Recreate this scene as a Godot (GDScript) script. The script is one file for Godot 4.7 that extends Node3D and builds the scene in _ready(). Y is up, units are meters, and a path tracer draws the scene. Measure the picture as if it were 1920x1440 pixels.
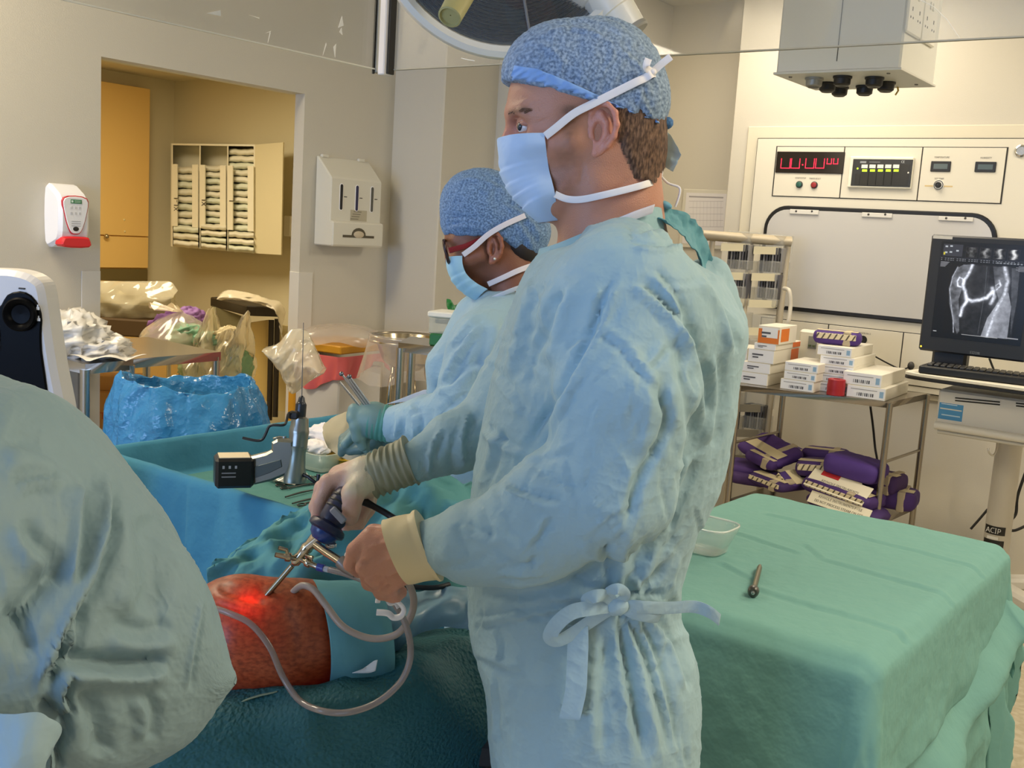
extends Node3D
# An operating theatre during a knee arthroscopy. Metres, y up; the left wall runs along z, the back wall along x.

const FOCAL := 1976.7                       # focal length in pixels of the 1920 x 1440 frame
const EYE := Vector3(0.0, 1.57, 0.0)
const CEIL := 2.975
var cam_basis := Basis(Vector3(0.79502, 0.062376, -0.603367), Vector3(-0.137485, 0.987342, -0.079084), Vector3(0.590797, 0.145827, 0.793532))
var mats := {}
var rng := RandomNumberGenerator.new()
var fabric_noise: Texture2D
var crumple: Texture2D
var weave: Texture2D

func _ready() -> void:
	rng.seed = 7
	var cam := Camera3D.new()
	cam.name = "camera"
	cam.fov = 40.0276
	cam.near = 0.05
	cam.far = 60.0
	add_child(cam)
	cam.transform = Transform3D(cam_basis.orthonormalized(), EYE)
	cam.current = true

	var env := Environment.new()
	env.background_mode = Environment.BG_COLOR
	env.background_color = Color(0.35, 0.4, 0.45)
	env.tonemap_mode = Environment.TONE_MAPPER_LINEAR
	env.tonemap_exposure = 1.06
	env.sdfgi_enabled = true
	env.ssao_enabled = true
	env.ssil_enabled = true
	var we := WorldEnvironment.new()
	we.name = "world_environment"
	we.environment = env
	add_child(we)

	# ceiling panels (warm white) and the daylit frosted window behind the camera (cool)
	ceiling_panel(Vector3(-3.2, CEIL, -0.75), Vector2(0.6, 1.2), "ffefd0", 5.0, "lit ceiling panel over the left wall")
	ceiling_panel(Vector3(0.9, CEIL, -1.6), Vector2(1.2, 0.6), "fff0d4", 4.4, "lit ceiling panel over the green draped table")
	ceiling_panel(Vector3(0.2, CEIL, -4.3), Vector2(1.2, 0.6), "fff2da", 4.6, "lit ceiling panel before the control panel wall")
	ceiling_panel(Vector3(-2.2, CEIL, -4.95), Vector2(1.2, 0.6), "fff2da", 2.4, "lit ceiling panel over the wire rack")
	ceiling_panel(Vector3(-4.3, CEIL, 2.7), Vector2(0.48, 0.85), "fff2da", 0.5, "lit ceiling panel in the far corner behind the camera", 14.0)
	ceiling_panel(Vector3(-5.3, 2.5, -3.2), Vector2(0.6, 1.2), "ffeecb", 4.0, "lit ceiling panel of the side room")
	daylight(Vector3(-1.5, 1.5, 3.2), Vector2(3.4, 1.5), "a6c8ff", 8.5)
	make_materials()
	build_room()
	build_ceiling_things()
	build_side_room()
	build_left_wall_things()
	build_panel_wall()
	build_trolley()
	build_monitor_stand()
	build_green_table()
	build_instrument_table()
	build_patient()
	build_surgeon()
	build_nurse()
	build_foreground()

func ceiling_panel(c: Vector3, s: Vector2, hex: String, energy: float, label: String, shine := 1.6) -> void:
	var t := thing("ceiling_light", label, "ceiling light", c)
	var f := MB.new()
	for k in [-1.0, 1.0]:
		f.cuboid(c + Vector3(k * (s.x / 2 + 0.012), -0.008, 0), Vector3(0.024, 0.016, s.y + 0.048), 0.003)
		f.cuboid(c + Vector3(0, -0.008, k * (s.y / 2 + 0.012)), Vector3(s.x, 0.016, 0.024), 0.003)
	part("frame", f, mat("e8e6e0", 0.5), t)
	var d := MB.new()
	d.cuboid(c + Vector3(0, -0.005, 0), Vector3(s.x, 0.006, s.y), 0.0)
	part("diffuser", d, glow(hex, shine), t)
	var l := AreaLight3D.new()
	l.name = "panel_light"
	l.area_size = s
	l.light_color = Color.html(hex)
	l.light_energy = energy
	l.shadow_enabled = true
	l.position = Vector3(0, -0.02, 0)
	l.rotation.x = -PI / 2
	t.add_child(l)

func daylight(c: Vector3, s: Vector2, hex: String, energy: float) -> void:
	var f := MB.new()
	for k in [-1.0, 1.0]:
		f.cuboid(c + Vector3(k * (s.x / 2 + 0.03), 0, 0), Vector3(0.06, s.y + 0.12, 0.1), 0.005)
		f.cuboid(c + Vector3(0, k * (s.y / 2 + 0.03), 0), Vector3(s.x, 0.06, 0.1), 0.005)
	f.cuboid(c, Vector3(0.05, s.y, 0.09), 0.004)
	var w := struct("window_1", f, mat("e4e4e0", 0.5))
	var p := MB.new()
	p.cuboid(c + Vector3(0, 0, 0.01), Vector3(s.x, s.y, 0.01), 0.0)
	part("frosted_pane", p, glow(hex, 1.5), w)
	var l := AreaLight3D.new()
	l.name = "window_light"
	l.area_size = s
	l.light_color = Color.html(hex)
	l.light_energy = energy
	l.shadow_enabled = true
	l.position = c + Vector3(0, 0, -0.06)
	w.add_child(l)

func make_materials() -> void:
	fabric_noise = noise_tex(0.02, 4, FastNoiseLite.FRACTAL_FBM, 512, 3)
	crumple = noise_tex(0.008, 4, FastNoiseLite.FRACTAL_RIDGED, 512, 5)
	weave = noise_tex(0.12, 2, FastNoiseLite.FRACTAL_FBM, 256, 9)

func build_room() -> void:
	var wall: StandardMaterial3D = mat("cfc9bb", 0.7)
	relief(wall, weave, 6.0, 0.03)
	var fl: StandardMaterial3D = mat("b9b09a", 0.35)
	fl.albedo_texture = noise_tex(0.05, 4, FastNoiseLite.FRACTAL_FBM, 512, 21, ramp([[0.3, "e8e4dc"], [0.7, "ffffff"]]))
	fl.uv1_triplanar = true
	struct("floor", MB.new().span(Vector3(-7.2, -0.1, -6.2), Vector3(2.5, 0, 3.5), 0.0), fl)
	struct("ceiling", MB.new().span(Vector3(-5.7, CEIL, -6.2), Vector3(2.5, CEIL + 0.1, 3.5), 0.0), mat("cdc8b8", 0.8))
	# left wall with the doorless opening into the side room
	var a := MB.new()
	var x0 := -3.722
	a.span(Vector3(x0, 0, -2.262), Vector3(-3.66, CEIL, 0.6), 0.0)
	a.span(Vector3(x0, 2.1, -3.25), Vector3(-3.66, CEIL, -2.262), 0.0)
	a.span(Vector3(x0, 0, -3.83), Vector3(-3.66, CEIL, -3.25), 0.0)
	struct("wall_left", a, wall)
	var c := MB.new()
	c.span(Vector3(-5.7, 0, 0.6), Vector3(-3.66, CEIL, 0.7), 0.0)
	c.span(Vector3(-5.7, 0, 0.7), Vector3(-5.6, CEIL, 3.4), 0.0)
	struct("wall_alcove", c, wall)
	# stepped pier in the corner and the partition behind it
	struct("wall_pier", MB.new().span(Vector3(-3.9, 0, -6.1), Vector3(-3.342, CEIL, -3.82), 0.006), wall)
	struct("wall_partition", MB.new().span(Vector3(-3.36, 0, -4.32), Vector3(-2.66, CEIL, -4.22), 0.006), wall)
	var b := MB.new()
	b.span(Vector3(-3.9, 0, -6.1), Vector3(-2.73, CEIL, -5.9), 0.0)
	b.span(Vector3(-2.73, 0, -6.1), Vector3(2.4, CEIL, -5.6), 0.004)
	struct("wall_back", b, wall)
	struct("wall_right", MB.new().span(Vector3(2.3, 0, -6.1), Vector3(2.4, CEIL, 3.4), 0.0), wall)
	var r := MB.new()
	r.span(Vector3(-5.7, 0, 3.2), Vector3(-3.23, CEIL, 3.4), 0.0)
	r.span(Vector3(0.23, 0, 3.2), Vector3(2.4, CEIL, 3.4), 0.0)
	r.span(Vector3(-3.23, 0, 3.2), Vector3(0.23, 0.72, 3.4), 0.0)
	r.span(Vector3(-3.23, 2.28, 3.2), Vector3(0.23, CEIL, 3.4), 0.0)
	struct("wall_rear", r, wall)
	# clear corner guards on both sides of the opening
	var g := mat("dcd7cc", 0.35)
	var q := MB.new()
	q.span(Vector3(-3.66, 0.1, -2.262), Vector3(-3.656, 1.313, -2.185), 0.001)
	q.span(Vector3(-3.66, 0.1, -3.33), Vector3(-3.656, 1.313, -3.25), 0.001)
	q.span(Vector3(-3.72, 0.1, -3.25), Vector3(-3.656, 1.313, -3.246), 0.001)
	struct("trim_1", q, g)


# ---------------------------------------------------------------- ceiling: canopy glass, lamp, pendant
func build_ceiling_things() -> void:
	var glass := clear("b7b5aa", 0.16, 0.02)
	var scrap := mat("f2efe6", 0.7)
	var lo := MB.new().span(Vector3(-2.259, 2.0, -2.27), Vector3(-2.251, CEIL, 1.0), 0.001)
	var pane := solo("glass_screen", "clear glass canopy screen above the side-room opening, speckled with white tape remnants", "glass screen", lo, glass)
	var edge := MB.new().span(Vector3(-2.2595, 2.0, -2.27), Vector3(-2.2505, 2.004, 1.0), 0.0005)
	part("edge_highlight", edge, mat("e9e4d4", 0.25), pane)  # pale strip colour stands in for the highlight along the pane's bottom edge
	for sc in [[387, 25, 413, 19, 414, 30], [634, 52, 641, 30, 644, 48], [636, 60, 640, 52, 642, 66], [497, 62, 508, 58, 507, 60], [502, 80, 506, 60, 507, 62], [605, 104, 611, 80, 612, 84], [625, 88, 630, 82, 628, 108], [466, 28, 486, 33, 486, 35]]:
		var m := MB.new()
		m.prism(PackedVector2Array([Vector2.ZERO, Vector2(1, 0), Vector2(0, 1)]), 0.0, Transform3D())
		m = MB.new()
		var p := [on_x(sc[0], sc[1], -2.2505), on_x(sc[2], sc[3], -2.2505), on_x(sc[4], sc[5], -2.2505)]
		var up := Vector3(0.001, 0, 0)
		m.tri(p[0] + up, p[1] + up, p[2] + up)
		m.tri(p[0], p[2], p[1])
		for k in 3: m.quad(p[k], p[(k + 1) % 3], p[(k + 1) % 3] + up, p[k] + up)
		part("tape_scrap", m, scrap, pane)
	var l2 := MB.new().span(Vector3(-2.2, 2.0, -2.294), Vector3(1.2, CEIL, -2.286), 0.001)
	var pane2 := solo("glass_screen", "clear glass canopy screen crossing in front of the ceiling pendant", "glass screen", l2, glass)
	part("edge_highlight", MB.new().span(Vector3(-2.2, 2.0, -2.2945), Vector3(1.2, 2.0035, -2.2855), 0.0005), mat("b0a893", 0.3), pane2)  # bottom-edge highlight of this pane, put in as a lighter strip
	for q in [[[865, 109, 877, 112, 890, 114], 0.0012], [[1726, 0, 1750, 12, 1775, 36, 1800, 72], 0.0007]]:
		var pp := PackedVector3Array()
		for i in range(0, q[0].size(), 2): pp.append(on_z(q[0][i], q[0][i + 1], -2.2845))
		part("scratch", MB.new().tube(pp, q[1], 5), scrap, pane2)
	# corner post of the canopy
	var post := thing("canopy_post", "white and grey metal corner post between the two glass canopy panes", "post", Vector3(-2.25, 2.0, -2.3))
	part("mullion", MB.new().span(Vector3(-2.262, 1.992, -2.296), Vector3(-2.236, CEIL, -2.262), 0.002), mat("a9a290", 0.5), post)
	part("cover_strip", MB.new().span(Vector3(-2.238, 1.985, -2.296), Vector3(-2.212, CEIL, -2.258), 0.003), mat("e8e2e0", 0.45), post)
	part("gasket", MB.new().span(Vector3(-2.212, 1.988, -2.293), Vector3(-2.203, CEIL, -2.268), 0.001), mat("2a2722", 0.7), post)
	part("gasket", MB.new().span(Vector3(-2.257, 1.988, -2.262), Vector3(-2.251, CEIL, -2.255), 0.001), mat("2a2722", 0.7), post)
	build_lamp()
	build_pendant()

func build_lamp() -> void:
	var c := at(955, -163, 2.0)
	var n := (EYE - c).normalized()
	var b := facing(n)
	var t := thing("surgical_lamp", "large round operating lamp with ringed grille, hanging over the surgeon's head", "surgical lamp", c)
	var x := Transform3D(Basis(b.x, b.z, -b.y), c)      # lathe axis along the normal
	var R := 0.269
	part("rim", MB.new().lathe([Vector2(R - 0.026, -0.02), Vector2(R - 0.012, -0.045), Vector2(R - 0.002, -0.03), Vector2(R, 0.0), Vector2(R - 0.006, 0.012), Vector2(R - 0.018, 0.016), Vector2(R - 0.028, 0.006), Vector2(R - 0.028, -0.02)], x, 72), mat("d9d8d0", 0.3), t)
	part("housing", MB.new().lathe([Vector2(0.001, -0.112), Vector2(0.12, -0.108), Vector2(0.207, -0.082), Vector2(R - 0.01, -0.04)], x, 48), mat("d5d4cc", 0.35), t)
	part("reflector", MB.new().lathe([Vector2(R - 0.024, -0.012), Vector2(0.19, -0.047), Vector2(0.086, -0.073), Vector2(0.001, -0.078)], x, 48), mat("6f7884", 0.22, 0.85), t)
	var rings := MB.new()
	for k in 27:
		var r := 0.065 + k * 0.0067
		rings.lathe([Vector2(r, -0.032), Vector2(r + 0.0022, -0.024), Vector2(r + 0.0007, -0.014), Vector2(r - 0.0012, -0.024), Vector2(r, -0.032)], x, 60)
	var g := part("louver_rings", rings, mat("4b515b", 0.3, 0.6), t)
	g.set_meta("kind", "stuff")
	for k in 8:
		var a := TAU * k / 8.0 + 0.25
		var d := b.x * cos(a) + b.y * sin(a)
		part("spoke", MB.new().rod(c + d * 0.06 - n * 0.012, c + d * (R - 0.03) - n * 0.01, 0.0032, 8), mat("7b818a", 0.35, 0.5), t)
	part("front_glass", MB.new().lathe([Vector2(R - 0.027, 0.0), Vector2(0.13, 0.006), Vector2(0.001, 0.008)], x, 48), clear("aab4bd", 0.12, 0.03), t)
	# sterile handle
	var h0 := c + n * 0.02 + b.x * -0.015 + b.y * -0.02
	var h1 := at(843, 32, 1.83)
	part("hub", MB.new().rod(c - n * 0.03, c + n * 0.043, 0.043, 24), mat("55585a", 0.4), t)
	var hd := (h1 - h0).normalized()
	var hx := Transform3D(along(hd), h0)
	var L := (h1 - h0).length()
	part("sterile_handle", MB.new().lathe([Vector2(0.001, 0), Vector2(0.029, 0.0), Vector2(0.026, 0.05), Vector2(0.024, L * 0.6), Vector2(0.021, L - 0.01), Vector2(0.021, L), Vector2(0.018, L + 0.001), Vector2(0.0165, L - 0.004), Vector2(0.001, L - 0.005)], hx, 28), mat("a59f6c", 0.5), t)
	# swivel arm behind the rim, then up to the ceiling
	var a0 := at(1060, -110, 2.09)
	var a1 := at(1187, 66, 2.09)
	var ax := Transform3D(along(a1 - a0), a0)
	var al := (a1 - a0).length()
	part("swivel_joint", MB.new().lathe([Vector2(0.001, 0), Vector2(0.078, 0.0), Vector2(0.074, al * 0.35), Vector2(0.052, al * 0.55), Vector2(0.047, al * 0.56), Vector2(0.043, al * 0.75), Vector2(0.04, al * 0.76), Vector2(0.035, al - 0.012), Vector2(0.001, al - 0.011)], ax, 32), mat("dcdad0", 0.35), t)
	part("end_cap", MB.new().lathe([Vector2(0.001, al - 0.012), Vector2(0.036, al - 0.012), Vector2(0.038, al - 0.004), Vector2(0.035, al), Vector2(0.001, al)], ax, 32), mat("8c8a82", 0.4), t)
	part("suspension_arm", MB.new().tube(spline(PackedVector3Array([a0, a0 + Vector3(-0.05, 0.25, -0.1), Vector3(a0.x - 0.1, CEIL, a0.z - 0.15)]), 6), 0.035, 16), mat("dcdad0", 0.35), t)

func build_pendant() -> void:
	var lo := Vector3(-1.43, 2.1, -3.54)
	var hi := Vector3(-1.045, CEIL, -3.2)
	var t := thing("ceiling_pendant", "white boxy service pendant hung from the ceiling, black gas outlets underneath", "pendant", Vector3(-1.237, 2.1, -3.37))
	var w: StandardMaterial3D = mat("dcdbd2", 0.4)
	part("housing", MB.new().span(lo, hi, 0.006), w, t)
	part("base_plate", MB.new().span(lo + Vector3(-0.006, -0.003, -0.006), Vector3(hi.x + 0.006, lo.y + 0.004, hi.z + 0.006), 0.001), mat("d4d2c8", 0.45), t)
	part("panel_seam", MB.new().span(Vector3(-1.238, 2.13, -3.2), Vector3(-1.236, CEIL, -3.1985), 0.0002), mat("3c3a35", 0.6), t)
	# two double wall sockets on the end
	for k in 2:
		var z := -3.262 - k * 0.1435
		var s := part("socket_plate", MB.new().span(Vector3(-1.045, 2.205, z - 0.07), Vector3(-1.036, 2.355, z + 0.068), 0.004), mat("e9e6da", 0.35), t)
		for u in [-0.034, 0.034]:
			for q in [Vector3(0, 0.012, 0.0), Vector3(0, -0.012, 0.011), Vector3(0, -0.012, -0.011)]:
				part("socket_hole", MB.new().cuboid(Vector3(-1.0358, 2.262, z + u) + q, Vector3(0.001, 0.011 if q.y > 0 else 0.006, 0.005), 0.0), mat("3a352e", 0.7), s)
			part("rocker_switch", MB.new().cuboid(Vector3(-1.035, 2.315, z + u * 0.35), Vector3(0.006, 0.022, 0.014), 0.002), mat("f2efe4", 0.3), s)
	for p in [[1580, 143, 0], [1552, 155, 0], [1575, 163, 0], [1640, 145, 0], [1662, 154, 0], [1622, 161, 0], [1527, 146, 1]]:
		var c := on_y(p[0], p[1], 2.097)
		var x := Transform3D(Basis(Vector3(1, 0, 0), Vector3(0, -1, 0), Vector3(0, 0, -1)), c)
		var m: Material = mat("1b1a19", 0.45) if p[2] == 0 else mat("9a988f", 0.35, 0.3)
		var g := part("gas_outlet", MB.new().lathe([Vector2(0.029, 0), Vector2(0.029, 0.006), Vector2(0.026, 0.008), Vector2(0.025, 0.024), Vector2(0.02, 0.028), Vector2(0.012, 0.028), Vector2(0.01, 0.012), Vector2(0.001, 0.012)], x, 24), m, t)
		part("outlet_ring", MB.new().lathe([Vector2(0.0195, 0.0285), Vector2(0.0165, 0.031), Vector2(0.0135, 0.0285)], x, 20), mat("77756e", 0.35, 0.4), g)
	for p in [[1482, 144], [1541, 164], [1666, 137], [1718, 158]]:
		var c := on_y(p[0], p[1], 2.097)
		part("screw", MB.new().lathe([Vector2(0.006, 0), Vector2(0.005, 0.003), Vector2(0.001, 0.0035)], Transform3D(Basis(Vector3(1, 0, 0), Vector3(0, -1, 0), Vector3(0, 0, -1)), c), 12), mat("6b675e", 0.4, 0.5), t)
	var e := on_y(1683, 163, 2.097)
	part("cable_tie", MB.new().tube(PackedVector3Array([e, e + Vector3(0.004, -0.012, 0.002), e + Vector3(-0.003, -0.026, 0.004)]), 0.003, 6), mat("c9a648", 0.5), t)

# ---------------------------------------------------------------- crumpled plastic
func crumpled(c: Vector3, r: Vector3, sd: int, amp := 0.12, freq := 5.0, rings := 22, sides := 34, b := Basis(), squash := 1.0) -> MB:
	var n := FastNoiseLite.new()
	n.seed = sd
	n.frequency = 1.0
	n.noise_type = FastNoiseLite.TYPE_SIMPLEX
	n.fractal_type = FastNoiseLite.FRACTAL_RIDGED
	n.fractal_octaves = 3
	var mb := MB.new().ball(c, r, b, rings, sides)
	for i in mb.v.size():
		var d := (mb.v[i] - c)
		var q := b.transposed() * d / r
		var k := n.get_noise_3dv(q * freq * 0.2)
		mb.v[i] = c + d * (1.0 + amp * k)
	return mb

# a film laid over a height outline: columns along x, from a top line to a bottom line, crinkled
func film(top: PackedVector3Array, bottom: PackedVector3Array, rows: int, sd: int, amp: float, out: Vector3, th := 0.0015, freq := 9.0, belly := 0.0) -> MB:
	var n := FastNoiseLite.new()
	n.seed = sd
	n.frequency = freq
	n.noise_type = FastNoiseLite.TYPE_SIMPLEX
	n.fractal_type = FastNoiseLite.FRACTAL_RIDGED
	n.fractal_octaves = 3
	var cols := top.size() - 1
	return MB.new().sheet(cols, rows, func(u: float, v: float) -> Vector3:
		var i := clampi(roundi(u * cols), 0, cols)
		var p := bottom[i].lerp(top[i], v)
		return p + out * (amp * n.get_noise_3dv(p) + belly * sin(PI * v)), th)

# ---------------------------------------------------------------- the side room seen through the opening
func build_side_room() -> void:
	var cream: StandardMaterial3D = mat("d9cfae", 0.75)
	struct("wall_side_far", MB.new().span(Vector3(-7.2, 0, -5.05), Vector3(-7.0, 2.6, -1.4), 0.0), cream)
	struct("wall_side_right", MB.new().span(Vector3(-7.0, 0, -5.05), Vector3(-3.9, 2.6, -4.93), 0.0), cream)
	struct("wall_side_left", MB.new().span(Vector3(-7.0, 0, -1.5), Vector3(-3.722, 2.6, -1.4), 0.0), cream)
	struct("wall_side_head", MB.new().span(Vector3(-3.76, 2.1, -3.3), Vector3(-3.722, 2.6, -2.2), 0.0), cream)
	struct("ceiling_side", MB.new().span(Vector3(-7.2, 2.5, -5.05), Vector3(-3.722, 2.6, -1.4), 0.0), cream)
	# tall yellow cupboard set against the far wall
	var cz0 := on_x(281, 300, -6.9).z
	var top := on_x(250, 162, -6.9).y
	var mid := on_x(240, 443, -6.9).y
	var low := on_x(240, 502, -6.9).y
	var yel: StandardMaterial3D = mat("f1c878", 0.5)
	var t := thing("cupboard", "tall yellow cupboard with a small round knob in the side room", "cupboard", Vector3(-6.95, 0, cz0 + 0.6))
	part("body", MB.new().span(Vector3(-6.998, 0, cz0), Vector3(-6.92, top, cz0 + 1.3), 0.002), mat("e6bd6c", 0.6), t)
	var up := part("door", MB.new().span(Vector3(-6.92, mid + 0.004, cz0 + 0.004), Vector3(-6.9, top, cz0 + 1.28), 0.002), yel, t)
	part("door", MB.new().span(Vector3(-6.92, low, cz0 + 0.004), Vector3(-6.9, mid - 0.004, cz0 + 1.28), 0.002), yel, t)
	part("plinth_panel", MB.new().span(Vector3(-6.92, 0.1, cz0 - 0.25), Vector3(-6.86, on_x(240, 612, -6.86).y, cz0 + 1.28), 0.002), yel, t)
	part("worktop_recess", MB.new().span(Vector3(-6.94, on_x(240, 612, -6.86).y, cz0 + 0.004), Vector3(-6.905, low - 0.01, cz0 + 1.28), 0.0), mat("6b5c33", 0.6), t)
	var kc := on_x(198, 443, -6.89)
	part("knob", MB.new().ball(kc + Vector3(0.012, 0, 0), Vector3(0.018, 0.018, 0.018), Basis(), 8, 14), mat("b9a98a", 0.25, 0.9), up)
	for p in [[233, 412], [234, 434]]:
		part("screw_cap", MB.new().ball(on_x(p[0], p[1], -6.899), Vector3(0.006, 0.008, 0.008), Basis(), 6, 10), mat("f2dfa4", 0.4), up)
	build_gown_shelf()
	# stainless trolley wrapped in clear film, with a carton under it
	var d := 6.6
	var tr := thing("wrapped_trolley", "stainless tray trolley under a clear plastic cover before the yellow cupboard", "trolley", at(240, 770, d))
	var prof := PackedVector3Array()
	var botp := PackedVector3Array()
	for i in 25:
		var px := 120.0 + 214.0 * i / 24.0
		var rnd := sqrt(maxf(0.0, 1.0 - pow(maxf(0.0, (px - 314.0) / 21.0), 2.0)))
		prof.append(at(px, 553 - 26 * rnd, d))
		botp.append(at(px, 556 + 40 * rnd, d))
	var fwd := (cam_basis * Vector3(0, 0, 1))
	fwd.y = 0
	fwd = fwd.normalized()
	part("tray", MB.new().cuboid(at(222, 558, d + 0.12), Vector3(0.7, 0.2, 0.22), 0.07, facing(fwd)), mat("d8cfae", 0.18, 0.85), tr)
	var shroud := clear("f0e8cf", 0.3, 0.12)
	part("plastic_cover", film(prof, botp, 12, 4, 0.035, fwd, 0.002, 6.0, 0.06), shroud, tr)
	part("undershelf", MB.new().cuboid(at(225, 609, d + 0.1), Vector3(0.75, 0.11, 0.3), 0.01, facing(fwd)), mat("4f3a1c", 0.7), tr)
	for px in [150, 318]:
		part("leg", MB.new().rod(at(px, 590, d + 0.15), Vector3(at(px, 590, d + 0.15).x, 0, at(px, 590, d + 0.15).z), 0.014), mat("c9c4b4", 0.25, 0.9), tr)
	# cartons on the floor
	var kraft: StandardMaterial3D = mat("b08550", 0.8)
	var cb := facing(Vector3(0.75, 0, 0.66))
	for q in [[222, 792, 0.3, 0.3, 0.36, "brown cardboard carton with red print, on the side-room floor"], [300, 775, 0.26, 0.24, 0.26, "smaller brown carton behind the stainless table's rear leg"], [262, 0, 0.3, 0.1, 0.2, "flat brown carton lying on top of the printed carton"]]:
		var fl0 := on_y(q[0], q[1], 0.0) if q[1] > 0 else on_y(228, 792, 0.0) + Vector3(0, 0.3, 0)
		fl0 += (EYE - fl0) * Vector3(1, 0, 1) * 0.04
		var c := fl0 + Vector3(0, q[3] * 0.5, 0)
		var bx := thing("cardboard_box", q[5], "box", c - Vector3(0, q[3] * 0.5, 0), "cartons in the side room")
		part("carton", MB.new().cuboid(c, Vector3(q[2], q[3], q[4]), 0.003, cb), kraft, bx)
		part("tape", MB.new().cuboid(c + Vector3(0, q[3] * 0.5, 0), Vector3(0.05, 0.002, q[4] + 0.002), 0.0, cb), mat("c9a774", 0.4), bx)
		if q[0] == 222:
			lettering("XTTC", 0.045, mat("a4452a", 0.8), bx, c + cb * Vector3(-0.09, -0.01, 0.181), cb)
			part("base_tray", MB.new().cuboid(c - Vector3(0, q[3] * 0.5 - 0.01, 0), Vector3(q[2] + 0.01, 0.02, q[4] + 0.01), 0.003, cb), mat("26211b", 0.7), bx)
	# tied waste sack with purple and green drapes inside
	var sack := thing("waste_sack", "tied clear waste sack stuffed with purple and green wraps", "sack", at(335, 720, 5.6))
	part("purple_wrap", crumpled(at(325, 622, 5.6), Vector3(0.125, 0.095, 0.1), 11, 0.35, 7.0), mat("8d5fa8", 0.7), sack)
	part("purple_wrap", crumpled(at(356, 600, 5.62), Vector3(0.085, 0.06, 0.08), 14, 0.35, 7.0), mat("9468ae", 0.7), sack)
	part("green_wrap", crumpled(at(350, 630, 5.5), Vector3(0.09, 0.06, 0.09), 12, 0.35, 7.0), mat("7fae92", 0.7), sack)
	var neck := at(341, 585, 5.55)
	var film_m := clear("fff6e2", 0.3, 0.12)
	var rings := []
	var nz := FastNoiseLite.new()
	nz.frequency = 0.6
	for i in 14:
		var v := i / 13.0
		var ring := PackedVector3Array()
		var cc := at(335, 655, 5.55).lerp(neck, v)
		var rad := 0.2 * pow(cos(v * PI * 0.5), 0.7) + 0.012
		for k in 40:
			var a := TAU * k / 40.0
			var pl := 1.0 + 0.1 * sin(a * 13.0 + v) * v + 0.12 * nz.get_noise_3d(cos(a) * 3.0, v * 4.0, sin(a) * 3.0)
			ring.append(cc + Vector3(cos(a), 0, -sin(a)) * rad * pl)
		rings.append(ring)
	part("clear_film", MB.new().loft(rings, true, false, false), film_m, sack)
	var tuft := []
	for i in 6:
		var v := i / 5.0
		var ring := PackedVector3Array()
		for k in 24:
			var a := TAU * k / 24.0
			ring.append(neck + Vector3(cos(a) * (0.012 + 0.09 * v), 0.03 * v + 0.02 * sin(a * 5.0) * v, -sin(a) * (0.012 + 0.04 * v)) - cam_basis.x * 0.1 * v)
		tuft.append(ring)
	part("knot_tuft", MB.new().loft(tuft, true, false, false), clear("fff2d8", 0.55, 0.2), sack)
	# open clear sack on a frame: two peaks, green wraps inside
	var sk := thing("open_sack", "open clear plastic sack with two upright peaks and green wraps inside", "sack", at(420, 800, 5.3))
	var topl := PackedVector3Array()
	var botl := PackedVector3Array()
	var outline := xy([346, 655, 358, 650, 375, 620, 396, 577, 402, 600, 405, 645, 415, 625, 430, 618, 440, 622, 450, 605, 463, 583, 464, 600, 463, 640, 461, 655])
	for i in outline.size():
		topl.append(at(outline[i].x, outline[i].y, 5.3 + 0.12 * sin(i * 0.5)))
		botl.append(at(352 + 108.0 * i / (outline.size() - 1), 735, 5.3))
	var t2 := spline(topl, 4)
	var b2 := spline(botl, 4)
	part("sack_film", film(t2, b2, 18, 31, 0.06, fwd, 0.003, 7.0, 0.05), clear("fff3d6", 0.34, 0.12), sk)
	part("sack_film", film(t2, b2, 18, 37, 0.07, -fwd, 0.003, 6.0, 0.18), clear("fff3d6", 0.4, 0.15), sk)
	for q in [[395, 640, 5.42, 0.085, 0.045, "8bb59b"], [445, 685, 5.42, 0.06, 0.09, "86b08f"], [365, 690, 5.42, 0.07, 0.08, "a3b48a"], [410, 690, 5.45, 0.06, 0.1, "e2d2a0"], [428, 632, 5.42, 0.05, 0.05, "efe0b8"]]:
		part("crumpled_wrap", crumpled(at(q[0], q[1], q[2]), Vector3(q[3], q[4], 0.08), int(q[0]), 0.3, 7.0), mat(q[5], 0.7), sk)
	for px in [365, 455]:
		var g0 := at(px, 700, 5.42)
		part("stand_leg", MB.new().rod(Vector3(g0.x, 0.0, g0.z), g0, 0.012), mat("c9c4b4", 0.25, 0.9), sk)
	# black-framed cabinet with a film-covered top
	var cab := thing("frame_cabinet", "black framed waste cabinet with a pale yellow front panel in the side room", "cabinet", at(470, 788, 6.4))
	var bl: StandardMaterial3D = mat("2c2418", 0.5)
	var d2 := 6.4
	var bb := facing(Vector3(0.35, 0, 0.94))
	part("top_frame", MB.new().prism(polyloop(PackedVector3Array([at(395, 565, d2 + 0.35), at(430, 562, d2 + 0.5), at(527, 577, d2 + 0.1), at(522, 600, d2 - 0.05), at(480, 590, d2 - 0.1), at(462, 596, d2 - 0.1)])), 0.06, Transform3D(Basis(Vector3.RIGHT, Vector3.BACK, Vector3.DOWN), Vector3(0, at(462, 570, d2).y, 0)), 0.006), bl, cab)
	part("side_panel", MB.new().loft([PackedVector3Array([at(397, 573, d2 + 0.3), at(470, 598, d2), at(470, 640, d2), at(400, 625, d2 + 0.3)]), PackedVector3Array([at(397, 573, d2 + 0.34), at(470, 598, d2 + 0.04), at(470, 640, d2 + 0.04), at(400, 625, d2 + 0.34)])]), mat("6f6748", 0.6), cab)
	var pn := [at(463, 606, d2), at(503, 600, d2 + 0.02), at(500, 752, d2 + 0.02), at(464, 742, d2)]
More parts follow.
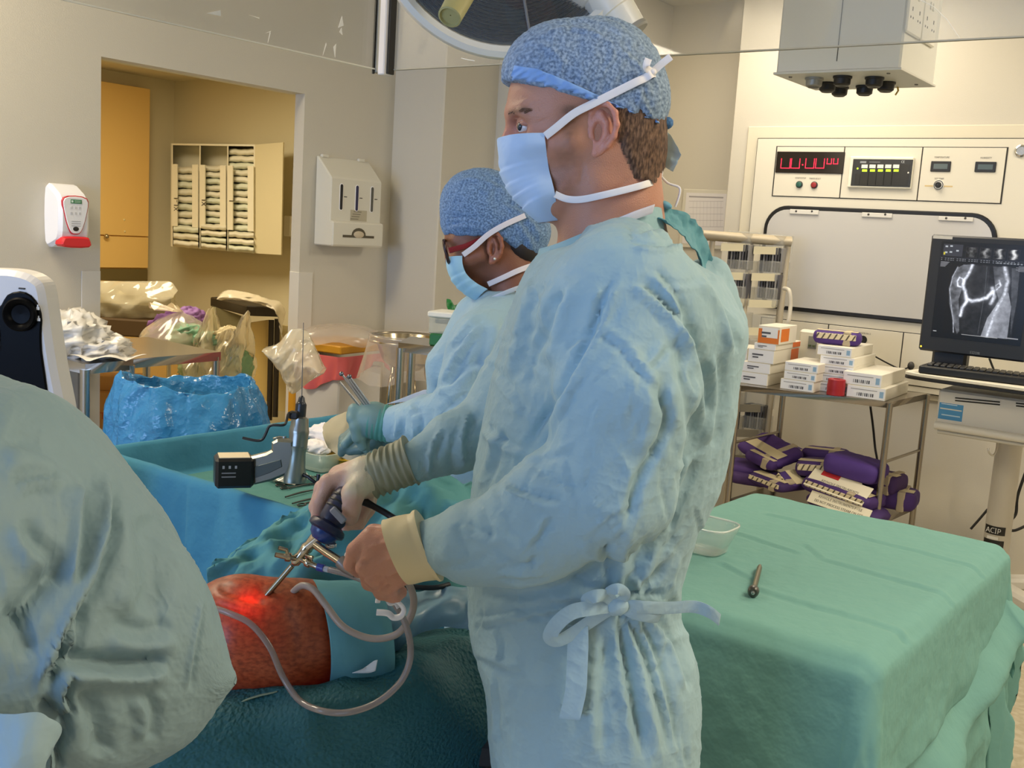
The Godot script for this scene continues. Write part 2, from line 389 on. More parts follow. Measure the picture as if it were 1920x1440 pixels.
	part("front_panel", MB.new().loft([PackedVector3Array(pn), PackedVector3Array([pn[0] - fwd * 0.03, pn[1] - fwd * 0.03, pn[2] - fwd * 0.03, pn[3] - fwd * 0.03])]), mat("e5c67c", 0.6), cab)
	for q in [[509, 600, 505, 788], [520, 598, 516, 782]]:
		part("post", MB.new().rod(at(q[0], q[1], d2), at(q[2], q[3], d2), 0.022, 4), bl, cab)
	part("back_panel", MB.new().cuboid(at(527, 690, d2 + 0.3), Vector3(0.1, 0.55, 0.02), 0.002, bb), mat("d8c58e", 0.6), cab)
	var fl := spline(PackedVector3Array([at(412, 552, 6.3), at(430, 543, 6.3), at(470, 549, 6.3), at(505, 560, 6.3), at(525, 566, 6.3), at(537, 585, 6.3)]), 5)
	var fl2 := spline(PackedVector3Array([at(414, 564, 6.2), at(430, 561, 6.2), at(470, 566, 6.2), at(505, 576, 6.2), at(522, 592, 6.2), at(530, 640, 6.2)]), 5)
	solo("plastic_film", "crinkled clear film lying on top of the black framed cabinet", "plastic film", film(fl, fl2, 8, 8, 0.04, fwd, 0.004, 8.0, 0.05), clear("fff4dc", 0.5, 0.15))
	# light switch on the far jamb wall
	var sw := on_z(541, 424, -4.9)
	solo("light_switch", "small white switch plate on the cream wall beside the gown shelf", "switch", MB.new().cuboid(sw, Vector3(0.07, 0.14, 0.03), 0.006), mat("efe9d8", 0.4))

func polyloop(pts: PackedVector3Array) -> PackedVector2Array:
	var o := PackedVector2Array()
	for p in pts: o.append(Vector2(p.x, p.z))
	return o

func build_gown_shelf() -> void:
	# open white dispenser with three bays of folded gowns; its right end panel is angled back to the wall
	var dl := 7.55
	var dr := 7.13
	var white: StandardMaterial3D = mat("ece5cd", 0.5)
	var t := thing("gown_shelf", "white wall dispenser with three open bays in the side room", "wall shelf", at(400, 478, 7.3))
	var lb := func(u: float, v: float, back: float) -> Vector3:      # u across the bays, v up, back into the wall
		var d := lerpf(dl, dr, u) + back
		var px := lerpf(322, 478, u)
		return at(px, lerpf(lerpf(462, 475, u), lerpf(269, 271, u), v), d)
	var slab := func(called: String, a: Array, thick: Vector3, m: Material) -> void:
		var r1 := PackedVector3Array(a)
		var r2 := PackedVector3Array()
		for p in a: r2.append(p + thick)
		part(called, MB.new().loft([r1, r2]), m, t)
	var ux := (lb.call(1, 0, 0) - lb.call(0, 0, 0) as Vector3).normalized() * 0.012
	for k in 4:
		var u := k / 3.0
		slab.call("divider", [lb.call(u, 0, 0), lb.call(u, 1, 0), lb.call(u, 1, 0.3), lb.call(u, 0, 0.3)], ux * (1.0 if k < 3 else -1.0), white)
	slab.call("top_board", [lb.call(0, 1, 0), lb.call(1, 1, 0), lb.call(1, 1, 0.3), lb.call(0, 1, 0.3)], Vector3(0, -0.012, 0), white)
	slab.call("bottom_board", [lb.call(0, 0.0, 0.02), lb.call(1, 0.0, 0.02), lb.call(1, 0.0, 0.3), lb.call(0, 0.0, 0.3)], Vector3(0, 0.012, 0), white)
	slab.call("back_board", [lb.call(0, 0, 0.3), lb.call(1, 0, 0.3), lb.call(1, 1, 0.3), lb.call(0, 1, 0.3)], ux.cross(Vector3.UP).normalized() * 0.01, white)
	var e0: Vector3 = lb.call(1, 1, 0)
	var e1: Vector3 = lb.call(1, 0, 0)
	slab.call("end_panel", [e0, e1, at(527, 478, 6.98), at(531, 267, 6.98)], Vector3(-0.004, 0, -0.012), mat("d9cda8", 0.55))
	for k in 3:
		var u0 := k / 3.0
		for s in 2:
			var ua := u0 + (0.008 if s == 0 else 0.255)
			var ub := u0 + (0.075 if s == 0 else 0.325)
			slab.call("front_lip", [lb.call(ua, 0.2, -0.02), lb.call(ub, 0.2, -0.02), lb.call(ub, 0.8, -0.02), lb.call(ua, 0.8, -0.02)], Vector3(0.004, 0, 0.01), white)
		var p: Vector3 = lb.call(u0 + 0.055, 0.42 + 0.03 * k, -0.042)
		var lbx := (lb.call(1, 0.5, 0) - lb.call(0, 0.5, 0) as Vector3).normalized()
		lettering(["XL-L", "XL", "L"][k], 0.045, mat("3a362e", 0.7), t, p, Basis(Vector3.UP, -lbx, lbx.cross(Vector3.UP) * 1.0))
	# folded gowns, each its own packet
	var cloth := [mat("f1ecd9", 0.8), mat("e9e4cf", 0.8), mat("e3e6d2", 0.8)]
	var counts := [11, 13, 15]
	var names := ["in the left bay marked XL-L", "in the middle bay marked XL", "in the right bay marked L"]
	for k in 3:
		var topv := 0.78 if k == 0 else 0.8 if k == 1 else 0.96
		for i in counts[k]:
			var v0 := lerpf(0.0, topv, float(i) / counts[k])
			var v1 := lerpf(0.0, topv, (i + 1.0) / counts[k])
			var bulge := 0.05 if v0 < 0.19 else 0.0
			var u0 := k / 3.0 + 0.02
			var u1 := (k + 1) / 3.0 - 0.015
			var rows := []
			for j in 9:
				var ring := PackedVector3Array()
				var uu := lerpf(u0, u1, j / 8.0)
				var sag := 0.0035 * sin(j * 1.1 + i * 2.1 + k) + 0.003 * sin(j * 2.3 + i * 4.7)
				for q in 10:
					var a := TAU * q / 10.0
					var vv := (v0 + v1) * 0.5 + (v1 - v0) * 0.5 * sin(a) + sag
					ring.append(lb.call(uu, vv, 0.14 - bulge - (0.115 + bulge) * cos(a) * (0.95 + 0.05 * sin(j + i * 1.7))))
				rows.append(ring)
			var g := MB.new().loft(rows)
			solo("folded_gown", (["lowest", "second lowest", "third lowest", "fourth from the bottom", "fifth from the bottom", "sixth from the bottom", "seventh from the bottom", "eighth from the bottom", "ninth from the bottom", "tenth from the bottom", "eleventh from the bottom", "twelfth from the bottom", "third from the top", "second from the top", "topmost"][i if i < counts[k] - 3 else 15 - counts[k] + i]) + " folded white gown " + names[k], "gown", g, cloth[(i + k) % 3], "folded gowns " + names[k])

# ---------------------------------------------------------------- things on and before the left wall
func build_left_wall_things() -> void:
	# hand sanitiser dispenser
	var t := thing("sanitiser_dispenser", "white wall dispenser with a red lever and green strip left of the opening", "dispenser", Vector3(-3.66, 1.42, -2.1))
	var w: StandardMaterial3D = mat("e9e9ee", 0.3)
	var shape := spline2(xy([0.0, 0.0, 0.07, 0.0, 0.1, 0.03, 0.105, 0.1, 0.1, 0.155, 0.07, 0.187, 0.0, 0.2]), 4)
	var bx := Transform3D(Basis(Vector3(1, 0, 0), Vector3(0, 1, 0), Vector3(0, 0, 1)), Vector3(-3.66, 1.415, -2.158))
	part("body", MB.new().prism(shape, 0.118, bx, 0.012), w, t)
	var fx := -3.66 + 0.104
	var face := spline2(xy([-0.045, 0.165, 0.045, 0.165, 0.042, 0.1, 0.022, 0.045, 0.0, 0.035, -0.022, 0.045, -0.042, 0.1]), 4)
	var fb := Transform3D(Basis(Vector3(0, 0, -1), Vector3(0, 1, 0), Vector3(1, 0, 0)), Vector3(fx - 0.006, 1.415, -2.099))
	part("red_outline", MB.new().prism(face, 0.01, fb, 0.002), mat("c22f38", 0.4), t)
	var face2 := PackedVector2Array()
	for p in face: face2.append(Vector2(p.x * 0.93, (p.y - 0.1) * 0.95 + 0.1))
	part("front_label", MB.new().prism(face2, 0.012, fb, 0.002), mat("f0eff2", 0.35), t)
	part("green_strip", MB.new().cuboid(Vector3(fx + 0.0065, 1.567, -2.099), Vector3(0.002, 0.014, 0.042), 0.0), mat("2f7a48", 0.4), t)
	part("strip_icon", MB.new().cuboid(Vector3(fx + 0.0077, 1.567, -2.084), Vector3(0.001, 0.008, 0.007), 0.0), mat("dfeee2", 0.5), t)
	for i in 2: part("print_line", MB.new().cuboid(Vector3(fx + 0.0077, 1.5695 - i * 0.005, -2.104), Vector3(0.001, 0.002, 0.024), 0.0), mat("b9d9c2", 0.5), t)
	for i in 2:
		for j in 3:
			part("pictogram", MB.new().cuboid(Vector3(fx + 0.0065, 1.545 - i * 0.02, -2.113 + j * 0.016), Vector3(0.001, 0.009, 0.009), 0.0), mat("cfced2", 0.5), t)
	for i in 3:
		part("print_line", MB.new().cuboid(Vector3(fx + 0.0065, 1.497 - i * 0.008, -2.099), Vector3(0.001, 0.002, 0.036), 0.0), mat("a9a6a9", 0.5), t)
	part("sight_window", MB.new().ball(Vector3(fx + 0.004, 1.47, -2.099), Vector3(0.005, 0.009, 0.013), Basis(), 8, 14), mat("1d1818", 0.3), t)
	part("lever", MB.new().prism(spline2(xy([-0.05, 0.0, 0.05, 0.0, 0.052, 0.028, 0.035, 0.036, -0.035, 0.036, -0.052, 0.028]), 3), 0.05, Transform3D(Basis(Vector3(0, 0, -1), Vector3(0, 1, 0), Vector3(1, 0, 0)), Vector3(-3.66 + 0.068, 1.406, -2.099)), 0.006), mat("d8262e", 0.35), t)
	# paper towel dispenser
	var td := thing("towel_dispenser", "cream paper towel dispenser with three slots on the wall right of the opening", "dispenser", Vector3(-3.66, 1.44, -3.49))
	var cr: StandardMaterial3D = mat("ddd9cb", 0.45)
	var prof := xy([0, 0.005, 0.004, 0.0, 0.118, 0.0, 0.124, 0.008, 0.124, 0.105, 0.118, 0.112, 0.102, 0.115, 0.102, 0.302, 0.096, 0.312, 0.01, 0.398, 0.0, 0.4])
	part("body", MB.new().prism(prof, 0.325, Transform3D(Basis(Vector3(1, 0, 0), Vector3(0, 1, 0), Vector3(0, 0, 1)), Vector3(-3.66, 1.44, -3.655)), 0.006), cr, td)
	for k in 3:
		var z := -3.395 - k * 0.098
		var cap := func(wd: float, hh: float) -> PackedVector2Array:
			var o := PackedVector2Array()
			for i in 16:
				var a := TAU * i / 16.0
				o.append(Vector2(cos(a) * wd, sin(a) * wd + (hh if sin(a) >= 0 else -hh)))
			return o
		var sb := Transform3D(Basis(Vector3(0, 0, -1), Vector3.UP, Vector3(1, 0, 0)), Vector3(-3.66 + 0.1, 1.662, z))
		part("slot_surround", MB.new().prism(cap.call(0.0115, 0.05), 0.0035, sb, 0.001), mat("f0eef0", 0.4), td)
		part("sight_slot", MB.new().prism(cap.call(0.0085, 0.049), 0.0042, sb, 0.0004), mat(["0c0b12", "2a2850", "57564e"][k], 0.35), td)
		part("level_mark", MB.new().cuboid(Vector3(-3.5575, 1.664, z - 0.026), Vector3(0.0012, 0.004, 0.018), 0.0), mat("4a463f", 0.6), td)
	part("printed_label", MB.new().cuboid(Vector3(-3.5572, 1.583, -3.508), Vector3(0.001, 0.05, 0.105), 0.0), mat("b9b19a", 0.6), td)
	for i in 4:
		part("print_line", MB.new().cuboid(Vector3(-3.5565, 1.6 - i * 0.011, -3.5 + 0.006 * i), Vector3(0.001, 0.0035, 0.05), 0.0), mat("7f7767", 0.6), td)
	var mouth := PackedVector2Array([Vector2(-0.1, -0.006), Vector2(0.1, -0.006), Vector2(0.1, 0.005), Vector2(0.05, 0.005)])
	for i in 9:
		var a := PI * i / 8.0
		mouth.append(Vector2(cos(a) * 0.045, 0.005 + sin(a) * 0.034))
	mouth.append_array(PackedVector2Array([Vector2(-0.05, 0.005), Vector2(-0.1, 0.005)]))
	part("towel_mouth", MB.new().prism(mouth, 0.002, Transform3D(Basis(Vector3(0, 0, -1), Vector3.UP, Vector3(1, 0, 0)), Vector3(-3.66 + 0.1235, 1.488, -3.492)), 0.0), mat("57503f", 0.7), td)
	part("paper_towel", MB.new().ball(Vector3(-3.5345, 1.497, -3.492), Vector3(0.004, 0.016, 0.034), Basis(), 8, 14), mat("cdbfa6", 0.8), td)
	for z in [-3.37, -3.6]:
		part("hinge_tab", MB.new().cuboid(Vector3(-3.65, 1.842, z), Vector3(0.018, 0.014, 0.04), 0.003), cr, td)
	build_steel_tables()
	build_waste_things()
	build_dark_machine()

func steel_table(label: String, pts: Array, y: float) -> Node3D:
	# pts: four corners of the top, in order; legs at each
	var c: Vector3 = (pts[0] + pts[1] + pts[2] + pts[3]) * 0.25
	var t := thing("steel_table", label, "table", Vector3(c.x, 0, c.z))
	var steel: StandardMaterial3D = mat("b9b2a6", 0.22, 0.9)
	var r1 := PackedVector3Array()
	var r2 := PackedVector3Array()
	var r3 := PackedVector3Array()
	var r4 := PackedVector3Array()
	for p in pts:
		r1.append(Vector3(p.x, y, p.z))
		r2.append(Vector3(p.x, y - 0.035, p.z))
		r3.append(Vector3(p.x, 0.36, p.z))
		r4.append(Vector3(p.x, 0.33, p.z))
	part("top", MB.new().loft([r2, r1]), steel, t)
	part("undershelf", MB.new().loft([r4, r3]), steel, t)
	for p in pts:
		var q: Vector3 = p.lerp(c, 0.06)
		part("leg", MB.new().rod(Vector3(q.x, 0.0, q.z), Vector3(q.x, y - 0.02, q.z), 0.0165, 16), steel, t)
	return t

func build_steel_tables() -> void:
	steel_table("small steel table against the wall, carrying the white plastic wad", [Vector3(-3.64, 0, -1.95), Vector3(-3.24, 0, -1.95), Vector3(-3.26, 0, -2.145), Vector3(-3.64, 0, -2.18)], 1.03)
	steel_table("steel table with a mirror-bright top in the side-room opening", [Vector3(-3.46, 0, -2.235), Vector3(-3.49, 0, -2.697), Vector3(-4.03, 0, -2.72), Vector3(-3.995, 0, -2.27)], 1.0)
	var wad := thing("plastic_wad", "crumpled translucent white plastic on the small steel table", "plastic sheet", Vector3(-3.45, 1.03, -2.05))
	var m := clear("f3efe6", 0.72, 0.3)
	part("film", crumpled(Vector3(-3.5, 1.09, -2.04), Vector3(0.14, 0.08, 0.12), 5, 0.45, 8.0, 26, 40), m, wad)
	part("film", crumpled(Vector3(-3.42, 1.06, -2.1), Vector3(0.13, 0.045, 0.1), 6, 0.4, 8.0, 20, 40), m, wad)
	var f := MB.new().sheet(16, 10, func(u: float, v: float) -> Vector3:
		return Vector3(-3.6 + u * 0.38, 1.034 + 0.02 * absf(sin(u * 7.0 + v * 4.0)) * u, -1.97 - v * 0.2), 0.001)
	part("folded_sheet", f, mat("f0ebe2", 0.6), wad)

func build_waste_things() -> void:
	# blue bag on its ring stand
	var d := 3.62
	var c := at(352, 760, d)
	var t := thing("blue_waste_bag", "big shiny blue plastic waste bag hanging open on a ring stand", "waste bag", Vector3(c.x, 0, c.z))
	var right := Vector3(cam_basis.x.x, 0, cam_basis.x.z).normalized()
	var toward := Vector3(cam_basis.z.x, 0, cam_basis.z.z).normalized()
	var n := FastNoiseLite.new()
	n.seed = 44
	n.frequency = 1.0
	n.fractal_type = FastNoiseLite.FRACTAL_RIDGED
	n.fractal_octaves = 4
	n.noise_type = FastNoiseLite.TYPE_SIMPLEX
	var bm: StandardMaterial3D = StandardMaterial3D.new()
	bm.albedo_color = col("3c86bd")
	bm.roughness = 0.16
	bm.backlight_enabled = true
	bm.backlight = Color(0.1, 0.2, 0.3)
	relief(bm, crumple, 2.2, 0.8)
	var top_y := at(352, 722, d).y
	var rings := []
	var prof := [[-0.62, 0.16], [-0.5, 0.21], [-0.34, 0.257], [-0.25, 0.274], [-0.17, 0.268], [-0.1, 0.258], [-0.04, 0.239], [0.0, 0.222], [0.012, 0.207], [0.0, 0.199], [-0.06, 0.194], [-0.3, 0.17], [-0.45, 0.12]]
	var finer := []
	for i in prof.size() - 1:
		for k in 4: finer.append([lerpf(prof[i][0], prof[i + 1][0], k / 4.0), lerpf(prof[i][1], prof[i + 1][1], k / 4.0), (i + k / 4.0) / 12.0])
	for f in finer:
		var ring := PackedVector3Array()
		for k in 110:
			var a := TAU * k / 110.0
			var nn := n.get_noise_3d(cos(a) * 1.7, f[2] * 1.5, sin(a) * 1.7)
			var r: float = f[1] * (1.0 + 0.11 * nn)
			var yy: float = f[0] + 0.022 * n.get_noise_3d(cos(a) * 0.7 + 9.0, f[2] * 1.0, sin(a) * 0.7) * smoothstep(-0.3, 0.0, f[0]) + 0.018 * sin(a * 2.0 + 0.6) * smoothstep(-0.2, 0.0, f[0])
			ring.append(Vector3(c.x, top_y + yy, c.z) + right * (cos(a) * r * 1.0) + toward * (-sin(a) * r * 0.8))
		rings.append(ring)
	part("bag", MB.new().loft(rings, true, true, true), bm, t)
	var st: StandardMaterial3D = mat("b9b2a6", 0.25, 0.9)
	var hoop := PackedVector3Array()
	for k in 33:
		var a := TAU * k / 32.0
		hoop.append(Vector3(c.x, top_y - 0.07, c.z) + right * (cos(a) * 0.172) + toward * (sin(a) * 0.135))
	part("hoop", MB.new().tube(hoop, 0.008, 8, false), st, t)
	for k in 3:
		var a := TAU * k / 3.0 + 0.3
		var q := Vector3(c.x, 0, c.z) + right * cos(a) * 0.19 + toward * sin(a) * 0.15
		part("leg", MB.new().rod(Vector3(q.x, 0.0, q.z), Vector3(q.x, top_y - 0.3, q.z), 0.01), st, t)
	# yellow-lidded bin with a pink bag
	var p0 := Vector3(-3.36, 0, -3.235)
	var bx := Vector3(-0.97, 0, 0.1).normalized()      # to the left along the front
	var bz := Vector3(-0.1, 0, -0.97).normalized()     # to the back
	var bn := thing("pedal_bin", "white waste bin with a yellow lid frame and a pink bag beside the wall", "bin", p0 + bx * 0.15 + bz * 0.16)
	var yel: StandardMaterial3D = mat("d89a22", 0.45)
	var blk := func(a: float, b2: float, y0: float, y1: float, z0: float, z1: float, bev := 0.004) -> MB:
		var m := MB.new()
		m.cuboid(Vector3((a + b2) * 0.5, (y0 + y1) * 0.5, (z0 + z1) * 0.5), Vector3(b2 - a, y1 - y0, z1 - z0), bev)
		m.move(Transform3D(Basis(bx, Vector3.UP, bz), p0))
		return m
	part("body", blk.call(0.0, 0.27, 0.05, 0.9, 0.0, 0.3, 0.006), mat("d9d6d4", 0.5), bn)
	part("lid_frame", blk.call(-0.015, 0.29, 0.975, 1.012, -0.015, 0.33, 0.005), yel, bn)
	part("corner_post", blk.call(0.25, 0.29, 0.05, 0.99, -0.012, 0.04, 0.006), yel, bn)
	part("corner_post", blk.call(0.24, 0.3, 0.9, 1.015, -0.03, 0.1, 0.01), yel, bn)
	var pk: StandardMaterial3D = mat("e0686c", 0.35)
	part("pink_bag", MB.new().sheet(40, 12, func(u: float, v: float) -> Vector3:
		var s := u * 0.58      # runs along the front then the right side
		var drop := 0.02 + v * (0.1 + 0.045 * sin(u * 5.2 + 0.6) + 0.02 * sin(u * 13.0))
		var fold := 0.012 * sin(u * 41.0 + v * 3.0) * v + 0.01
		var q := Vector3(0.235 - s, 0.985 - drop, -0.012 - fold) if s < 0.247 else Vector3(-0.012 - fold, 0.985 - drop, s - 0.247)
		return p0 + bx * q.x + Vector3.UP * q.y + bz * q.z, 0.002), pk, bn)
	var cf := []
	for i in 10:
		var v := i / 9.0
		var ring := PackedVector3Array()
		for k in 36:
			var a := TAU * k / 36.0
			var w2 := 1.0 - v * v * 0.98
			ring.append(p0 + bx * (0.13 + 0.19 * cos(a) * sqrt(w2)) + bz * (0.16 + 0.2 * sin(a) * sqrt(w2)) + Vector3.UP * (1.015 + 0.075 * v + 0.012 * sin(a * 5.0 + v * 6.0) * (1.0 - v)))
		cf.append(ring)
	solo("clear_lid_film", "thin clear film puffed over the yellow lid of the bin", "plastic film", MB.new().loft(cf, true, false, true), clear("f1e6d8", 0.35, 0.25))
	# white translucent bag hanging on the jamb
	var tl := spline(PackedVector3Array([at(497, 652, 4.3), at(520, 645, 4.3), at(548, 618, 4.3), at(575, 622, 4.3), at(590, 650, 4.3), at(607, 690, 4.3)]), 6)
	var bl := spline(PackedVector3Array([at(500, 660, 4.3), at(520, 690, 4.3), at(538, 722, 4.3), at(550, 738, 4.3), at(580, 715, 4.3), at(606, 700, 4.3)]), 6)
	var hb := thing("clear_bag", "translucent white plastic bag hanging at the jamb beside the yellow bin", "plastic bag", at(548, 738, 4.3))
	part("film", film(tl, bl, 20, 71, 0.022, toward, 0.002, 13.0, 0.07), clear("f4ead2", 0.42, 0.15), hb)
	part("film", film(tl, bl, 20, 75, 0.02, -toward, 0.002, 11.0, 0.06), clear("f4ead2", 0.4, 0.15), hb)
	# steel bowl on its stand, covered in clear film
	var bc := at(765, 632, 4.5)
	var bs := thing("bowl_stand", "steel splash bowl on a splayed stand, draped in clear film", "bowl stand", Vector3(bc.x, 0, bc.z))
	var ss: StandardMaterial3D = mat("b5a88f", 0.2, 0.95)
	part("bowl", MB.new().lathe([Vector2(0.001, -0.14), Vector2(0.063, -0.138), Vector2(0.105, -0.1), Vector2(0.136, -0.02), Vector2(0.148, 0.0), Vector2(0.146, 0.004), Vector2(0.134, 0.0), Vector2(0.1, -0.095), Vector2(0.001, -0.132)], Transform3D(Basis(), bc), 40), ss, bs)
	for k in 2:
		var h := PackedVector3Array()
		for j in 41:
			var a := TAU * j / 40.0
			h.append(bc + Vector3(cos(a) * (0.156 + 0.006 * k), 0.0 - 0.018 * k, sin(a) * (0.156 + 0.006 * k)))
		part("hoop", MB.new().tube(h, 0.007, 8, false), ss, bs)
	for q in [[738, 655, 737, 700, 728, 760], [803, 655, 800, 700, 806, 770], [771, 665, 774, 710, 775, 780]]:
		part("leg", MB.new().tube(spline(PackedVector3Array([at(q[0], q[1], 4.5), at(q[2], q[3], 4.47), at(q[4], q[5], 4.45), Vector3(at(q[4], q[5], 4.45).x, 0.0, at(q[4], q[5], 4.45).z)]), 4), 0.011, 12), ss, bs)
	var fr := []
	for i in 12:
		var v := i / 11.0
		var ring := PackedVector3Array()
		for k in 48:
			var a := TAU * k / 48.0
			var rr := 0.165 + 0.035 * v + 0.012 * v * sin(a * 7.0) + 0.01 * v * sin(a * 15.0 + 1.0)
			ring.append(bc + Vector3(cos(a) * rr, 0.012 - 0.19 * v + 0.02 * v * sin(a * 3.0), sin(a) * rr))
		fr.append(ring)
	part("clear_film", MB.new().loft(fr, true, false, false), clear("efe0d4", 0.28, 0.12), bs)
	# low steel table behind the nurse with a lidded box on it
	steel_table("steel table behind the nurse, carrying the lidded box", [at(747, 642, 3.98), at(890, 668, 3.85), at(905, 652, 4.1), at(770, 631, 4.22)], at(747, 642, 3.98).y)
	var ox := thing("lidded_box", "white lidded box with a green tray on the steel table behind the nurse", "box", at(845, 650, 4.15))
	var ob := facing(Vector3(0.35, 0, 0.94))
	part("green_tray", MB.new().cuboid(at(850, 637, 3.98), Vector3(0.15, 0.045, 0.12), 0.004, ob), mat("1f6a3b", 0.4), ox)
	part("clear_body", MB.new().cuboid(at(852, 611, 3.99), Vector3(0.16, 0.06, 0.13), 0.004, ob), clear("dfe4dd", 0.4, 0.1), ox)
	part("dark_content", MB.new().cuboid(at(852, 600, 4.01), Vector3(0.13, 0.03, 0.08), 0.004, ob), mat("50544e", 0.4), ox)
	part("lid", MB.new().cuboid(at(856, 590, 3.99), Vector3(0.18, 0.022, 0.15), 0.005, ob), mat("e8e8e2", 0.4), ox)
	var gw := thing("green_wrap", "crinkled dark green paper standing on the white lidded box", "wrapping", at(858, 583, 4.12))
	part("paper", film(spline(PackedVector3Array([at(838, 560, 4.1), at(846, 562, 4.1), at(852, 572, 4.1), at(862, 570, 4.1), at(880, 574, 4.1)]), 5), spline(PackedVector3Array([at(841, 584, 4.1), at(850, 586, 4.1), at(858, 586, 4.1), at(868, 586, 4.1), at(882, 586, 4.1)]), 5), 8, 3, 0.03, toward, 0.002, 14.0, 0.02), mat("1f7a3c", 0.4), gw)

func build_dark_machine() -> void:
	# white and black equipment head at the left edge
	var d := 2.5
	var toward := Vector3(cam_basis.z.x, 0, cam_basis.z.z).normalized()
	var b := facing(toward)
	var c := at(0, 650, d)
	var t := thing("equipment_tower", "white cased equipment tower with a glossy black front and round port at left edge", "equipment", Vector3(c.x, 0, c.z))
	var s := d / FOCAL
	var loc := func(px: float, py: float) -> Vector2:
		var p := b.transposed() * (at(px, py, d) - c)
		return Vector2(p.x, p.y)
	var outl := PackedVector2Array()
	for q in [[-160, 530], [-120, 505], [0, 504], [50, 510], [78, 525], [87, 545], [92, 600], [100, 690], [114, 800], [130, 1000], [-160, 1000]]: outl.append(loc.call(q[0], q[1]))
	var x := Transform3D(b, c - toward * 0.09)
	part("casing", MB.new().prism(spline2(outl, 3), 0.09, x, 0.014), mat("cfccca", 0.35), t)
	var gloss := StandardMaterial3D.new()
	gloss.albedo_color = col("070708")
	gloss.roughness = 0.35
	gloss.metallic_specular = 0.18
	var blk := PackedVector2Array()
	for q in [[-140, 600], [-20, 590], [0, 578], [10, 570], [22, 552], [45, 545], [66, 553], [80, 575], [83, 600], [80, 625], [79, 660], [82, 700], [88, 800], [92, 990], [-140, 990]]: blk.append(loc.call(q[0], q[1]))
	part("front_panel", MB.new().prism(spline2(blk, 2), 0.01, Transform3D(b, c - toward * 0.004), 0.003), gloss, t)
	var pc := c + b * Vector3(loc.call(46, 588).x, loc.call(46, 588).y, 0.004)
	var px2 := Transform3D(Basis(b.x, b.z, -b.y), pc)
	part("round_port", MB.new().lathe([Vector2(0.04, 0.0), Vector2(0.04, 0.012), Vector2(0.036, 0.015), Vector2(0.028, 0.012), Vector2(0.022, 0.004), Vector2(0.001, 0.002)], px2, 32), gloss, t)
	part("vent_slot", MB.new().cuboid(c + b * Vector3(loc.call(49, 540).x, loc.call(49, 540).y, 0.0), Vector3(0.016, 0.004, 0.004), 0.001, b), mat("1d1c1c", 0.5), t)
	for q in [[79, 577], [79, 598]]:
		part("padlock_icon", MB.new().cuboid(c + b * Vector3(loc.call(q[0], q[1]).x, loc.call(q[0], q[1]).y, 0.0075), Vector3(0.007, 0.007, 0.001), 0.0, b), mat("e6e4e0", 0.5), t)
		part("padlock_icon", MB.new().cuboid(c + b * Vector3(loc.call(q[0], q[1] - 5.0).x, loc.call(q[0], q[1] - 5.0).y, 0.0075), Vector3(0.003, 0.005, 0.001), 0.0, b), mat("e6e4e0", 0.5), t)
	part("screen_edge", MB.new().cuboid(c + b * Vector3(loc.call(-8, 637).x, loc.call(-8, 637).y, 0.0075), Vector3(0.03, 0.05, 0.001), 0.0, b), mat("3a2a26", 0.2), t)
	var base := MB.new()
	base.cuboid(Vector3(c.x, 0.3, c.z) - toward * 0.15 - b.x * 0.1, Vector3(0.3, 0.6, 0.25), 0.02, b)
	base.cuboid(Vector3(c.x, 0.85, c.z) - toward * 0.12 - b.x * 0.1, Vector3(0.2, 0.6, 0.1), 0.02, b)
	part("pedestal", base, mat("bdbab8", 0.4), t)


# ---------------------------------------------------------------- control panel set in the back wall
const PZ := -5.57

func plate(parent: Node3D, called: String, px0: float, py0: float, px1: float, py1: float, m: Material, z: float, th := 0.004, bev := 0.001) -> MeshInstance3D:
	var a := on_z(px0, py0, z)
	var b := on_z(px1, py1, z)
	return part(called, MB.new().span(Vector3(minf(a.x, b.x), minf(a.y, b.y), z - th), Vector3(maxf(a.x, b.x), maxf(a.y, b.y), z), bev), m, parent)

func seg(parent: Node3D, called: String, px0: float, py0: float, px1: float, py1: float, r: float, m: Material, z: float) -> void:
	part(called, MB.new().rod(on_z(px0, py0, z), on_z(px1, py1, z), r, 6), m, parent)

func rounded(hw: float, hh: float, r: float, n := 8) -> PackedVector2Array:
	var o := PackedVector2Array()
	for c in [[1, 1, 0.0], [-1, 1, PI * 0.5], [-1, -1, PI], [1, -1, PI * 1.5]]:
		for i in n + 1:
			var a: float = c[2] + PI * 0.5 * i / n
			o.append(Vector2(c[0] * (hw - r) + cos(a) * r, c[1] * (hh - r) + sin(a) * r))
	return o

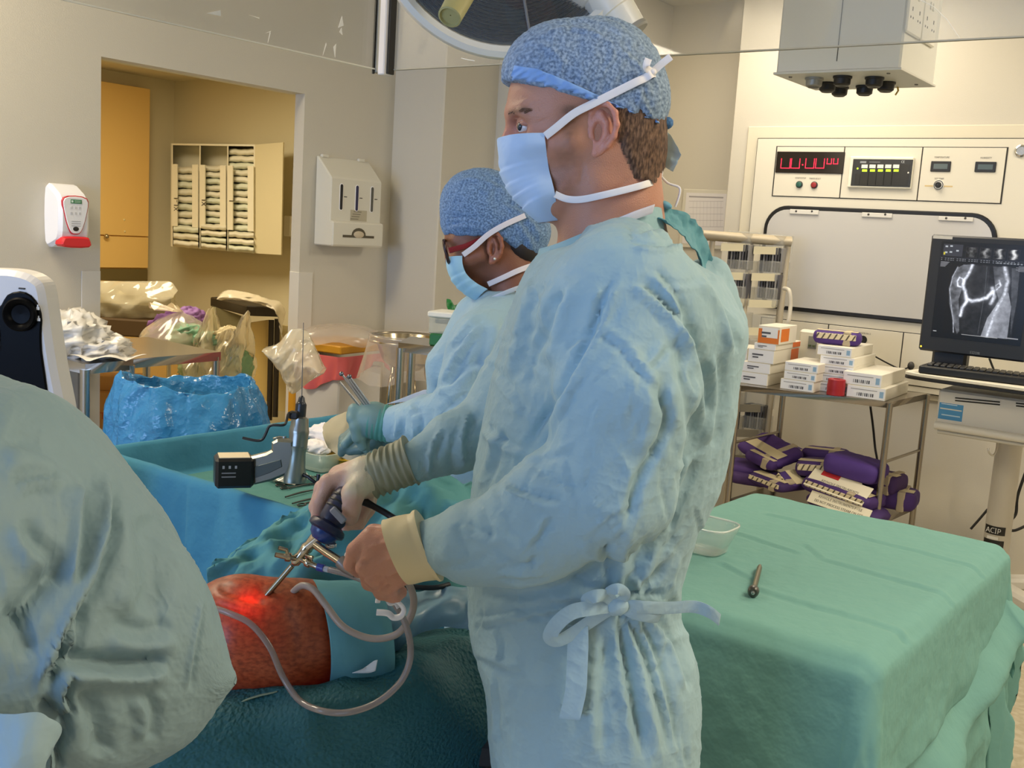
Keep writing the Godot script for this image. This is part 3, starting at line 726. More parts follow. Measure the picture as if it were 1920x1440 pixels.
func build_panel_wall() -> void:
	var ivory: StandardMaterial3D = mat("e2dccb", 0.4)
	var dark: StandardMaterial3D = mat("2a2824", 0.6)
	var t := thing("control_panel", "ivory theatre control panel with a red digital clock built into the back wall", "control panel", Vector3(-1.4, 0.86, -5.6))
	part("surround", MB.new().span(Vector3(-2.63, 0.83, -5.6), Vector3(0.4, 2.215, -5.588), 0.004), mat("ddd5bf", 0.5), t)
	part("seam", MB.new().span(Vector3(-2.562, 0.86, -5.59), Vector3(0.32, 2.15, -5.578), 0.001), dark, t)
	part("fascia", MB.new().span(Vector3(-2.557, 0.865, -5.59), Vector3(0.315, 2.145, PZ), 0.002), ivory, t)
	var cells := [[1459, 276, 1578, 374], [1586, 277, 1722, 374], [1730, 277, 1884, 378]]
	var y0 := on_z(1580, 371, PZ).y
	var y1 := on_z(1580, 276, PZ).y
	var xs := [on_z(1453, 320, PZ).x, on_z(1580, 320, PZ).x, on_z(1726, 320, PZ).x, on_z(1884, 320, PZ).x]
	part("seam", MB.new().span(Vector3(xs[0] - 0.004, y0 - 0.004, PZ - 0.002), Vector3(xs[3] + 0.004, y1 + 0.004, PZ + 0.002), 0.0), dark, t)
	var z := PZ + 0.005
	var cell := []
	for k in 3:
		cell.append(part("sub_panel", MB.new().span(Vector3(xs[k] + 0.003, y0, PZ), Vector3(xs[k + 1] - 0.003, y1, z), 0.001), ivory, t))
	# clock
	plate(cell[0], "clock_window", 1457, 284, 1580, 326, mat("140a0b", 0.12), z + 0.006, 0.007, 0.002)
	var red := glow("ff2440", 2.2)
	var zz := z + 0.0065
	for q in [[1465, 1481, 19], [1484, 1499, 19], [1511, 1526, 19], [1530, 1545, 19], [1551, 1559, 11], [1563, 1571, 11]]:
		var a := on_z(q[0], 297, zz)
		var b := on_z(q[1], 297 + q[2], zz)
		var w := 0.0035
		part("lit_segment", MB.new().span(Vector3(a.x, b.y, zz - 0.001), Vector3(a.x + w, a.y, zz + 0.0005), 0.0), red, cell[0])
		part("lit_segment", MB.new().span(Vector3(b.x - w, b.y, zz - 0.001), Vector3(b.x, a.y, zz + 0.0005), 0.0), red, cell[0])
		part("lit_segment", MB.new().span(Vector3(a.x + w, b.y, zz - 0.001), Vector3(b.x - w, b.y + w, zz + 0.0005), 0.0), red, cell[0])
	part("lit_dot", MB.new().cuboid(on_z(1505, 309, zz), Vector3(0.006, 0.006, 0.002), 0.0), red, cell[0])
	for q in [[1499, 346, "2d5f52"], [1527, 347, "9a2a2c"]]:
		var c := on_z(q[0], q[1], z)
		var x := Transform3D(Basis(Vector3(1, 0, 0), Vector3(0, 0, 1), Vector3(0, -1, 0)), c)
		part("button_ring", MB.new().lathe([Vector2(0.019, 0), Vector2(0.019, 0.005), Vector2(0.015, 0.007), Vector2(0.001, 0.007)], x, 24), mat("35322e", 0.4), cell[0])
		part("push_button", MB.new().lathe([Vector2(0.0145, 0.006), Vector2(0.0145, 0.011), Vector2(0.012, 0.013), Vector2(0.001, 0.0135)], x, 24), mat(q[2], 0.35), cell[0])
	var ink: StandardMaterial3D = mat("77726a", 0.7)
	lettering("START/STOP", 0.0085, ink, cell[0], on_z(1501, 334, z + 0.0005), Basis())
	lettering("TIMER RESET", 0.0085, ink, cell[0], on_z(1528, 335, z + 0.0005), Basis())
	# gas alarm
	plate(cell[1], "alarm_frame", 1594, 293, 1707, 355, mat("ece8d6", 0.35), z + 0.016, 0.016, 0.005)
	var za := z + 0.0185
	plate(cell[1], "alarm_face", 1600, 298, 1706, 351, mat("23262a", 0.25), za, 0.004, 0.001)
	for k in 5:
		var px := 1621.0 + k * 14.8
		plate(cell[1], "alarm_window", px - 5.6, 307, px + 5.6, 348, mat("15171a", 0.2), za + 0.0008, 0.002, 0.0004)
		plate(cell[1], "gas_label", px - 5.4, 308.5, px + 5.4, 315.5, mat("efefe8", 0.5), za + 0.002, 0.003, 0.0005)
		plate(cell[1], "alarm_lamp", px - 4.4, 317.5, px + 4.4, 322, glow("b7e83a", 0.9), za + 0.002, 0.002, 0.0004)
	plate(cell[1], "alarm_window", 1690, 308, 1702, 348, mat("1b1d20", 0.2), za + 0.0008, 0.002, 0.0004)
	plate(cell[1], "alarm_window", 1604, 326, 1611, 346, mat("1b1d20", 0.2), za + 0.0008, 0.002, 0.0004)
	part("power_lamp", MB.new().ball(on_z(1608, 316, za), Vector3(0.005, 0.005, 0.003), Basis(), 6, 10), glow("b7f03a", 1.2), cell[1])
	part("lock_screw", MB.new().ball(on_z(1703, 324, za), Vector3(0.005, 0.005, 0.003), Basis(), 6, 10), mat("e8e6df", 0.3), cell[1])
	plate(cell[1], "print_line", 1613, 302, 1624, 306, mat("8f9499", 0.5), za + 0.0006, 0.001, 0.0)
	plate(cell[1], "print_line", 1630, 303, 1650, 305, mat("6a6e72", 0.5), za + 0.0006, 0.001, 0.0)
	lettering("CE", 0.012, mat("c4c8ca", 0.5), cell[1], on_z(1693, 303.5, za + 0.0004), Basis())
	# temperature and humidity
	for q in [[1746, 302, 1781, 322], [1829, 303, 1866, 323]]:
		plate(cell[2], "display_bezel", q[0], q[1], q[2], q[3], mat("1c1c1c", 0.3), z + 0.006, 0.006, 0.002)
		plate(cell[2], "display", q[0] + 5, q[1] + 5, q[2] - 5, q[3] - 5, mat("59676c", 0.15), z + 0.0068, 0.002, 0.0)
	lettering("TEMPERATURE", 0.0085, ink, cell[2], on_z(1766, 295, z + 0.0005), Basis())
	lettering("HUMIDITY", 0.0085, ink, cell[2], on_z(1849, 296, z + 0.0005), Basis())
	lettering("SET TEMP", 0.008, ink, cell[2], on_z(1761, 335, z + 0.0005), Basis())
	var kx := Transform3D(Basis(Vector3(1, 0, 0), Vector3(0, 0, 1), Vector3(0, -1, 0)), on_z(1760, 347, z))
	part("dial_ring", MB.new().lathe([Vector2(0.026, 0), Vector2(0.025, 0.004), Vector2(0.001, 0.004)], kx, 28), mat("f0eee6", 0.4), cell[2])
	part("dial_scale", MB.new().lathe([Vector2(0.0235, 0.0035), Vector2(0.0235, 0.0048), Vector2(0.02, 0.005), Vector2(0.02, 0.0035)], kx, 28), mat("2b2a28", 0.5), cell[2])
	part("knob", MB.new().lathe([Vector2(0.015, 0.003), Vector2(0.0145, 0.018), Vector2(0.012, 0.021), Vector2(0.001, 0.021)], kx, 20), mat("1a1918", 0.4), cell[2])
	plate(cell[2], "tape_strip", 1734, 347, 1786, 351, mat("d7bf8c", 0.7), z + 0.0008, 0.001, 0.0)
	part("key_lock", MB.new().lathe([Vector2(0.03, 0), Vector2(0.029, 0.008), Vector2(0.022, 0.012), Vector2(0.02, 0.006), Vector2(0.001, 0.006)], Transform3D(kx.basis, on_z(1915, 283, PZ)), 28), mat("c9c7c0", 0.2, 0.8), t)
	# whiteboard with its black gasket
	var p0 := on_z(1437, 392, PZ)
	var p1 := on_z(1878, 392, PZ)
	var wy1 := on_z(1640, 392, PZ).y
	var wy0 := on_z(1600, 594, PZ).y
	var wc := Vector3((p0.x + p1.x) * 0.5, (wy0 + wy1) * 0.5, PZ)
	var hw := (p1.x - p0.x) * 0.5
	var hh := (wy1 - wy0) * 0.5
	var gasket := rounded(hw, hh, 0.13)
	var board := rounded(hw - 0.022, hh - 0.022, 0.11)
	var wb := part("board_gasket", MB.new().prism(gasket, 0.014, Transform3D(Basis(), wc), 0.005), mat("0f0f10", 0.4), t)
	part("whiteboard", MB.new().prism(board, 0.0165, Transform3D(Basis(), wc), 0.001), mat("c9c7c4", 0.16), t)
	for q in [[1481, 1534, 398], [1616, 1672, 404], [1760, 1824, 411]]:
		var s := plate(t, "film_clip", q[0], q[2] - 6, q[1], q[2] + 5, mat("dedbd4", 0.4), PZ + 0.024, 0.008, 0.002)
		for u in [0.22, 0.78]:
			part("clip_screw", MB.new().ball(on_z(lerpf(q[0], q[1], u), q[2] - 2.0, PZ + 0.024), Vector3(0.006, 0.006, 0.003), Basis(), 6, 10), mat("4b4843", 0.4), s)
	# lower flaps
	var ly1 := on_z(1500, 603, PZ).y
	var ly0 := 0.9
	var lx := [on_z(1425, 630, PZ).x, on_z(1552, 630, PZ).x, on_z(1694, 630, PZ).x, -0.6]
	part("seam", MB.new().span(Vector3(lx[0] - 0.004, ly0 - 0.004, PZ - 0.002), Vector3(lx[3] + 0.004, ly1 + 0.004, PZ + 0.002), 0.0), dark, t)
	for k in 3:
		part("flap", MB.new().span(Vector3(lx[k] + 0.003, ly0, PZ), Vector3(lx[k + 1] - 0.003, ly1, z), 0.001), ivory, t)
	part("gas_port", MB.new().lathe([Vector2(0.022, 0.0), Vector2(0.022, 0.004), Vector2(0.018, 0.005), Vector2(0.001, 0.002)], Transform3D(kx.basis, on_z(1618, 637, z)), 28), mat("151514", 0.5), t)
	lettering("OXYGEN No 2", 0.009, ink, t, on_z(1620, 625, z + 0.0005), Basis())
	# notice in a frame on the wall beyond
	var nz := -5.885
	var nf := thing("framed_notice", "printed table in a pale frame on the wall left of the control panel", "notice", on_z(1325, 440, nz))
	plate(nf, "frame", 1281, 354, 1372, 470, mat("d8d3c4", 0.5), nz, 0.014, 0.004)
	plate(nf, "paper", 1287, 361, 1368, 462, mat("e6e2e2", 0.7), nz + 0.002, 0.003, 0.0)
	plate(nf, "print_line", 1292, 367, 1356, 372, mat("a9a4a6", 0.7), nz + 0.003, 0.001, 0.0)
	for k in 5: seg(nf, "print_line", 1292, 377 + k * 12, 1356, 377.4 + k * 12, 0.0008, mat("a29da3", 0.7), nz + 0.002)
	for k in 9: seg(nf, "print_line", 1300 + k * 6.5, 378, 1299 + k * 6.5, 425, 0.0005, mat("b5b0b5", 0.7), nz + 0.002)
	build_rack()

func build_rack() -> void:
	# beige rack of clear trays beside the trolley
	var t := thing("tray_rack", "beige metal rack of clear tilt trays with cream label bars beside the trolley", "rack", Vector3(-2.3, 0, -5.2))
	var fr: StandardMaterial3D = mat("b7ab93", 0.5)
	var lab: StandardMaterial3D = mat("d9cfae", 0.6)
	var d := 5.55
	var post := func(a: Vector2, b: Vector2, w: float) -> void:
		var p := at(a.x, a.y, d)
		var q := at(b.x, b.y, d)
		var foot := p + (q - p) * (p.y / (p.y - q.y))
		part("post", MB.new().tube(PackedVector3Array([foot, p]), w * 0.75, 4), fr, t)
	post.call(Vector2(1337, 440), Vector2(1316, 640), 0.022)
	post.call(Vector2(1408, 455), Vector2(1388, 660), 0.02)
	post.call(Vector2(1478, 448), Vector2(1458, 625), 0.026)
	part("top_rail", MB.new().tube(PackedVector3Array([at(1318, 441, d - 0.02), at(1484, 453, d - 0.02)]), 0.026, 4), fr, t)
	var rows := [[1352, 1405, 463, 1413, 1467, 469], [1350, 1400, 517, 1409, 1460, 519], [1345, 1394, 566, 1404, 1454, 569], [1340, 1390, 615, 1398, 1447, 621], [1336, 1384, 664, 1390, 1440, 668], [1330, 1378, 765, 1384, 1432, 765], [1326, 1374, 812, 1380, 1428, 812], [1322, 1370, 860, 1376, 1424, 860]]
	for i in rows.size():
		var r: Array = rows[i]
		for k in 2:
			var a := at(r[k * 3], r[k * 3 + 2], d - 0.03)
			var b := at(r[k * 3 + 1], r[k * 3 + 2] + 1.5, d - 0.03)
			var up := Vector3(0, 0.02, 0)
			part("label_bar", MB.new().loft([PackedVector3Array([a - up, b - up, b + up, a + up]), PackedVector3Array([a - up + Vector3(0, 0, -0.01), b - up + Vector3(0, 0, -0.01), b + up + Vector3(0, 0, -0.01), a + up + Vector3(0, 0, -0.01)])]), lab if i < 5 else mat("9a927e", 0.5), t)
			var ea := a + Vector3(0.01, 0.03, -0.12)
			var w := (b - a).length() - 0.02
			part("tray", MB.new().cuboid((a + b) * 0.5 + Vector3(0, 0.035, -0.1), Vector3(w, 0.1, 0.14), 0.004), clear("cfcfc8", 0.3, 0.2), t)
			if i in [0, 1, 5]:
				for j in 8:
					part("packet", MB.new().cuboid(ea + Vector3(w * (j + 0.2) / 8.0, -0.075, 0.02), Vector3(0.01, 0.13, 0.06), 0.002), mat(["3b3a3d", "8d8b8a", "55545a"][(j + i) % 3], 0.4), t)
	var h := spline(PackedVector3Array([at(1470, 541, d - 0.05), at(1480, 546, d - 0.1), at(1482, 575, d - 0.1), at(1477, 606, d - 0.1), at(1466, 612, d - 0.05)]), 5)
	part("handle", MB.new().tube(h, 0.011, 10), mat("cfc8b8", 0.4), t)

# ---------------------------------------------------------------- trolley with boxes and wrapped sets
func drop(o: Vector3, dx: float, dz: float) -> Vector3:
	return o + Vector3(dx, 0, dz)

func carton(label: String, group: String, lo: Vector3, s: Vector3, yaw: float, kind: int) -> void:
	# lo: front left bottom corner; s: width along x, height, length away from the viewer
	var b := Basis(Vector3.UP, yaw)
	var c := lo + b * Vector3(s.x * 0.5, s.y * 0.5, -s.z * 0.5)
	var t := thing("implant_box", label, "box", c - Vector3(0, s.y * 0.5, 0), group)
	part("carton", MB.new().cuboid(c, s, 0.002, b), mat("e9e4d6", 0.5), t)
	var f := c + b * Vector3(0, 0, s.z * 0.5)
	if kind == 2:
		part("orange_band", MB.new().cuboid(f + b * Vector3(0, -s.y * 0.08, 0.0004), Vector3(s.x * 0.96, s.y * 0.8, 0.0012), 0.0, b), mat("e27a22", 0.5), t)
		part("orange_band", MB.new().cuboid(c + b * Vector3(s.x * 0.5 + 0.0004, 0, s.z * 0.5 - 0.075), Vector3(0.0012, s.y * 0.72, 0.11), 0.0, b), mat("e27a22", 0.5), t)
		part("end_label", MB.new().cuboid(f + b * Vector3(s.x * 0.05, s.y * 0.12, 0.0014), Vector3(s.x * 0.72, s.y * 0.56, 0.0012), 0.0, b), mat("eef0f4", 0.5), t)
	else:
		part("end_label", MB.new().cuboid(f + b * Vector3(0, 0, 0.0004), Vector3(s.x * 0.97, s.y * 0.9, 0.0012), 0.0, b), mat("eceef4", 0.5), t)
		if kind == 3:
			part("orange_band", MB.new().cuboid(c + b * Vector3(s.x * 0.5 + 0.0004, 0.0, -s.z * 0.32), Vector3(0.0012, s.y * 0.8, s.z * 0.3), 0.0, b), mat("e06f28", 0.5), t)
	var k: StandardMaterial3D = mat("55565e", 0.6)
	if kind == 1:
		for j in 9:
			part("barcode_bar", MB.new().cuboid(f + b * Vector3(s.x * (-0.22 + j * 0.05), -s.y * 0.17, 0.0012), Vector3(0.0025 + 0.002 * (j % 3), s.y * 0.26, 0.0008), 0.0, b), k, t)
		part("print_line", MB.new().cuboid(f + b * Vector3(-0.01, s.y * 0.22, 0.0012), Vector3(s.x * 0.68, s.y * 0.07, 0.0008), 0.0, b), mat("a5a6ad", 0.6), t)
		part("blue_mark", MB.new().cuboid(f + b * Vector3(s.x * 0.4, -s.y * 0.03, 0.0012), Vector3(s.x * 0.1, s.y * 0.5, 0.0008), 0.0, b), mat("8fb3d4", 0.5), t)
	else:
		part("print_line", MB.new().cuboid(f + b * Vector3(-s.x * 0.12, s.y * 0.1, 0.0024), Vector3(s.x * 0.42, s.y * 0.11, 0.0008), 0.0, b), k, t)
		part("print_line", MB.new().cuboid(f + b * Vector3(-s.x * 0.2, -s.y * 0.1, 0.0024), Vector3(s.x * 0.22, s.y * 0.1, 0.0008), 0.0, b), k, t)

var stripes: StandardMaterial3D
func stripe_tape() -> StandardMaterial3D:
	if stripes == null:
		var im := Image.create(64, 64, false, Image.FORMAT_RGB8)
		for y in 64:
			for x in 64:
				im.set_pixel(x, y, Color.html("4f453a") if posmod(x + y / 2, 16) < 4 else Color.html("e0d3b2"))
		stripes = StandardMaterial3D.new()
		stripes.albedo_texture = ImageTexture.create_from_image(im)
		stripes.roughness = 0.6
		stripes.uv1_triplanar = true
		stripes.uv1_scale = Vector3.ONE * 9.0
	return stripes

func wrapped_set(label: String, c: Vector3, s: Vector3, b: Basis, hex := "4b2f7c", tape := 1, sd := 1) -> Node3D:
	# a soft wrapped instrument tray, c at the middle of its base
	var t := thing("wrapped_set", label, "wrapped pack", c, "purple wrapped instrument sets")
	t.basis = b
	var n := FastNoiseLite.new()
	n.seed = sd
	n.frequency = 16.0
	var body := MB.new()
	var rows := []
	for i in 13:
		var v := i / 12.0
		var ring := PackedVector3Array()
		var th := -PI * 0.5 + PI * v
		var shrink := pow(maxf(cos(th), 0.0), 0.18)
		for k in 32:
			var a := -TAU * k / 32.0
			var ca := cos(a)
			var sa := sin(a)
			var q := 1.0 / pow(pow(absf(ca), 7.0) + pow(absf(sa), 7.0), 1.0 / 7.0)
			var p := Vector3(ca * q * s.x * 0.5 * shrink, s.y * 0.5 + s.y * 0.5 * sin(th), sa * q * s.z * 0.5 * shrink)
			ring.append(p * (1.0 + 0.05 * n.get_noise_3dv(p + Vector3(sd, 0, 0))))
		rows.append(ring)
	body.loft(rows)
	part("wrap", body, mat(hex, 0.75), t, true)
	if tape > 0:
		var e := 0.003
		var tp := MB.new()
		tp.cuboid(Vector3(0, s.y + e * 0.3, s.z * 0.16), Vector3(s.x * 0.86, e, s.z * 0.3), 0.001)
		part("autoclave_tape", tp, mat("d8cba6", 0.6), t, true)
		var fr := MB.new().cuboid(Vector3(0, s.y * 0.64, s.z * 0.5 - 0.001), Vector3(s.x * 0.82, s.y * 0.42, 0.006), 0.002)
		if tape > 1: part("striped_tape", fr, stripe_tape(), t, true)
		part("paper_band", MB.new().cuboid(Vector3(s.x * 0.22, s.y * 0.51, 0), Vector3(0.035, s.y * 1.03, s.z * 1.004), 0.004), mat("b3a58c", 0.65), t, true)
	return t

func build_trolley() -> void:
	var y := 0.9
	var fl := on_y(1385, 722, y)
	var fr := on_y(1669, 754, y)
	var br := on_y(1739, 738, y)
	var bl := fl + br - fr
	var steel: StandardMaterial3D = mat("a59c8f", 0.25, 0.9)
	var mid := (fl + br) * 0.5
	var t := thing("steel_trolley", "steel two-shelf trolley carrying white boxes above and purple packs below", "trolley", Vector3(mid.x, 0, mid.z))
	var lowy := 0.34
	var cs := [fl, fr, br, bl]
	for lev in [y, lowy]:
		var r1 := PackedVector3Array()
		var r2 := PackedVector3Array()
		for p in cs:
			r1.append(Vector3(p.x, lev - 0.028, p.z))
			r2.append(Vector3(p.x, lev, p.z))
		part("shelf", MB.new().loft([r1, r2]), steel, t)
	for p in cs:
		part("leg", MB.new().rod(Vector3(p.x, 0.09, p.z), Vector3(p.x, y - 0.005, p.z), 0.0145, 14), steel, t)
		var wx := Transform3D(Basis(Vector3(0, 1, 0), Vector3(1, 0, 0), Vector3(0, 0, -1)), Vector3(p.x - 0.012, 0.045, p.z))
		part("castor", MB.new().lathe([Vector2(0.001, 0), Vector2(0.04, 0.0), Vector2(0.045, 0.006), Vector2(0.045, 0.018), Vector2(0.04, 0.024), Vector2(0.001, 0.024)], wx, 20), mat("2c2b2a", 0.6), t)
	part("side_rail", MB.new().rod(Vector3(fr.x, 0.62, fr.z), Vector3(br.x, 0.62, br.z), 0.007, 10), steel, t)
	part("side_rail", MB.new().rod(Vector3(fl.x, 0.62, fl.z), Vector3(bl.x, 0.62, bl.z), 0.007, 10), steel, t)
	# boxes: [left px, right px, z of the front, height, length, kind, label]
	var yaw := 0.06
	var stacks := [
		["implant boxes in the left stack", -4.72, y, [
			[1386, 1440, 0.058, 0.3, 0, "white box at the bottom of the tallest stack, far left of the trolley"],
			[1392, 1443, 0.05, 0.3, 0, "white box second from the bottom of the tallest stack on the trolley"],
			[1400, 1448, 0.066, 0.36, 3, "white box with an orange side patch, third in the tallest stack"],
			[1410, 1450, 0.03, 0.36, 3, "thin white box just under the orange-ended box"],
			[1415, 1455, 0.085, 0.24, 2, "orange-banded box on top of the tallest stack"]]],
		["implant boxes in the middle stack", -4.73, y, [
			[1466, 1528, 0.05, 0.28, 1, "slightly crushed white box at the bottom of the three-box stack"],
			[1471, 1531, 0.04, 0.28, 1, "white barcoded box in the middle of the three-box stack"],
			[1471, 1533, 0.043, 0.28, 1, "white barcoded box on top of the three-box stack"]]],
		["implant boxes in the back stack", -4.84, y, [
			[1537, 1594, 0.048, 0.36, 1, "white box at the bottom of the stack behind the red tape roll"],
			[1535, 1596, 0.04, 0.36, 1, "white box second from the bottom behind the red tape roll"],
			[1538, 1600, 0.042, 0.36, 1, "white box in the stack behind the red tape, two below the purple pack"],
			[1536, 1600, 0.042, 0.36, 1, "white box in the back stack, next but one under the purple pack"],
			[1529, 1593, 0.046, 0.36, 1, "white barcoded box directly under the small purple pack"]]],
		["implant boxes in the right stack", -4.795, y, [
			[1592, 1665, 0.057, 0.42, 1, "white box at the bottom of the two-box stack at the trolley's right end"],
			[1583, 1655, 0.06, 0.42, 1, "white box on top of the two-box stack at the trolley's right end"]]],
	]
	var tops := {}
	for s in stacks:
		var yy: float = s[2]
		for q in s[3]:
			var a := on_z(q[0], 690, s[1])
			var b := on_z(q[1], 690, s[1])
			carton(q[5], s[0], Vector3(a.x, yy, s[1]), Vector3(b.x - a.x, q[2], q[3]), yaw, q[4])
			yy += q[2]
		tops[s[0]] = yy
	# a box pushed behind the tallest stack, seen past the gown
	carton("lilac and orange ended box just visible at the gown's edge, left of the stacks", "", Vector3(on_z(1372, 680, -4.95).x, y, -4.97), Vector3(0.07, 0.145, 0.2), yaw, 3)
	# little meter standing behind
	var dv := thing("wall_meter", "small white meter with a grey display standing behind the orange box", "meter", Vector3(on_z(1516, 645, -5.2).x, y, -5.2))
	var mc := on_z(1517, 643, -5.2)
	part("case", MB.new().span(Vector3(mc.x - 0.06, y, -5.26), Vector3(mc.x + 0.055, on_z(1517, 619, -5.2).y, -5.2), 0.012), mat("e6e1d2", 0.4), dv)
	part("display", MB.new().cuboid(mc + Vector3(0.018, 0.005, 0.001), Vector3(0.045, 0.065, 0.004), 0.001), mat("8f9088", 0.25), dv)
	for k in 2: part("key", MB.new().cuboid(mc + Vector3(0.006 + 0.022 * k, -0.012, 0.004), Vector3(0.014, 0.012, 0.004), 0.001), mat("5f6a4a", 0.4), dv)
	# red tape roll
	var rc := on_y(1561, 742, y)
	var rx := Transform3D(Basis(), Vector3(rc.x, y, rc.z - 0.035))
	var rt := thing("tape_roll", "thick red tape roll standing at the trolley's front edge", "tape roll", rx.origin)
	part("roll", MB.new().lathe([Vector2(0.016, 0.0), Vector2(0.038, 0.0), Vector2(0.041, 0.003), Vector2(0.04, 0.024), Vector2(0.041, 0.026), Vector2(0.041, 0.05), Vector2(0.04, 0.052), Vector2(0.039, 0.073), Vector2(0.036, 0.076), Vector2(0.016, 0.076), Vector2(0.016, 0.0)], rx, 32), mat("a31c26", 0.45), rt)
	# purple sets
	var by: float = tops["implant boxes in the back stack"]
	var pc := on_z(1563, 668, -4.95)
	wrapped_set("small purple pack with striped tape on top of the white boxes", Vector3(pc.x, by, -4.98), Vector3(0.22, 0.065, 0.17), Basis(Vector3.UP, 0.25), "4b2f7c", 2, 3)
	var ly := lowy
	var row := func(px: float, py: float, z: float, s: Vector3, b: Basis, label: String, hex: String, tape: int, sd: int) -> void:
		var c := on_z(px, py, z)
		var base := c - b * Vector3(0, s.y * 0.5, 0)
		base.y = maxf(base.y, ly + 0.003)
		wrapped_set(label, base, s, b, hex, tape, sd)
	var yaw0 := Basis(Vector3.UP, 0.2)
	row.call(1413, 893, -4.86, Vector3(0.2, 0.055, 0.26), yaw0, "flat dark purple pack at the bottom left of the trolley's lower shelf", "40285f", 0, 4)
	row.call(1455, 902, -4.8, Vector3(0.22, 0.05, 0.2), Basis(Vector3.UP, -0.25) * Basis(Vector3.BACK, -0.08), "low purple pack with a striped band at the front of the lower shelf", "3d2660", 2, 5)
	row.call(1400, 876, -4.9, Vector3(0.2, 0.05, 0.25), yaw0, "purple pack under the tilted one at the left end of the lower shelf", "472d70", 0, 6)
	row.call(1434, 862, -4.84, Vector3(0.17, 0.05, 0.12), Basis(Vector3.UP, -0.2) * Basis(Vector3.BACK, -0.2), "narrow purple roll with a paper band between the stacked packs", "452b6e", 1, 7)
	row.call(1444, 845, -4.93, Vector3(0.28, 0.055, 0.22), Basis(Vector3.UP, -0.35) * Basis(Vector3.BACK, -0.2) * Basis(Vector3.RIGHT, 0.25), "tilted purple pack with a broad cream tape on the left heap", "4a2e78", 1, 8)
	row.call(1480, 850, -5.12, Vector3(0.16, 0.05, 0.2), Basis(Vector3.UP, -0.3) * Basis(Vector3.BACK, -0.15), "purple pack behind the tilted one, near the rear leg", "46306f", 1, 9)
	row.call(1496, 900, -4.86, Vector3(0.11, 0.05, 0.22), Basis(Vector3.UP, -0.35) * Basis(Vector3.BACK, -0.55), "steeply leaning purple pack with striped tape in the shelf's middle", "482e75", 2, 10)
	row.call(1535, 876, -4.92, Vector3(0.2, 0.075, 0.18), Basis(Vector3.UP, 0.15) * Basis(Vector3.BACK, 0.08), "purple pack with broad striped tape, left of the smooth purple pack", "432a6c", 2, 11)
	row.call(1548, 850, -5.15, Vector3(0.22, 0.05, 0.14), Basis(Vector3.UP, 0.1) * Basis(Vector3.BACK, 0.05), "purple pack at the back with a grey paper strip", "4a3176", 1, 12)
	row.call(1605, 876, -4.88, Vector3(0.27, 0.095, 0.2), Basis(Vector3.UP, -0.05) * Basis(Vector3.BACK, -0.09), "smooth bulky purple pack resting on the camera set", "4d3384", 0, 13)
	row.call(1660, 903, -5.0, Vector3(0.17, 0.09, 0.18), Basis(Vector3.UP, -0.1), "purple pack behind the trolley's front right leg", "41285f", 1, 14)
	row.call(1672, 931, -5.02, Vector3(0.24, 0.09, 0.2), Basis(Vector3.UP, 0.15), "large purple pack at the right end of the lower shelf", "44296e", 1, 15)
	row.call(1582, 922, -4.83, Vector3(0.36, 0.07, 0.22), Basis(Vector3.UP, -0.12) * Basis(Vector3.BACK, -0.12), "purple pack with a big white camera set label across its top", "43296a", 2, 16)
	row.call(1590, 950, -4.8, Vector3(0.36, 0.06, 0.2), Basis(Vector3.UP, -0.1) * Basis(Vector3.BACK, -0.1), "lowest purple pack with a printed label strip at the green table's edge", "3f2763", 0, 17)
	# the printed labels lie on the two front packs
	var packs := get_children()
	var cam_set: Node3D = null
	var low_set: Node3D = null
	for q in packs:
		if q.has_meta("label") and str(q.get_meta("label")).contains("camera set label"): cam_set = q
		if q.has_meta("label") and str(q.get_meta("label")).contains("printed label strip"): low_set = q
	var paper: StandardMaterial3D = mat("e4ddc8", 0.7)
	var bb := cam_set.transform.basis * Basis(Vector3.RIGHT, -0.9)
	var lc := cam_set.transform * Vector3(0.0, 0.072, 0.075)
	var l1 := part("paper_label", MB.new().cuboid(lc, Vector3(0.3, 0.11, 0.003), 0.001, bb), paper, cam_set)
	lettering("KEYHOLE INSTRUMENTS", 0.013, mat("4a463c", 0.7), cam_set, lc + bb * Vector3(0.01, 0.0, 0.002), bb)
	lettering("CAMERA SET 7 - LE", 0.019, mat("2d2a26", 0.7), cam_set, lc + bb * Vector3(0.03, -0.027, 0.002), bb)
	part("red_sticker", MB.new().cuboid(lc + bb * Vector3(-0.06, 0.045, 0.002), Vector3(0.09, 0.03, 0.002), 0.0, bb), mat("b3262c", 0.6), cam_set)
	var b2 := low_set.transform.basis * Basis(Vector3.RIGHT, -0.6)
	var l2 := low_set.transform * Vector3(0.0, 0.05, 0.1)
	part("paper_label", MB.new().cuboid(l2, Vector3(0.3, 0.06, 0.003), 0.001, b2), paper, low_set)
	lettering("KEYHOLE INSTRUMENTS F - LE", 0.012, mat("4a463c", 0.7), low_set, l2 + b2 * Vector3(0, 0.012, 0.002), b2)
	lettering("DO NOT PROCESS STEAM ON SET", 0.012, mat("2d2a26", 0.7), low_set, l2 + b2 * Vector3(0, -0.012, 0.002), b2)
	# cable looping down behind the trolley
	solo("cable", "thin black cable hanging between the trolley's legs", "cable", MB.new().tube(spline(path_at([1632, 762, 5.35, 1637, 800, 5.4, 1641, 840, 5.42, 1647, 880, 5.42, 1660, 1010, 5.45]), 6), 0.006, 8), mat("1c1b1b", 0.5))
	solo("cable", "thin black cable from the stacks to the grey plug by the monitor shelf", "cable", MB.new().tube(spline(path_at([1640, 668, 5.4, 1668, 683, 5.45, 1690, 692, 5.42, 1706, 688, 5.4]), 6), 0.004, 8), mat("1f1e1d", 0.5))
	solo("plug", "dark grey cable plug on the wall left of the keyboard shelf", "plug", MB.new().ball(at(1708, 686, 5.4), Vector3(0.018, 0.022, 0.018), Basis(), 8, 12), mat("3b3a38", 0.5))

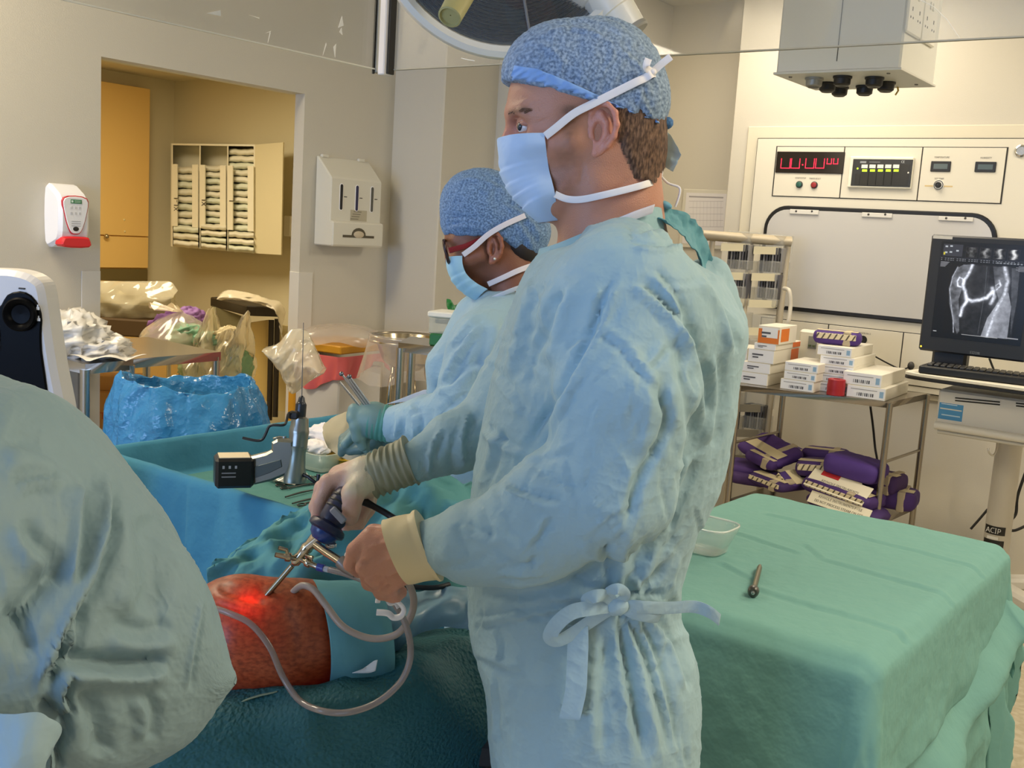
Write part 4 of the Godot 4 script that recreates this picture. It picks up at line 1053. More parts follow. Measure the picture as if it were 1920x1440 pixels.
# ---------------------------------------------------------------- monitor on its pedestal
func mri_picture() -> ImageTexture:
	var w := 300
	var h := 360
	var im := Image.create(w, h, false, Image.FORMAT_RGB8)
	im.fill(Color(0.035, 0.045, 0.065))
	var n := FastNoiseLite.new()
	n.seed = 5
	n.frequency = 0.03
	n.fractal_octaves = 4
	# strokes: points, width, brightness; regions: outline, tone, grain
	var regions := [
		[xy([95, 90, 150, 78, 235, 80, 262, 84, 270, 180, 268, 340, 80, 340, 78, 200]), 0.10, 0.06],
		[xy([62, 96, 82, 82, 108, 80, 90, 150, 80, 210, 95, 330, 88, 340, 72, 300, 50, 230, 42, 170]), 0.34, 0.18],
		[xy([112, 82, 170, 80, 172, 150, 168, 195, 140, 205, 112, 188, 104, 150]), 0.15, 0.06],
		[xy([98, 222, 130, 212, 178, 200, 190, 215, 184, 262, 176, 340, 104, 340]), 0.12, 0.07],
		[xy([180, 82, 215, 82, 230, 150, 212, 200, 196, 160]), 0.3, 0.14],
		[xy([240, 82, 266, 84, 270, 200, 264, 320, 250, 180]), 0.26, 0.07],
		[xy([168, 338, 182, 270, 206, 220, 228, 170, 240, 172, 254, 220, 254, 338]), 0.52, 0.12]]
	var strokes := [
		[xy([112, 82, 104, 110, 90, 140, 88, 160, 98, 178, 104, 200, 108, 215, 96, 240, 92, 270]), 7.0, 0.95],
		[xy([74, 130, 68, 145, 72, 162, 86, 165, 92, 148, 84, 134, 74, 130]), 4.6, 1.0],
		[xy([104, 205, 125, 214, 150, 206, 172, 196, 186, 178, 190, 170]), 7.5, 1.0],
		[xy([64, 92, 50, 130, 46, 180, 58, 240, 70, 290, 76, 335]), 2.2, 0.75],
		[xy([186, 160, 196, 190, 188, 215]), 7.5, 0.9],
		[xy([218, 84, 232, 130, 228, 180, 206, 240, 196, 300, 188, 338]), 9.0, 0.85],
		[xy([206, 130, 212, 150, 200, 165]), 5.0, 0.85],
		[xy([196, 150, 206, 140, 214, 146]), 2.0, 0.8],
		[xy([160, 84, 164, 180, 158, 330]), 0.8, 0.4]]
	for y in range(78, 342):
		for x in range(38, 276):
			var p := Vector2(x, y)
			var v := 0.045
			for r in regions:
				if Geometry2D.is_point_in_polygon(p, r[0]): v = r[1] + r[2] * n.get_noise_2d(x * 1.0, y * 1.0)
			for s in strokes:
				var dd := 1e9
				for i in s[0].size() - 1:
					var a: Vector2 = s[0][i]
					var ab: Vector2 = s[0][i + 1] - a
					var tt := clampf((p - a).dot(ab) / ab.length_squared(), 0.0, 1.0)
					dd = minf(dd, (p - a - ab * tt).length_squared())
				v = maxf(v, s[2] * exp(-dd / (s[1] * s[1])) * (0.8 + 0.3 * n.get_noise_2d(x * 2.0, y * 2.0))) + 0.14 * s[2] * exp(-dd / (s[1] * s[1] * 5.0))
			v = clampf(v, 0, 1)
			im.set_pixel(x, y, Color(v, v * 1.02, minf(v * 1.08, 1.0)))
	# tool bar with thumbnails
	for k in 4:
		im.fill_rect(Rect2i(84 + k * 46, 16, 40, 40), Color(0.12, 0.12, 0.14))
		for y in range(18, 54):
			for x in range(86 + k * 46, 122 + k * 46):
				var dx := (x - 104.0 - k * 46.0 + 3.0 * sin(y * 0.2 + k)) / 8.0
				var g := clampf(0.06 + (0.3 + 0.18 * k) * exp(-dx * dx) + 0.25 * n.get_noise_2d(x * 2.0, y * 2.0 + k * 90.0), 0.03, 0.9)
				im.set_pixel(x, y, Color(g, g, g))
	im.fill_rect(Rect2i(8, 10, 66, 44), Color(0.2, 0.21, 0.24))
	for q in [[14, 16], [30, 14], [30, 36], [14, 38], [52, 30]]: im.fill_rect(Rect2i(q[0], q[1], 9, 6), Color(0.7, 0.72, 0.74))
	im.fill_rect(Rect2i(10, 40, 6, 10), Color(0.8, 0.75, 0.2))
	im.fill_rect(Rect2i(0, 58, w, 3), Color(0.16, 0.17, 0.2))
	for row in [[62, 100], [68, 150]]:
		for i in 26:
			im.fill_rect(Rect2i(4 + i * 10 + (i * 7) % 4, row[0], 4 + (i * 5) % 4, 2), Color(0.55, 0.56, 0.58))
	for i in 9: im.fill_rect(Rect2i(190 + i * 11, 66, 7, 5), Color(0.5, 0.51, 0.53))
	for i in 5: im.fill_rect(Rect2i(4, 76 + i * 4, 30 - i * 3, 2), Color(0.6, 0.6, 0.62))
	for i in 5: im.fill_rect(Rect2i(262 - (i % 2) * 8, 76 + i * 4, 32, 2), Color(0.55, 0.55, 0.57))
	im.fill_rect(Rect2i(6, 336, 12, 3), Color(0.8, 0.8, 0.8))
	im.fill_rect(Rect2i(104, 339, 120, 2), Color(0.7, 0.7, 0.7))
	im.fill_rect(Rect2i(250, 334, 40, 4), Color(0.6, 0.6, 0.62))
	return ImageTexture.create_from_image(im)

func build_monitor_stand() -> void:
	var d := 4.85
	var cc := at(1888, 870, d)
	var t := thing("workstation_stand", "white pedestal workstation with a keyboard shelf, beside the trolley", "workstation", Vector3(cc.x, 0, cc.z))
	var white: StandardMaterial3D = mat("ddd9d0", 0.4)
	var cz := cc.z
	var col_top := 0.82
	part("column", MB.new().lathe([Vector2(0.001, 0.1), Vector2(0.058, 0.1), Vector2(0.056, col_top), Vector2(0.001, col_top)], Transform3D(Basis(), Vector3(cc.x, 0, cz)), 32), mat("c9c2b4", 0.4), t)
	var base := MB.new()
	for k in 4:
		var a := PI * 0.25 + PI * 0.5 * k
		base.cuboid(Vector3(cc.x, 0.075, cz) + Vector3(cos(a), 0, sin(a)) * 0.17, Vector3(0.36, 0.06, 0.09), 0.015, Basis(Vector3.UP, -a))
	part("foot", base, white, t)
	for k in 4:
		var a := PI * 0.25 + PI * 0.5 * k
		part("castor", MB.new().ball(Vector3(cc.x, 0.034, cz) + Vector3(cos(a), 0, sin(a)) * 0.32, Vector3(0.034, 0.034, 0.018), Basis(Vector3.UP, k), 8, 14), mat("262524", 0.5), t)
	# black maker's label on the column
	var lz := cz + 0.0
	var lab := MB.new()
	for q in [[0.315, 0.355], [0.21, 0.29]]:
		var rr := 0.0585
		lab.sheet(8, 1, func(u: float, v: float) -> Vector3:
			var a := lerpf(-1.3, 0.45, u)
			return Vector3(cc.x + sin(a + 0.3) * rr, lerpf(q[0], q[1], v), lz + cos(a + 0.3) * rr), 0.0005)
	part("column_label", lab, mat("1d1c1b", 0.4), t)
	lettering("ACIP", 0.024, mat("eceae4", 0.5), t, Vector3(cc.x - 0.008, 0.334, cz + 0.0592), Basis(Vector3.UP, -0.12))
	part("label_strip", MB.new().cuboid(Vector3(cc.x - 0.008, 0.3, cz + 0.0585), Vector3(0.05, 0.014, 0.001), 0.0, Basis(Vector3.UP, -0.12)), mat("e4e2dc", 0.5), t)
	lettering("MEDICAL", 0.01, mat("b9b6ae", 0.5), t, Vector3(cc.x - 0.008, 0.26, cz + 0.0592), Basis(Vector3.UP, -0.12))
	# box body under the shelf
	var zf := on_z(1830, 760, 0.0).z
	zf = at(1830, 760, 4.6).z
	var bl := on_z(1760, 735, zf)
	var by0 := on_z(1760, 800, zf).y
	var by1 := on_z(1830, 738, zf).y
	part("drawer_box", MB.new().span(Vector3(bl.x, by0, zf - 0.26), Vector3(bl.x + 0.62, by1, zf), 0.01), white, t)
	for q in [[1791, 746, 1875, 754], [1791, 751, 1875, 759], [1905, 756, 1960, 762], [1905, 761, 1960, 767]]:
		seg(t, "vent_slot", q[0], q[1], q[2], q[3], 0.003, mat("22211f", 0.6), zf + 0.0005)
	plate(t, "blue_label", 1762, 754, 1803, 791, mat("4f94c6", 0.45), zf + 0.001, 0.002, 0.0)
	plate(t, "label_stripe", 1763, 764, 1803, 772, mat("dcd9cc", 0.5), zf + 0.0018, 0.001, 0.0)
	plate(t, "label_print", 1765, 778, 1800, 781, mat("bcd9ea", 0.5), zf + 0.0018, 0.001, 0.0)
	plate(t, "label_print", 1765, 757, 1795, 760, mat("dbe9f2", 0.5), zf + 0.0018, 0.001, 0.0)
	var r0 := on_z(1753, 797, zf + 0.03)
	part("front_rail", MB.new().rod(r0, r0 + Vector3(0.66, 0, 0), 0.018, 14), white, t)
	part("rail_lip", MB.new().rod(r0 + Vector3(0.01, -0.028, -0.02), r0 + Vector3(0.66, -0.028, -0.02), 0.01, 10), mat("c9c5bb", 0.4), t)
	part("hook", MB.new().tube(spline(path_at([1871, 822, 4.7, 1869, 842, 4.66, 1862, 854, 4.64, 1854, 848, 4.62, 1853, 840, 4.62]), 5), 0.004, 8), mat("cfccc6", 0.3, 0.6), t)
	# keyboard shelf, curved towards its left tip
	var sy := on_z(1800, 716, zf + 0.1).y
	var sl := on_z(1696, 700, zf + 0.08)
	var outl := spline2(PackedVector2Array([Vector2(sl.x, zf + 0.02), Vector2(sl.x + 0.04, zf + 0.1), Vector2(sl.x + 0.3, zf + 0.13), Vector2(sl.x + 0.75, zf + 0.12), Vector2(sl.x + 0.8, zf - 0.2), Vector2(sl.x + 0.75, zf - 0.3), Vector2(sl.x + 0.2, zf - 0.3), Vector2(sl.x + 0.05, zf - 0.2)]), 5)
	var flat := Basis(Vector3(1, 0, 0), Vector3(0, 0, 1), Vector3(0, -1, 0))
	part("shelf_top", MB.new().prism(outl, 0.014, Transform3D(flat, Vector3(0, sy + 0.014, 0)), 0.002), mat("efe9d8", 0.35), t)
	part("shelf_edge", MB.new().prism(outl, 0.016, Transform3D(flat, Vector3(0, sy, 0)), 0.003), mat("1e1c1b", 0.4), t)
	# keyboard
	var ky := sy + 0.014
	var kl := on_y(1716, 700, ky)
	var kb := thing("keyboard", "black computer keyboard on the white workstation shelf", "keyboard", Vector3(kl.x + 0.23, ky, kl.z - 0.02))
	var kx := Basis(Vector3.UP, 0.06)
	var kc := Vector3(kl.x + 0.235, ky + 0.018, zf + 0.0)
	part("case", MB.new().cuboid(kc, Vector3(0.47, 0.036, 0.17), 0.006, kx), mat("121213", 0.45), kb)
	for i in 4:
		for j in 16:
			part("key", MB.new().cuboid(kc + kx * Vector3(-0.205 + j * 0.0265 + i * 0.003, 0.021, -0.055 + i * 0.032), Vector3(0.022, 0.01, 0.026), 0.003, kx), mat("1c1c1e", 0.35), kb)
	# monitor
	var tl := at(1747, 439, 4.72)
	var blc := at(1727, 660, 4.72)
	var trc := at(1930, 452, 4.72)
	var ex := (trc - tl)
	ex.y = 0
	var mw := 0.455
	ex = Vector3(1, 0, 0.06).normalized()
	var mh := (tl - blc).length() * 0.985
	var mb := Basis(ex, Vector3.UP, ex.cross(Vector3.UP))
	var mc := tl + ex * mw * 0.5 - Vector3(0, mh * 0.5, 0)
	var mo := thing("monitor", "portrait black monitor showing a grey knee scan", "monitor", Vector3(mc.x, ky, mc.z - 0.12))
	var dk: StandardMaterial3D = mat("25282f", 0.4)
	part("bezel", MB.new().cuboid(mc - mb.z * 0.025, Vector3(mw, mh, 0.05), 0.008, mb), dk, mo)
	part("rear_shell", MB.new().cuboid(mc - mb.z * 0.075, Vector3(mw * 0.7, mh * 0.7, 0.06), 0.02, mb), dk, mo)
	var px := 1.0 / 0.455 * mw
	var sc := mc + mb.x * 0.012 + Vector3(0, 0.02, 0)
	var sw := mw - 0.075
	var sh := mh - 0.095
	var scr := MB.new()
	var o := sc + mb.z * 0.0015
	scr.quad(o - mb.x * sw * 0.5 - Vector3(0, sh * 0.5, 0), o + mb.x * sw * 0.5 - Vector3(0, sh * 0.5, 0), o + mb.x * sw * 0.5 + Vector3(0, sh * 0.5, 0), o - mb.x * sw * 0.5 + Vector3(0, sh * 0.5, 0), true)
	var sm := StandardMaterial3D.new()
	sm.albedo_color = Color(0.01, 0.01, 0.012)
	sm.roughness = 0.25
	sm.emission_enabled = true
	sm.emission_texture = mri_picture()
	sm.emission_operator = BaseMaterial3D.EMISSION_OP_MULTIPLY
	sm.emission = Color(1, 1, 1)
	sm.emission_energy_multiplier = 1.0
	part("screen", scr, sm, mo)
	part("sticker", MB.new().cuboid(mc + Vector3(0, mh * 0.5 - 0.012, 0) - mb.x * (mw * 0.5 - 0.05) + mb.z * 0.001, Vector3(0.085, 0.013, 0.001), 0.0, mb), mat("dcdad4", 0.5), mo)
	lettering("EIZON", 0.011, mat("8a8d92", 0.4), mo, mc - Vector3(0, mh * 0.5 - 0.016, 0) + mb.x * 0.02 + mb.z * 0.001, mb)
	part("power_lamp", MB.new().ball(mc - Vector3(0, mh * 0.5 - 0.018, 0) - mb.x * (mw * 0.5 - 0.012) + mb.z * 0.001, Vector3(0.004, 0.004, 0.002), Basis(), 6, 10), glow("f0d040", 1.5), mo)
	var ny := mc.y - mh * 0.5
	part("neck", MB.new().span(Vector3(mc.x - 0.18, ky, mc.z - 0.14), Vector3(mc.x - 0.03, ny + 0.12, mc.z - 0.07), 0.012), mat("1b1c20", 0.4), mo)
	part("foot", MB.new().span(Vector3(mc.x - 0.2, ky, mc.z - 0.22), Vector3(mc.x + 0.12, ky + 0.014, mc.z - 0.05), 0.005), mat("1b1c20", 0.4), mo)
	solo("cable", "black cable curling down behind the monitor to the shelf", "cable", MB.new().tube(spline(path_at([1855, 672, 4.85, 1862, 690, 4.86, 1868, 706, 4.85]), 5), 0.005, 8), mat("161616", 0.5))
	solo("cable", "black mains cable trailing at the foot of the white pedestal", "cable", MB.new().tube(spline(path_at([1925, 880, 5.0, 1908, 930, 5.0, 1904, 965, 5.0, 1885, 985, 5.0, 1900, 995, 5.0, 1925, 985, 5.0]), 6), 0.007, 8), mat("161616", 0.5))
	solo("cable", "black cable slanting from the pedestal down to the left", "cable", MB.new().tube(spline(path_at([1852, 955, 5.1, 1835, 975, 5.1, 1820, 992, 5.1]), 5), 0.006, 8), mat("161616", 0.5))

# ---------------------------------------------------------------- draped tables
# a cloth of half size (ax, az) laid over a table top of half size (hx, hz), edges rounded by r, hanging straight
func drape(c: Vector3, hx: float, hz: float, r: float, over: Array, nu: int, nv: int, crease: Callable, flare := 0.12, th := 0.002) -> MB:
	# over: how far it hangs at -x, +x, -z, +z
	return MB.new().sheet(nu, nv, func(u: float, v: float) -> Vector3:
		var x := lerpf(-hx - over[0], hx + over[1], u)
		var z := lerpf(hz + over[3], -hz - over[2], v)
		var ix := hx - r
		var iz := hz - r
		var ox := maxf(absf(x) - ix, 0.0)
		var oz := maxf(absf(z) - iz, 0.0)
		var s := sqrt(ox * ox + oz * oz)
		var bx := clampf(x, -ix, ix)
		var bz := clampf(z, -iz, iz)
		var p := Vector3(bx, 0, bz)
		if s > 0.0:
			var dx := ox / s * signf(x)
			var dz := oz / s * signf(z)
			var a := s / r
			var outw := r
			var dn := 0.0
			if a < PI * 0.5:
				outw = r * sin(a)
				dn = r * (1.0 - cos(a))
			else:
				dn = r + (s - r * PI * 0.5)
				var cor := 2.0 * absf(dx * dz)
				dn -= cor * (s - r * 1.57) * 0.2
				outw = r + (dn - r) * (0.04 + flare * cor)
			p += Vector3(dx * outw, -dn, dz * outw)
		return c + p + crease.call(x, z, s), th)

func line_bump(x: float, z: float, a: Vector2, b: Vector2, w: float) -> float:
	var p := Vector2(x, z)
	var ab := b - a
	var t := clampf((p - a).dot(ab) / ab.length_squared(), 0.0, 1.0)
	var d := (p - a - ab * t).length() / w
	return exp(-d * d)

func cloth(hex: String, rough := 0.85) -> StandardMaterial3D:
	var m := StandardMaterial3D.new()
	m.albedo_color = col(hex)
	m.roughness = rough
	m.metallic_specular = 0.35
	return relief(m, fabric_noise, 1.6, 0.25)

func build_green_table() -> void:
	var y := 0.9
	var lo := Vector3(-1.16, y, -2.69)
	var hi := Vector3(-0.485, y, -1.70)
	var c := (lo + hi) * 0.5
	var hx := (hi.x - lo.x) * 0.5
	var hz := (hi.z - lo.z) * 0.5
	var t := thing("draped_table", "table under a plain green drape at the right, behind the standing man", "draped table", Vector3(c.x, 0, c.z))
	var n := FastNoiseLite.new()
	n.seed = 17
	n.frequency = 2.2
	n.fractal_octaves = 3
	var m := cloth("76a69e")
	m.backlight_enabled = false
	var creases := []
	for q in [[1375, 1000, 1490, 1037, 0.005], [1545, 1050, 1790, 1120, 0.006], [1420, 1108, 1695, 1187, 0.007], [1440, 965, 1845, 1067, 0.005], [1508, 1022, 1535, 1044, 0.004], [1352, 1060, 1405, 1085, 0.005], [1697, 1187, 1900, 1080, 0.009], [1697, 1187, 1625, 1236, 0.008]]:
		var a := on_y(q[0], q[1], y)
		var b := on_y(q[2], q[3], y)
		creases.append([Vector2(a.x - c.x, a.z - c.z), Vector2(b.x - c.x, b.z - c.z), q[4]])
	var under := drape(Vector3(c.x, y - 0.004, c.z), hx, hz, 0.05, [0.5, 0.62, 0.5, 0.62], 110, 120, func(x: float, z: float, s: float) -> Vector3:
		var k := smoothstep(0.05, 0.4, s)
		var w := n.get_noise_2d(x * 1.6, z * 1.6)
		var out := Vector3(signf(x) if absf(x) > hx else 0.0, 0, signf(z) if absf(z) > hz else 0.0)
		var kink := 0.0
		if x > hx and z < 0.25: kink = 0.05 * exp(-pow((x - hx - 0.3 - (z - 0.0) * 0.25) / 0.05, 2.0)) * smoothstep(0.3, 0.1, z)
		return out * (w * 0.028 * k + kink) + Vector3(0, w * 0.002, 0), 0.12)
	part("under_drape", under, m, t)
	var top := drape(c, hx + 0.004, hz + 0.004, 0.042, [0.45, 0.24, 0.3, 0.66], 230, 280, func(x: float, z: float, s: float) -> Vector3:
		var h := 0.0
		for q in creases:
			h -= 0.0045 * line_bump(x, z, q[0], q[1], q[2] * 1.25)
			h += 0.003 * line_bump(x, z + 0.013, q[0], q[1], q[2] * 1.9)
		h += 0.0035 * n.get_noise_2d(x * 2.0, z * 2.0)
		var k := smoothstep(0.06, 0.35, s)
		var w := n.get_noise_2d(x * 1.8 + 7.0, z * 1.5)
		var out := Vector3(signf(x) if absf(x) > hx else 0.0, 0, signf(z) if absf(z) > hz else 0.0)
		return Vector3(0, h, 0) + out * (0.004 + w * 0.016 * k), 0.15)
	part("top_drape", top, m, t)
	var fr := MB.new()
	fr.span(lo + Vector3(0.06, -0.05, 0.06), hi + Vector3(-0.06, -0.014, -0.06), 0.004)
	part("table_top", fr, mat("b9b2a6", 0.3, 0.8), t)
	for sx in [lo.x + 0.06, hi.x - 0.06]:
		for sz in [lo.z + 0.06, hi.z - 0.06]:
			part("leg", MB.new().rod(Vector3(sx, 0, sz), Vector3(sx, y - 0.04, sz), 0.016), mat("b9b2a6", 0.3, 0.8), t)
	# clear plastic tub behind the gown
	var p := on_y(1318, 1047, y)
	var tub := thing("clear_tub", "clear plastic tub with a rolled rim on the green draped table", "tub", p + Vector3(-0.02, 0.004, -0.05))
	var tb := clear("dfe6e2", 0.22, 0.08)
	var o2 := p + Vector3(-0.03, 0.003, -0.05)
	var wall := []
	for q in [[0.0, 0.045], [0.002, 0.05], [0.055, 0.06], [0.06, 0.068], [0.056, 0.069], [0.005, 0.048], [0.004, 0.001]]:
		var ring := PackedVector3Array()
		for k in 36:
			var a := -TAU * k / 36.0
			var qq := 1.0 / pow(pow(absf(cos(a)), 4.0) + pow(absf(sin(a)), 4.0), 0.25)
			ring.append(o2 + Vector3(cos(a) * qq * q[1] * 1.05, q[0], sin(a) * qq * q[1] * 0.85))
		wall.append(ring)
	part("shell", MB.new().loft(wall, true, true, false), tb, tub)
	var rim := PackedVector3Array()
	for k in 37:
		var a := -TAU * k / 36.0
		var qq := 1.0 / pow(pow(absf(cos(a)), 4.0) + pow(absf(sin(a)), 4.0), 0.25)
		rim.append(o2 + Vector3(cos(a) * qq * 0.071, 0.06, sin(a) * qq * 0.058))
	part("rim", MB.new().tube(rim, 0.0022, 6, false), clear("e9efe9", 0.6, 0.1), tub)
	# trocar obturator lying on the drape
	var e0 := on_y(1412, 1112, y + 0.01)
	var e1 := on_y(1425, 1062, y + 0.006)
	var ob := thing("obturator", "small steel obturator with a round knob lying on the green drape", "instrument", e0 + Vector3(0, -0.01, 0))
	var dir := (e1 - e0).normalized()
	var L := (e1 - e0).length()
	var ox := Transform3D(along(dir), e0 + Vector3(0, 0.002, 0))
	part("knob", MB.new().lathe([Vector2(0.001, -0.006), Vector2(0.0075, -0.005), Vector2(0.0105, 0.0), Vector2(0.011, 0.012), Vector2(0.009, 0.017), Vector2(0.005, 0.019), Vector2(0.001, 0.019)], ox, 24), mat("55544f", 0.3, 0.7), ob)
	part("knob_boss", MB.new().lathe([Vector2(0.001, -0.008), Vector2(0.0035, -0.0075), Vector2(0.004, -0.005)], ox, 16), mat("b9bcbc", 0.25, 0.7), ob)
	part("shaft", MB.new().lathe([Vector2(0.0055, 0.016), Vector2(0.0055, L * 0.9), Vector2(0.003, L), Vector2(0.001, L)], ox, 14), mat("77735f", 0.3, 0.8), ob)


# ---------------------------------------------------------------- people: shared tools
var skin_cache := {}

# a local frame standing on the floor under a point: x to the picture's right, z towards the camera
class Frame:
	var o: Vector3
	var b: Basis
	var eye: Vector3
	var rays: Callable
	func _init(origin: Vector3, basis: Basis, e: Vector3, r: Callable) -> void:
		o = origin
		b = basis
		eye = e
		rays = r
	func pt(px: float, py: float, dz := 0.0) -> Vector3:      # the point seen at a pixel on the upright plane dz towards the camera
		var r: Vector3 = rays.call(px, py)
		var n := b.z
		var t := (o + n * dz - eye).dot(n) / r.dot(n)
		return b.transposed() * (eye + r * t - o)
	func world(p: Vector3) -> Vector3:
		return o + b * p

func frame_at(px: float, py: float, d: float) -> Frame:
	var p := at(px, py, d)
	var t := Vector3(cam_basis.z.x, 0, cam_basis.z.z).normalized()
	return Frame.new(Vector3(p.x, 0, p.z), facing(t), EYE, ray)

func seen(w: Vector3) -> Vector2:
	var q := cam_basis.transposed() * (w - EYE)
	return Vector2(960.0 - q.x / q.z * FOCAL, 720.0 + q.y / q.z * FOCAL)

# folds pressed into a mesh: strokes = [[x, y, x, y ...], width in pixels, height in metres, kind]; kind 0 ridge or crease, 1 a fold with one steep side
func fold(mb: MB, fr: Frame, strokes: Array, side := 1.0) -> void:
	var nor := mb.normals()
	var buckets := {}
	var n := mb.v.size()
	for i in n:
		if nor[i].z * side < -0.25: continue
		var s := seen(fr.world(mb.v[i]))
		var key := Vector2i(int(floor(s.x / 24.0)), int(floor(s.y / 24.0)))
		if not buckets.has(key): buckets[key] = []
		buckets[key].append([i, s])
	var push := PackedFloat32Array()
	push.resize(n)
	for st in strokes:
		var pts := spline2(xy(st[0]), 3, false)
		var w: float = st[1]
		var best := {}
		var length := 0.0
		for k in pts.size() - 1: length += (pts[k + 1] - pts[k]).length()
		var run := 0.0
		for k in pts.size() - 1:
			var a := pts[k]
			var ab := pts[k + 1] - a
			var l := ab.length()
			if l < 0.01: continue
			var dir := ab / l
			var lo := a.min(pts[k + 1]) - Vector2.ONE * w * 2.4
			var hi := a.max(pts[k + 1]) + Vector2.ONE * w * 2.4
			for by in range(int(floor(lo.y / 24.0)), int(floor(hi.y / 24.0)) + 1):
				for bx in range(int(floor(lo.x / 24.0)), int(floor(hi.x / 24.0)) + 1):
					var cell = buckets.get(Vector2i(bx, by))
					if cell == null: continue
					for e in cell:
						var q: Vector2 = e[1] - a
						var t := clampf(q.dot(dir), 0.0, l)
						var off := q - dir * t
						var dd := off.length()
						if dd > w * 2.4: continue
						var sg := dd * (1.0 if dir.cross(q) > 0.0 else -1.0)
						var old = best.get(e[0])
						if old == null or absf(old.x) > dd:
							best[e[0]] = Vector2(sg, (run + t) / length)
			run += l
		var kind: int = st[3]
		for i in best:
			var x: float = best[i].x / w
			var taper: float = smoothstep(0.0, 0.18, best[i].y) * smoothstep(1.0, 0.82, best[i].y)
			if st.size() > 4: taper = smoothstep(1.0, 0.7, best[i].y)      # full at its start
			var g := exp(-x * x) if kind == 0 else x * exp(-x * x) * 2.3
			push[i] += st[2] * g * taper
	for i in n:
		if push[i] != 0.0: mb.v[i] += nor[i] * push[i]

# soft rumples over a whole mesh
func rumple(mb: MB, amp: float, freq: float, sd: int, stretch := Vector3(1, 0.55, 1)) -> void:
	var n := FastNoiseLite.new()
	n.seed = sd
	n.frequency = freq
	n.noise_type = FastNoiseLite.TYPE_SIMPLEX_SMOOTH
	n.fractal_octaves = 2
	n.domain_warp_enabled = true
	n.domain_warp_amplitude = 0.6 / freq
	n.domain_warp_frequency = freq * 0.7
	var nor := mb.normals()
	for i in mb.v.size():
		var k := n.get_noise_3dv(mb.v[i] * stretch)
		mb.v[i] += nor[i] * amp * (1.0 - absf(k) * 2.2 - 0.35)

func gown_cloth(hex: String) -> StandardMaterial3D:
	var m := StandardMaterial3D.new()
	m.albedo_color = col(hex)
	m.roughness = 0.62
	m.metallic_specular = 0.4
	m.rim_enabled = true
	m.rim = 0.25
	return relief(m, crumple, 2.6, 0.42)

func skin(hex: String, rough := 0.5) -> StandardMaterial3D:
	var m := StandardMaterial3D.new()
	m.albedo_color = col(hex)
	m.roughness = rough
	m.subsurf_scatter_enabled = true
	m.subsurf_scatter_strength = 0.12
	return relief(m, weave, 14.0, 0.04)

# the first surface met going away from the camera through a pixel, in frame coordinates
func surface_at(f: Field, fr: Frame, px: float, py: float) -> Vector3:
	var e := fr.b.transposed() * (EYE - fr.o)
	var dir := (fr.b.transposed() * ray(px, py)).normalized()
	var t := (fr.pt(px, py, 0.0) - e).length() - 0.3
	for i in 400:
		var p := e + dir * t
		var g := (p - f.o) / f.h
		var x := int(g.x)
		var y := int(g.y)
		var z := int(g.z)
		if x >= 0 and y >= 0 and z >= 0 and x < f.nx - 1 and y < f.ny - 1 and z < f.nz - 1:
			if f.d[(z * f.ny + y) * f.nx + x] < 0.0: return p
		t += f.h * 0.4
	return fr.pt(px, py, 0.0)

# a flat ribbon laid over a surface along pixels
func strap(mb: MB, pts: PackedVector3Array, width: float, lift: Vector3, across: Callable, th := 0.0012) -> void:
	var p := spline(pts, 6)
	var n := p.size() - 1
	mb.sheet(n, 3, func(u: float, v: float) -> Vector3:
		var i := clampi(roundi(u * n), 0, n)
		var t := (p[mini(i + 1, n)] - p[maxi(i - 1, 0)]).normalized()
		var c: Vector3 = across.call(p[i], t)
		return p[i] + lift + c * (v - 0.5) * width, th)

func frame_thing(called: String, label: String, cat: String, fr: Frame) -> Node3D:
	var t := thing(called, label, cat, fr.o)
	t.basis = fr.b
	return t

# ---------------------------------------------------------------- the standing man in front
func build_surgeon() -> void:
	var fr := frame_at(1100, 720, 1.45)
	var t := frame_thing("person", "tall man in a blue gown, cap and mask holding the arthroscope", "person", fr)
	build_surgeon_gown(fr, t)
	build_surgeon_head(fr, t)
	build_surgeon_hands(fr, t)

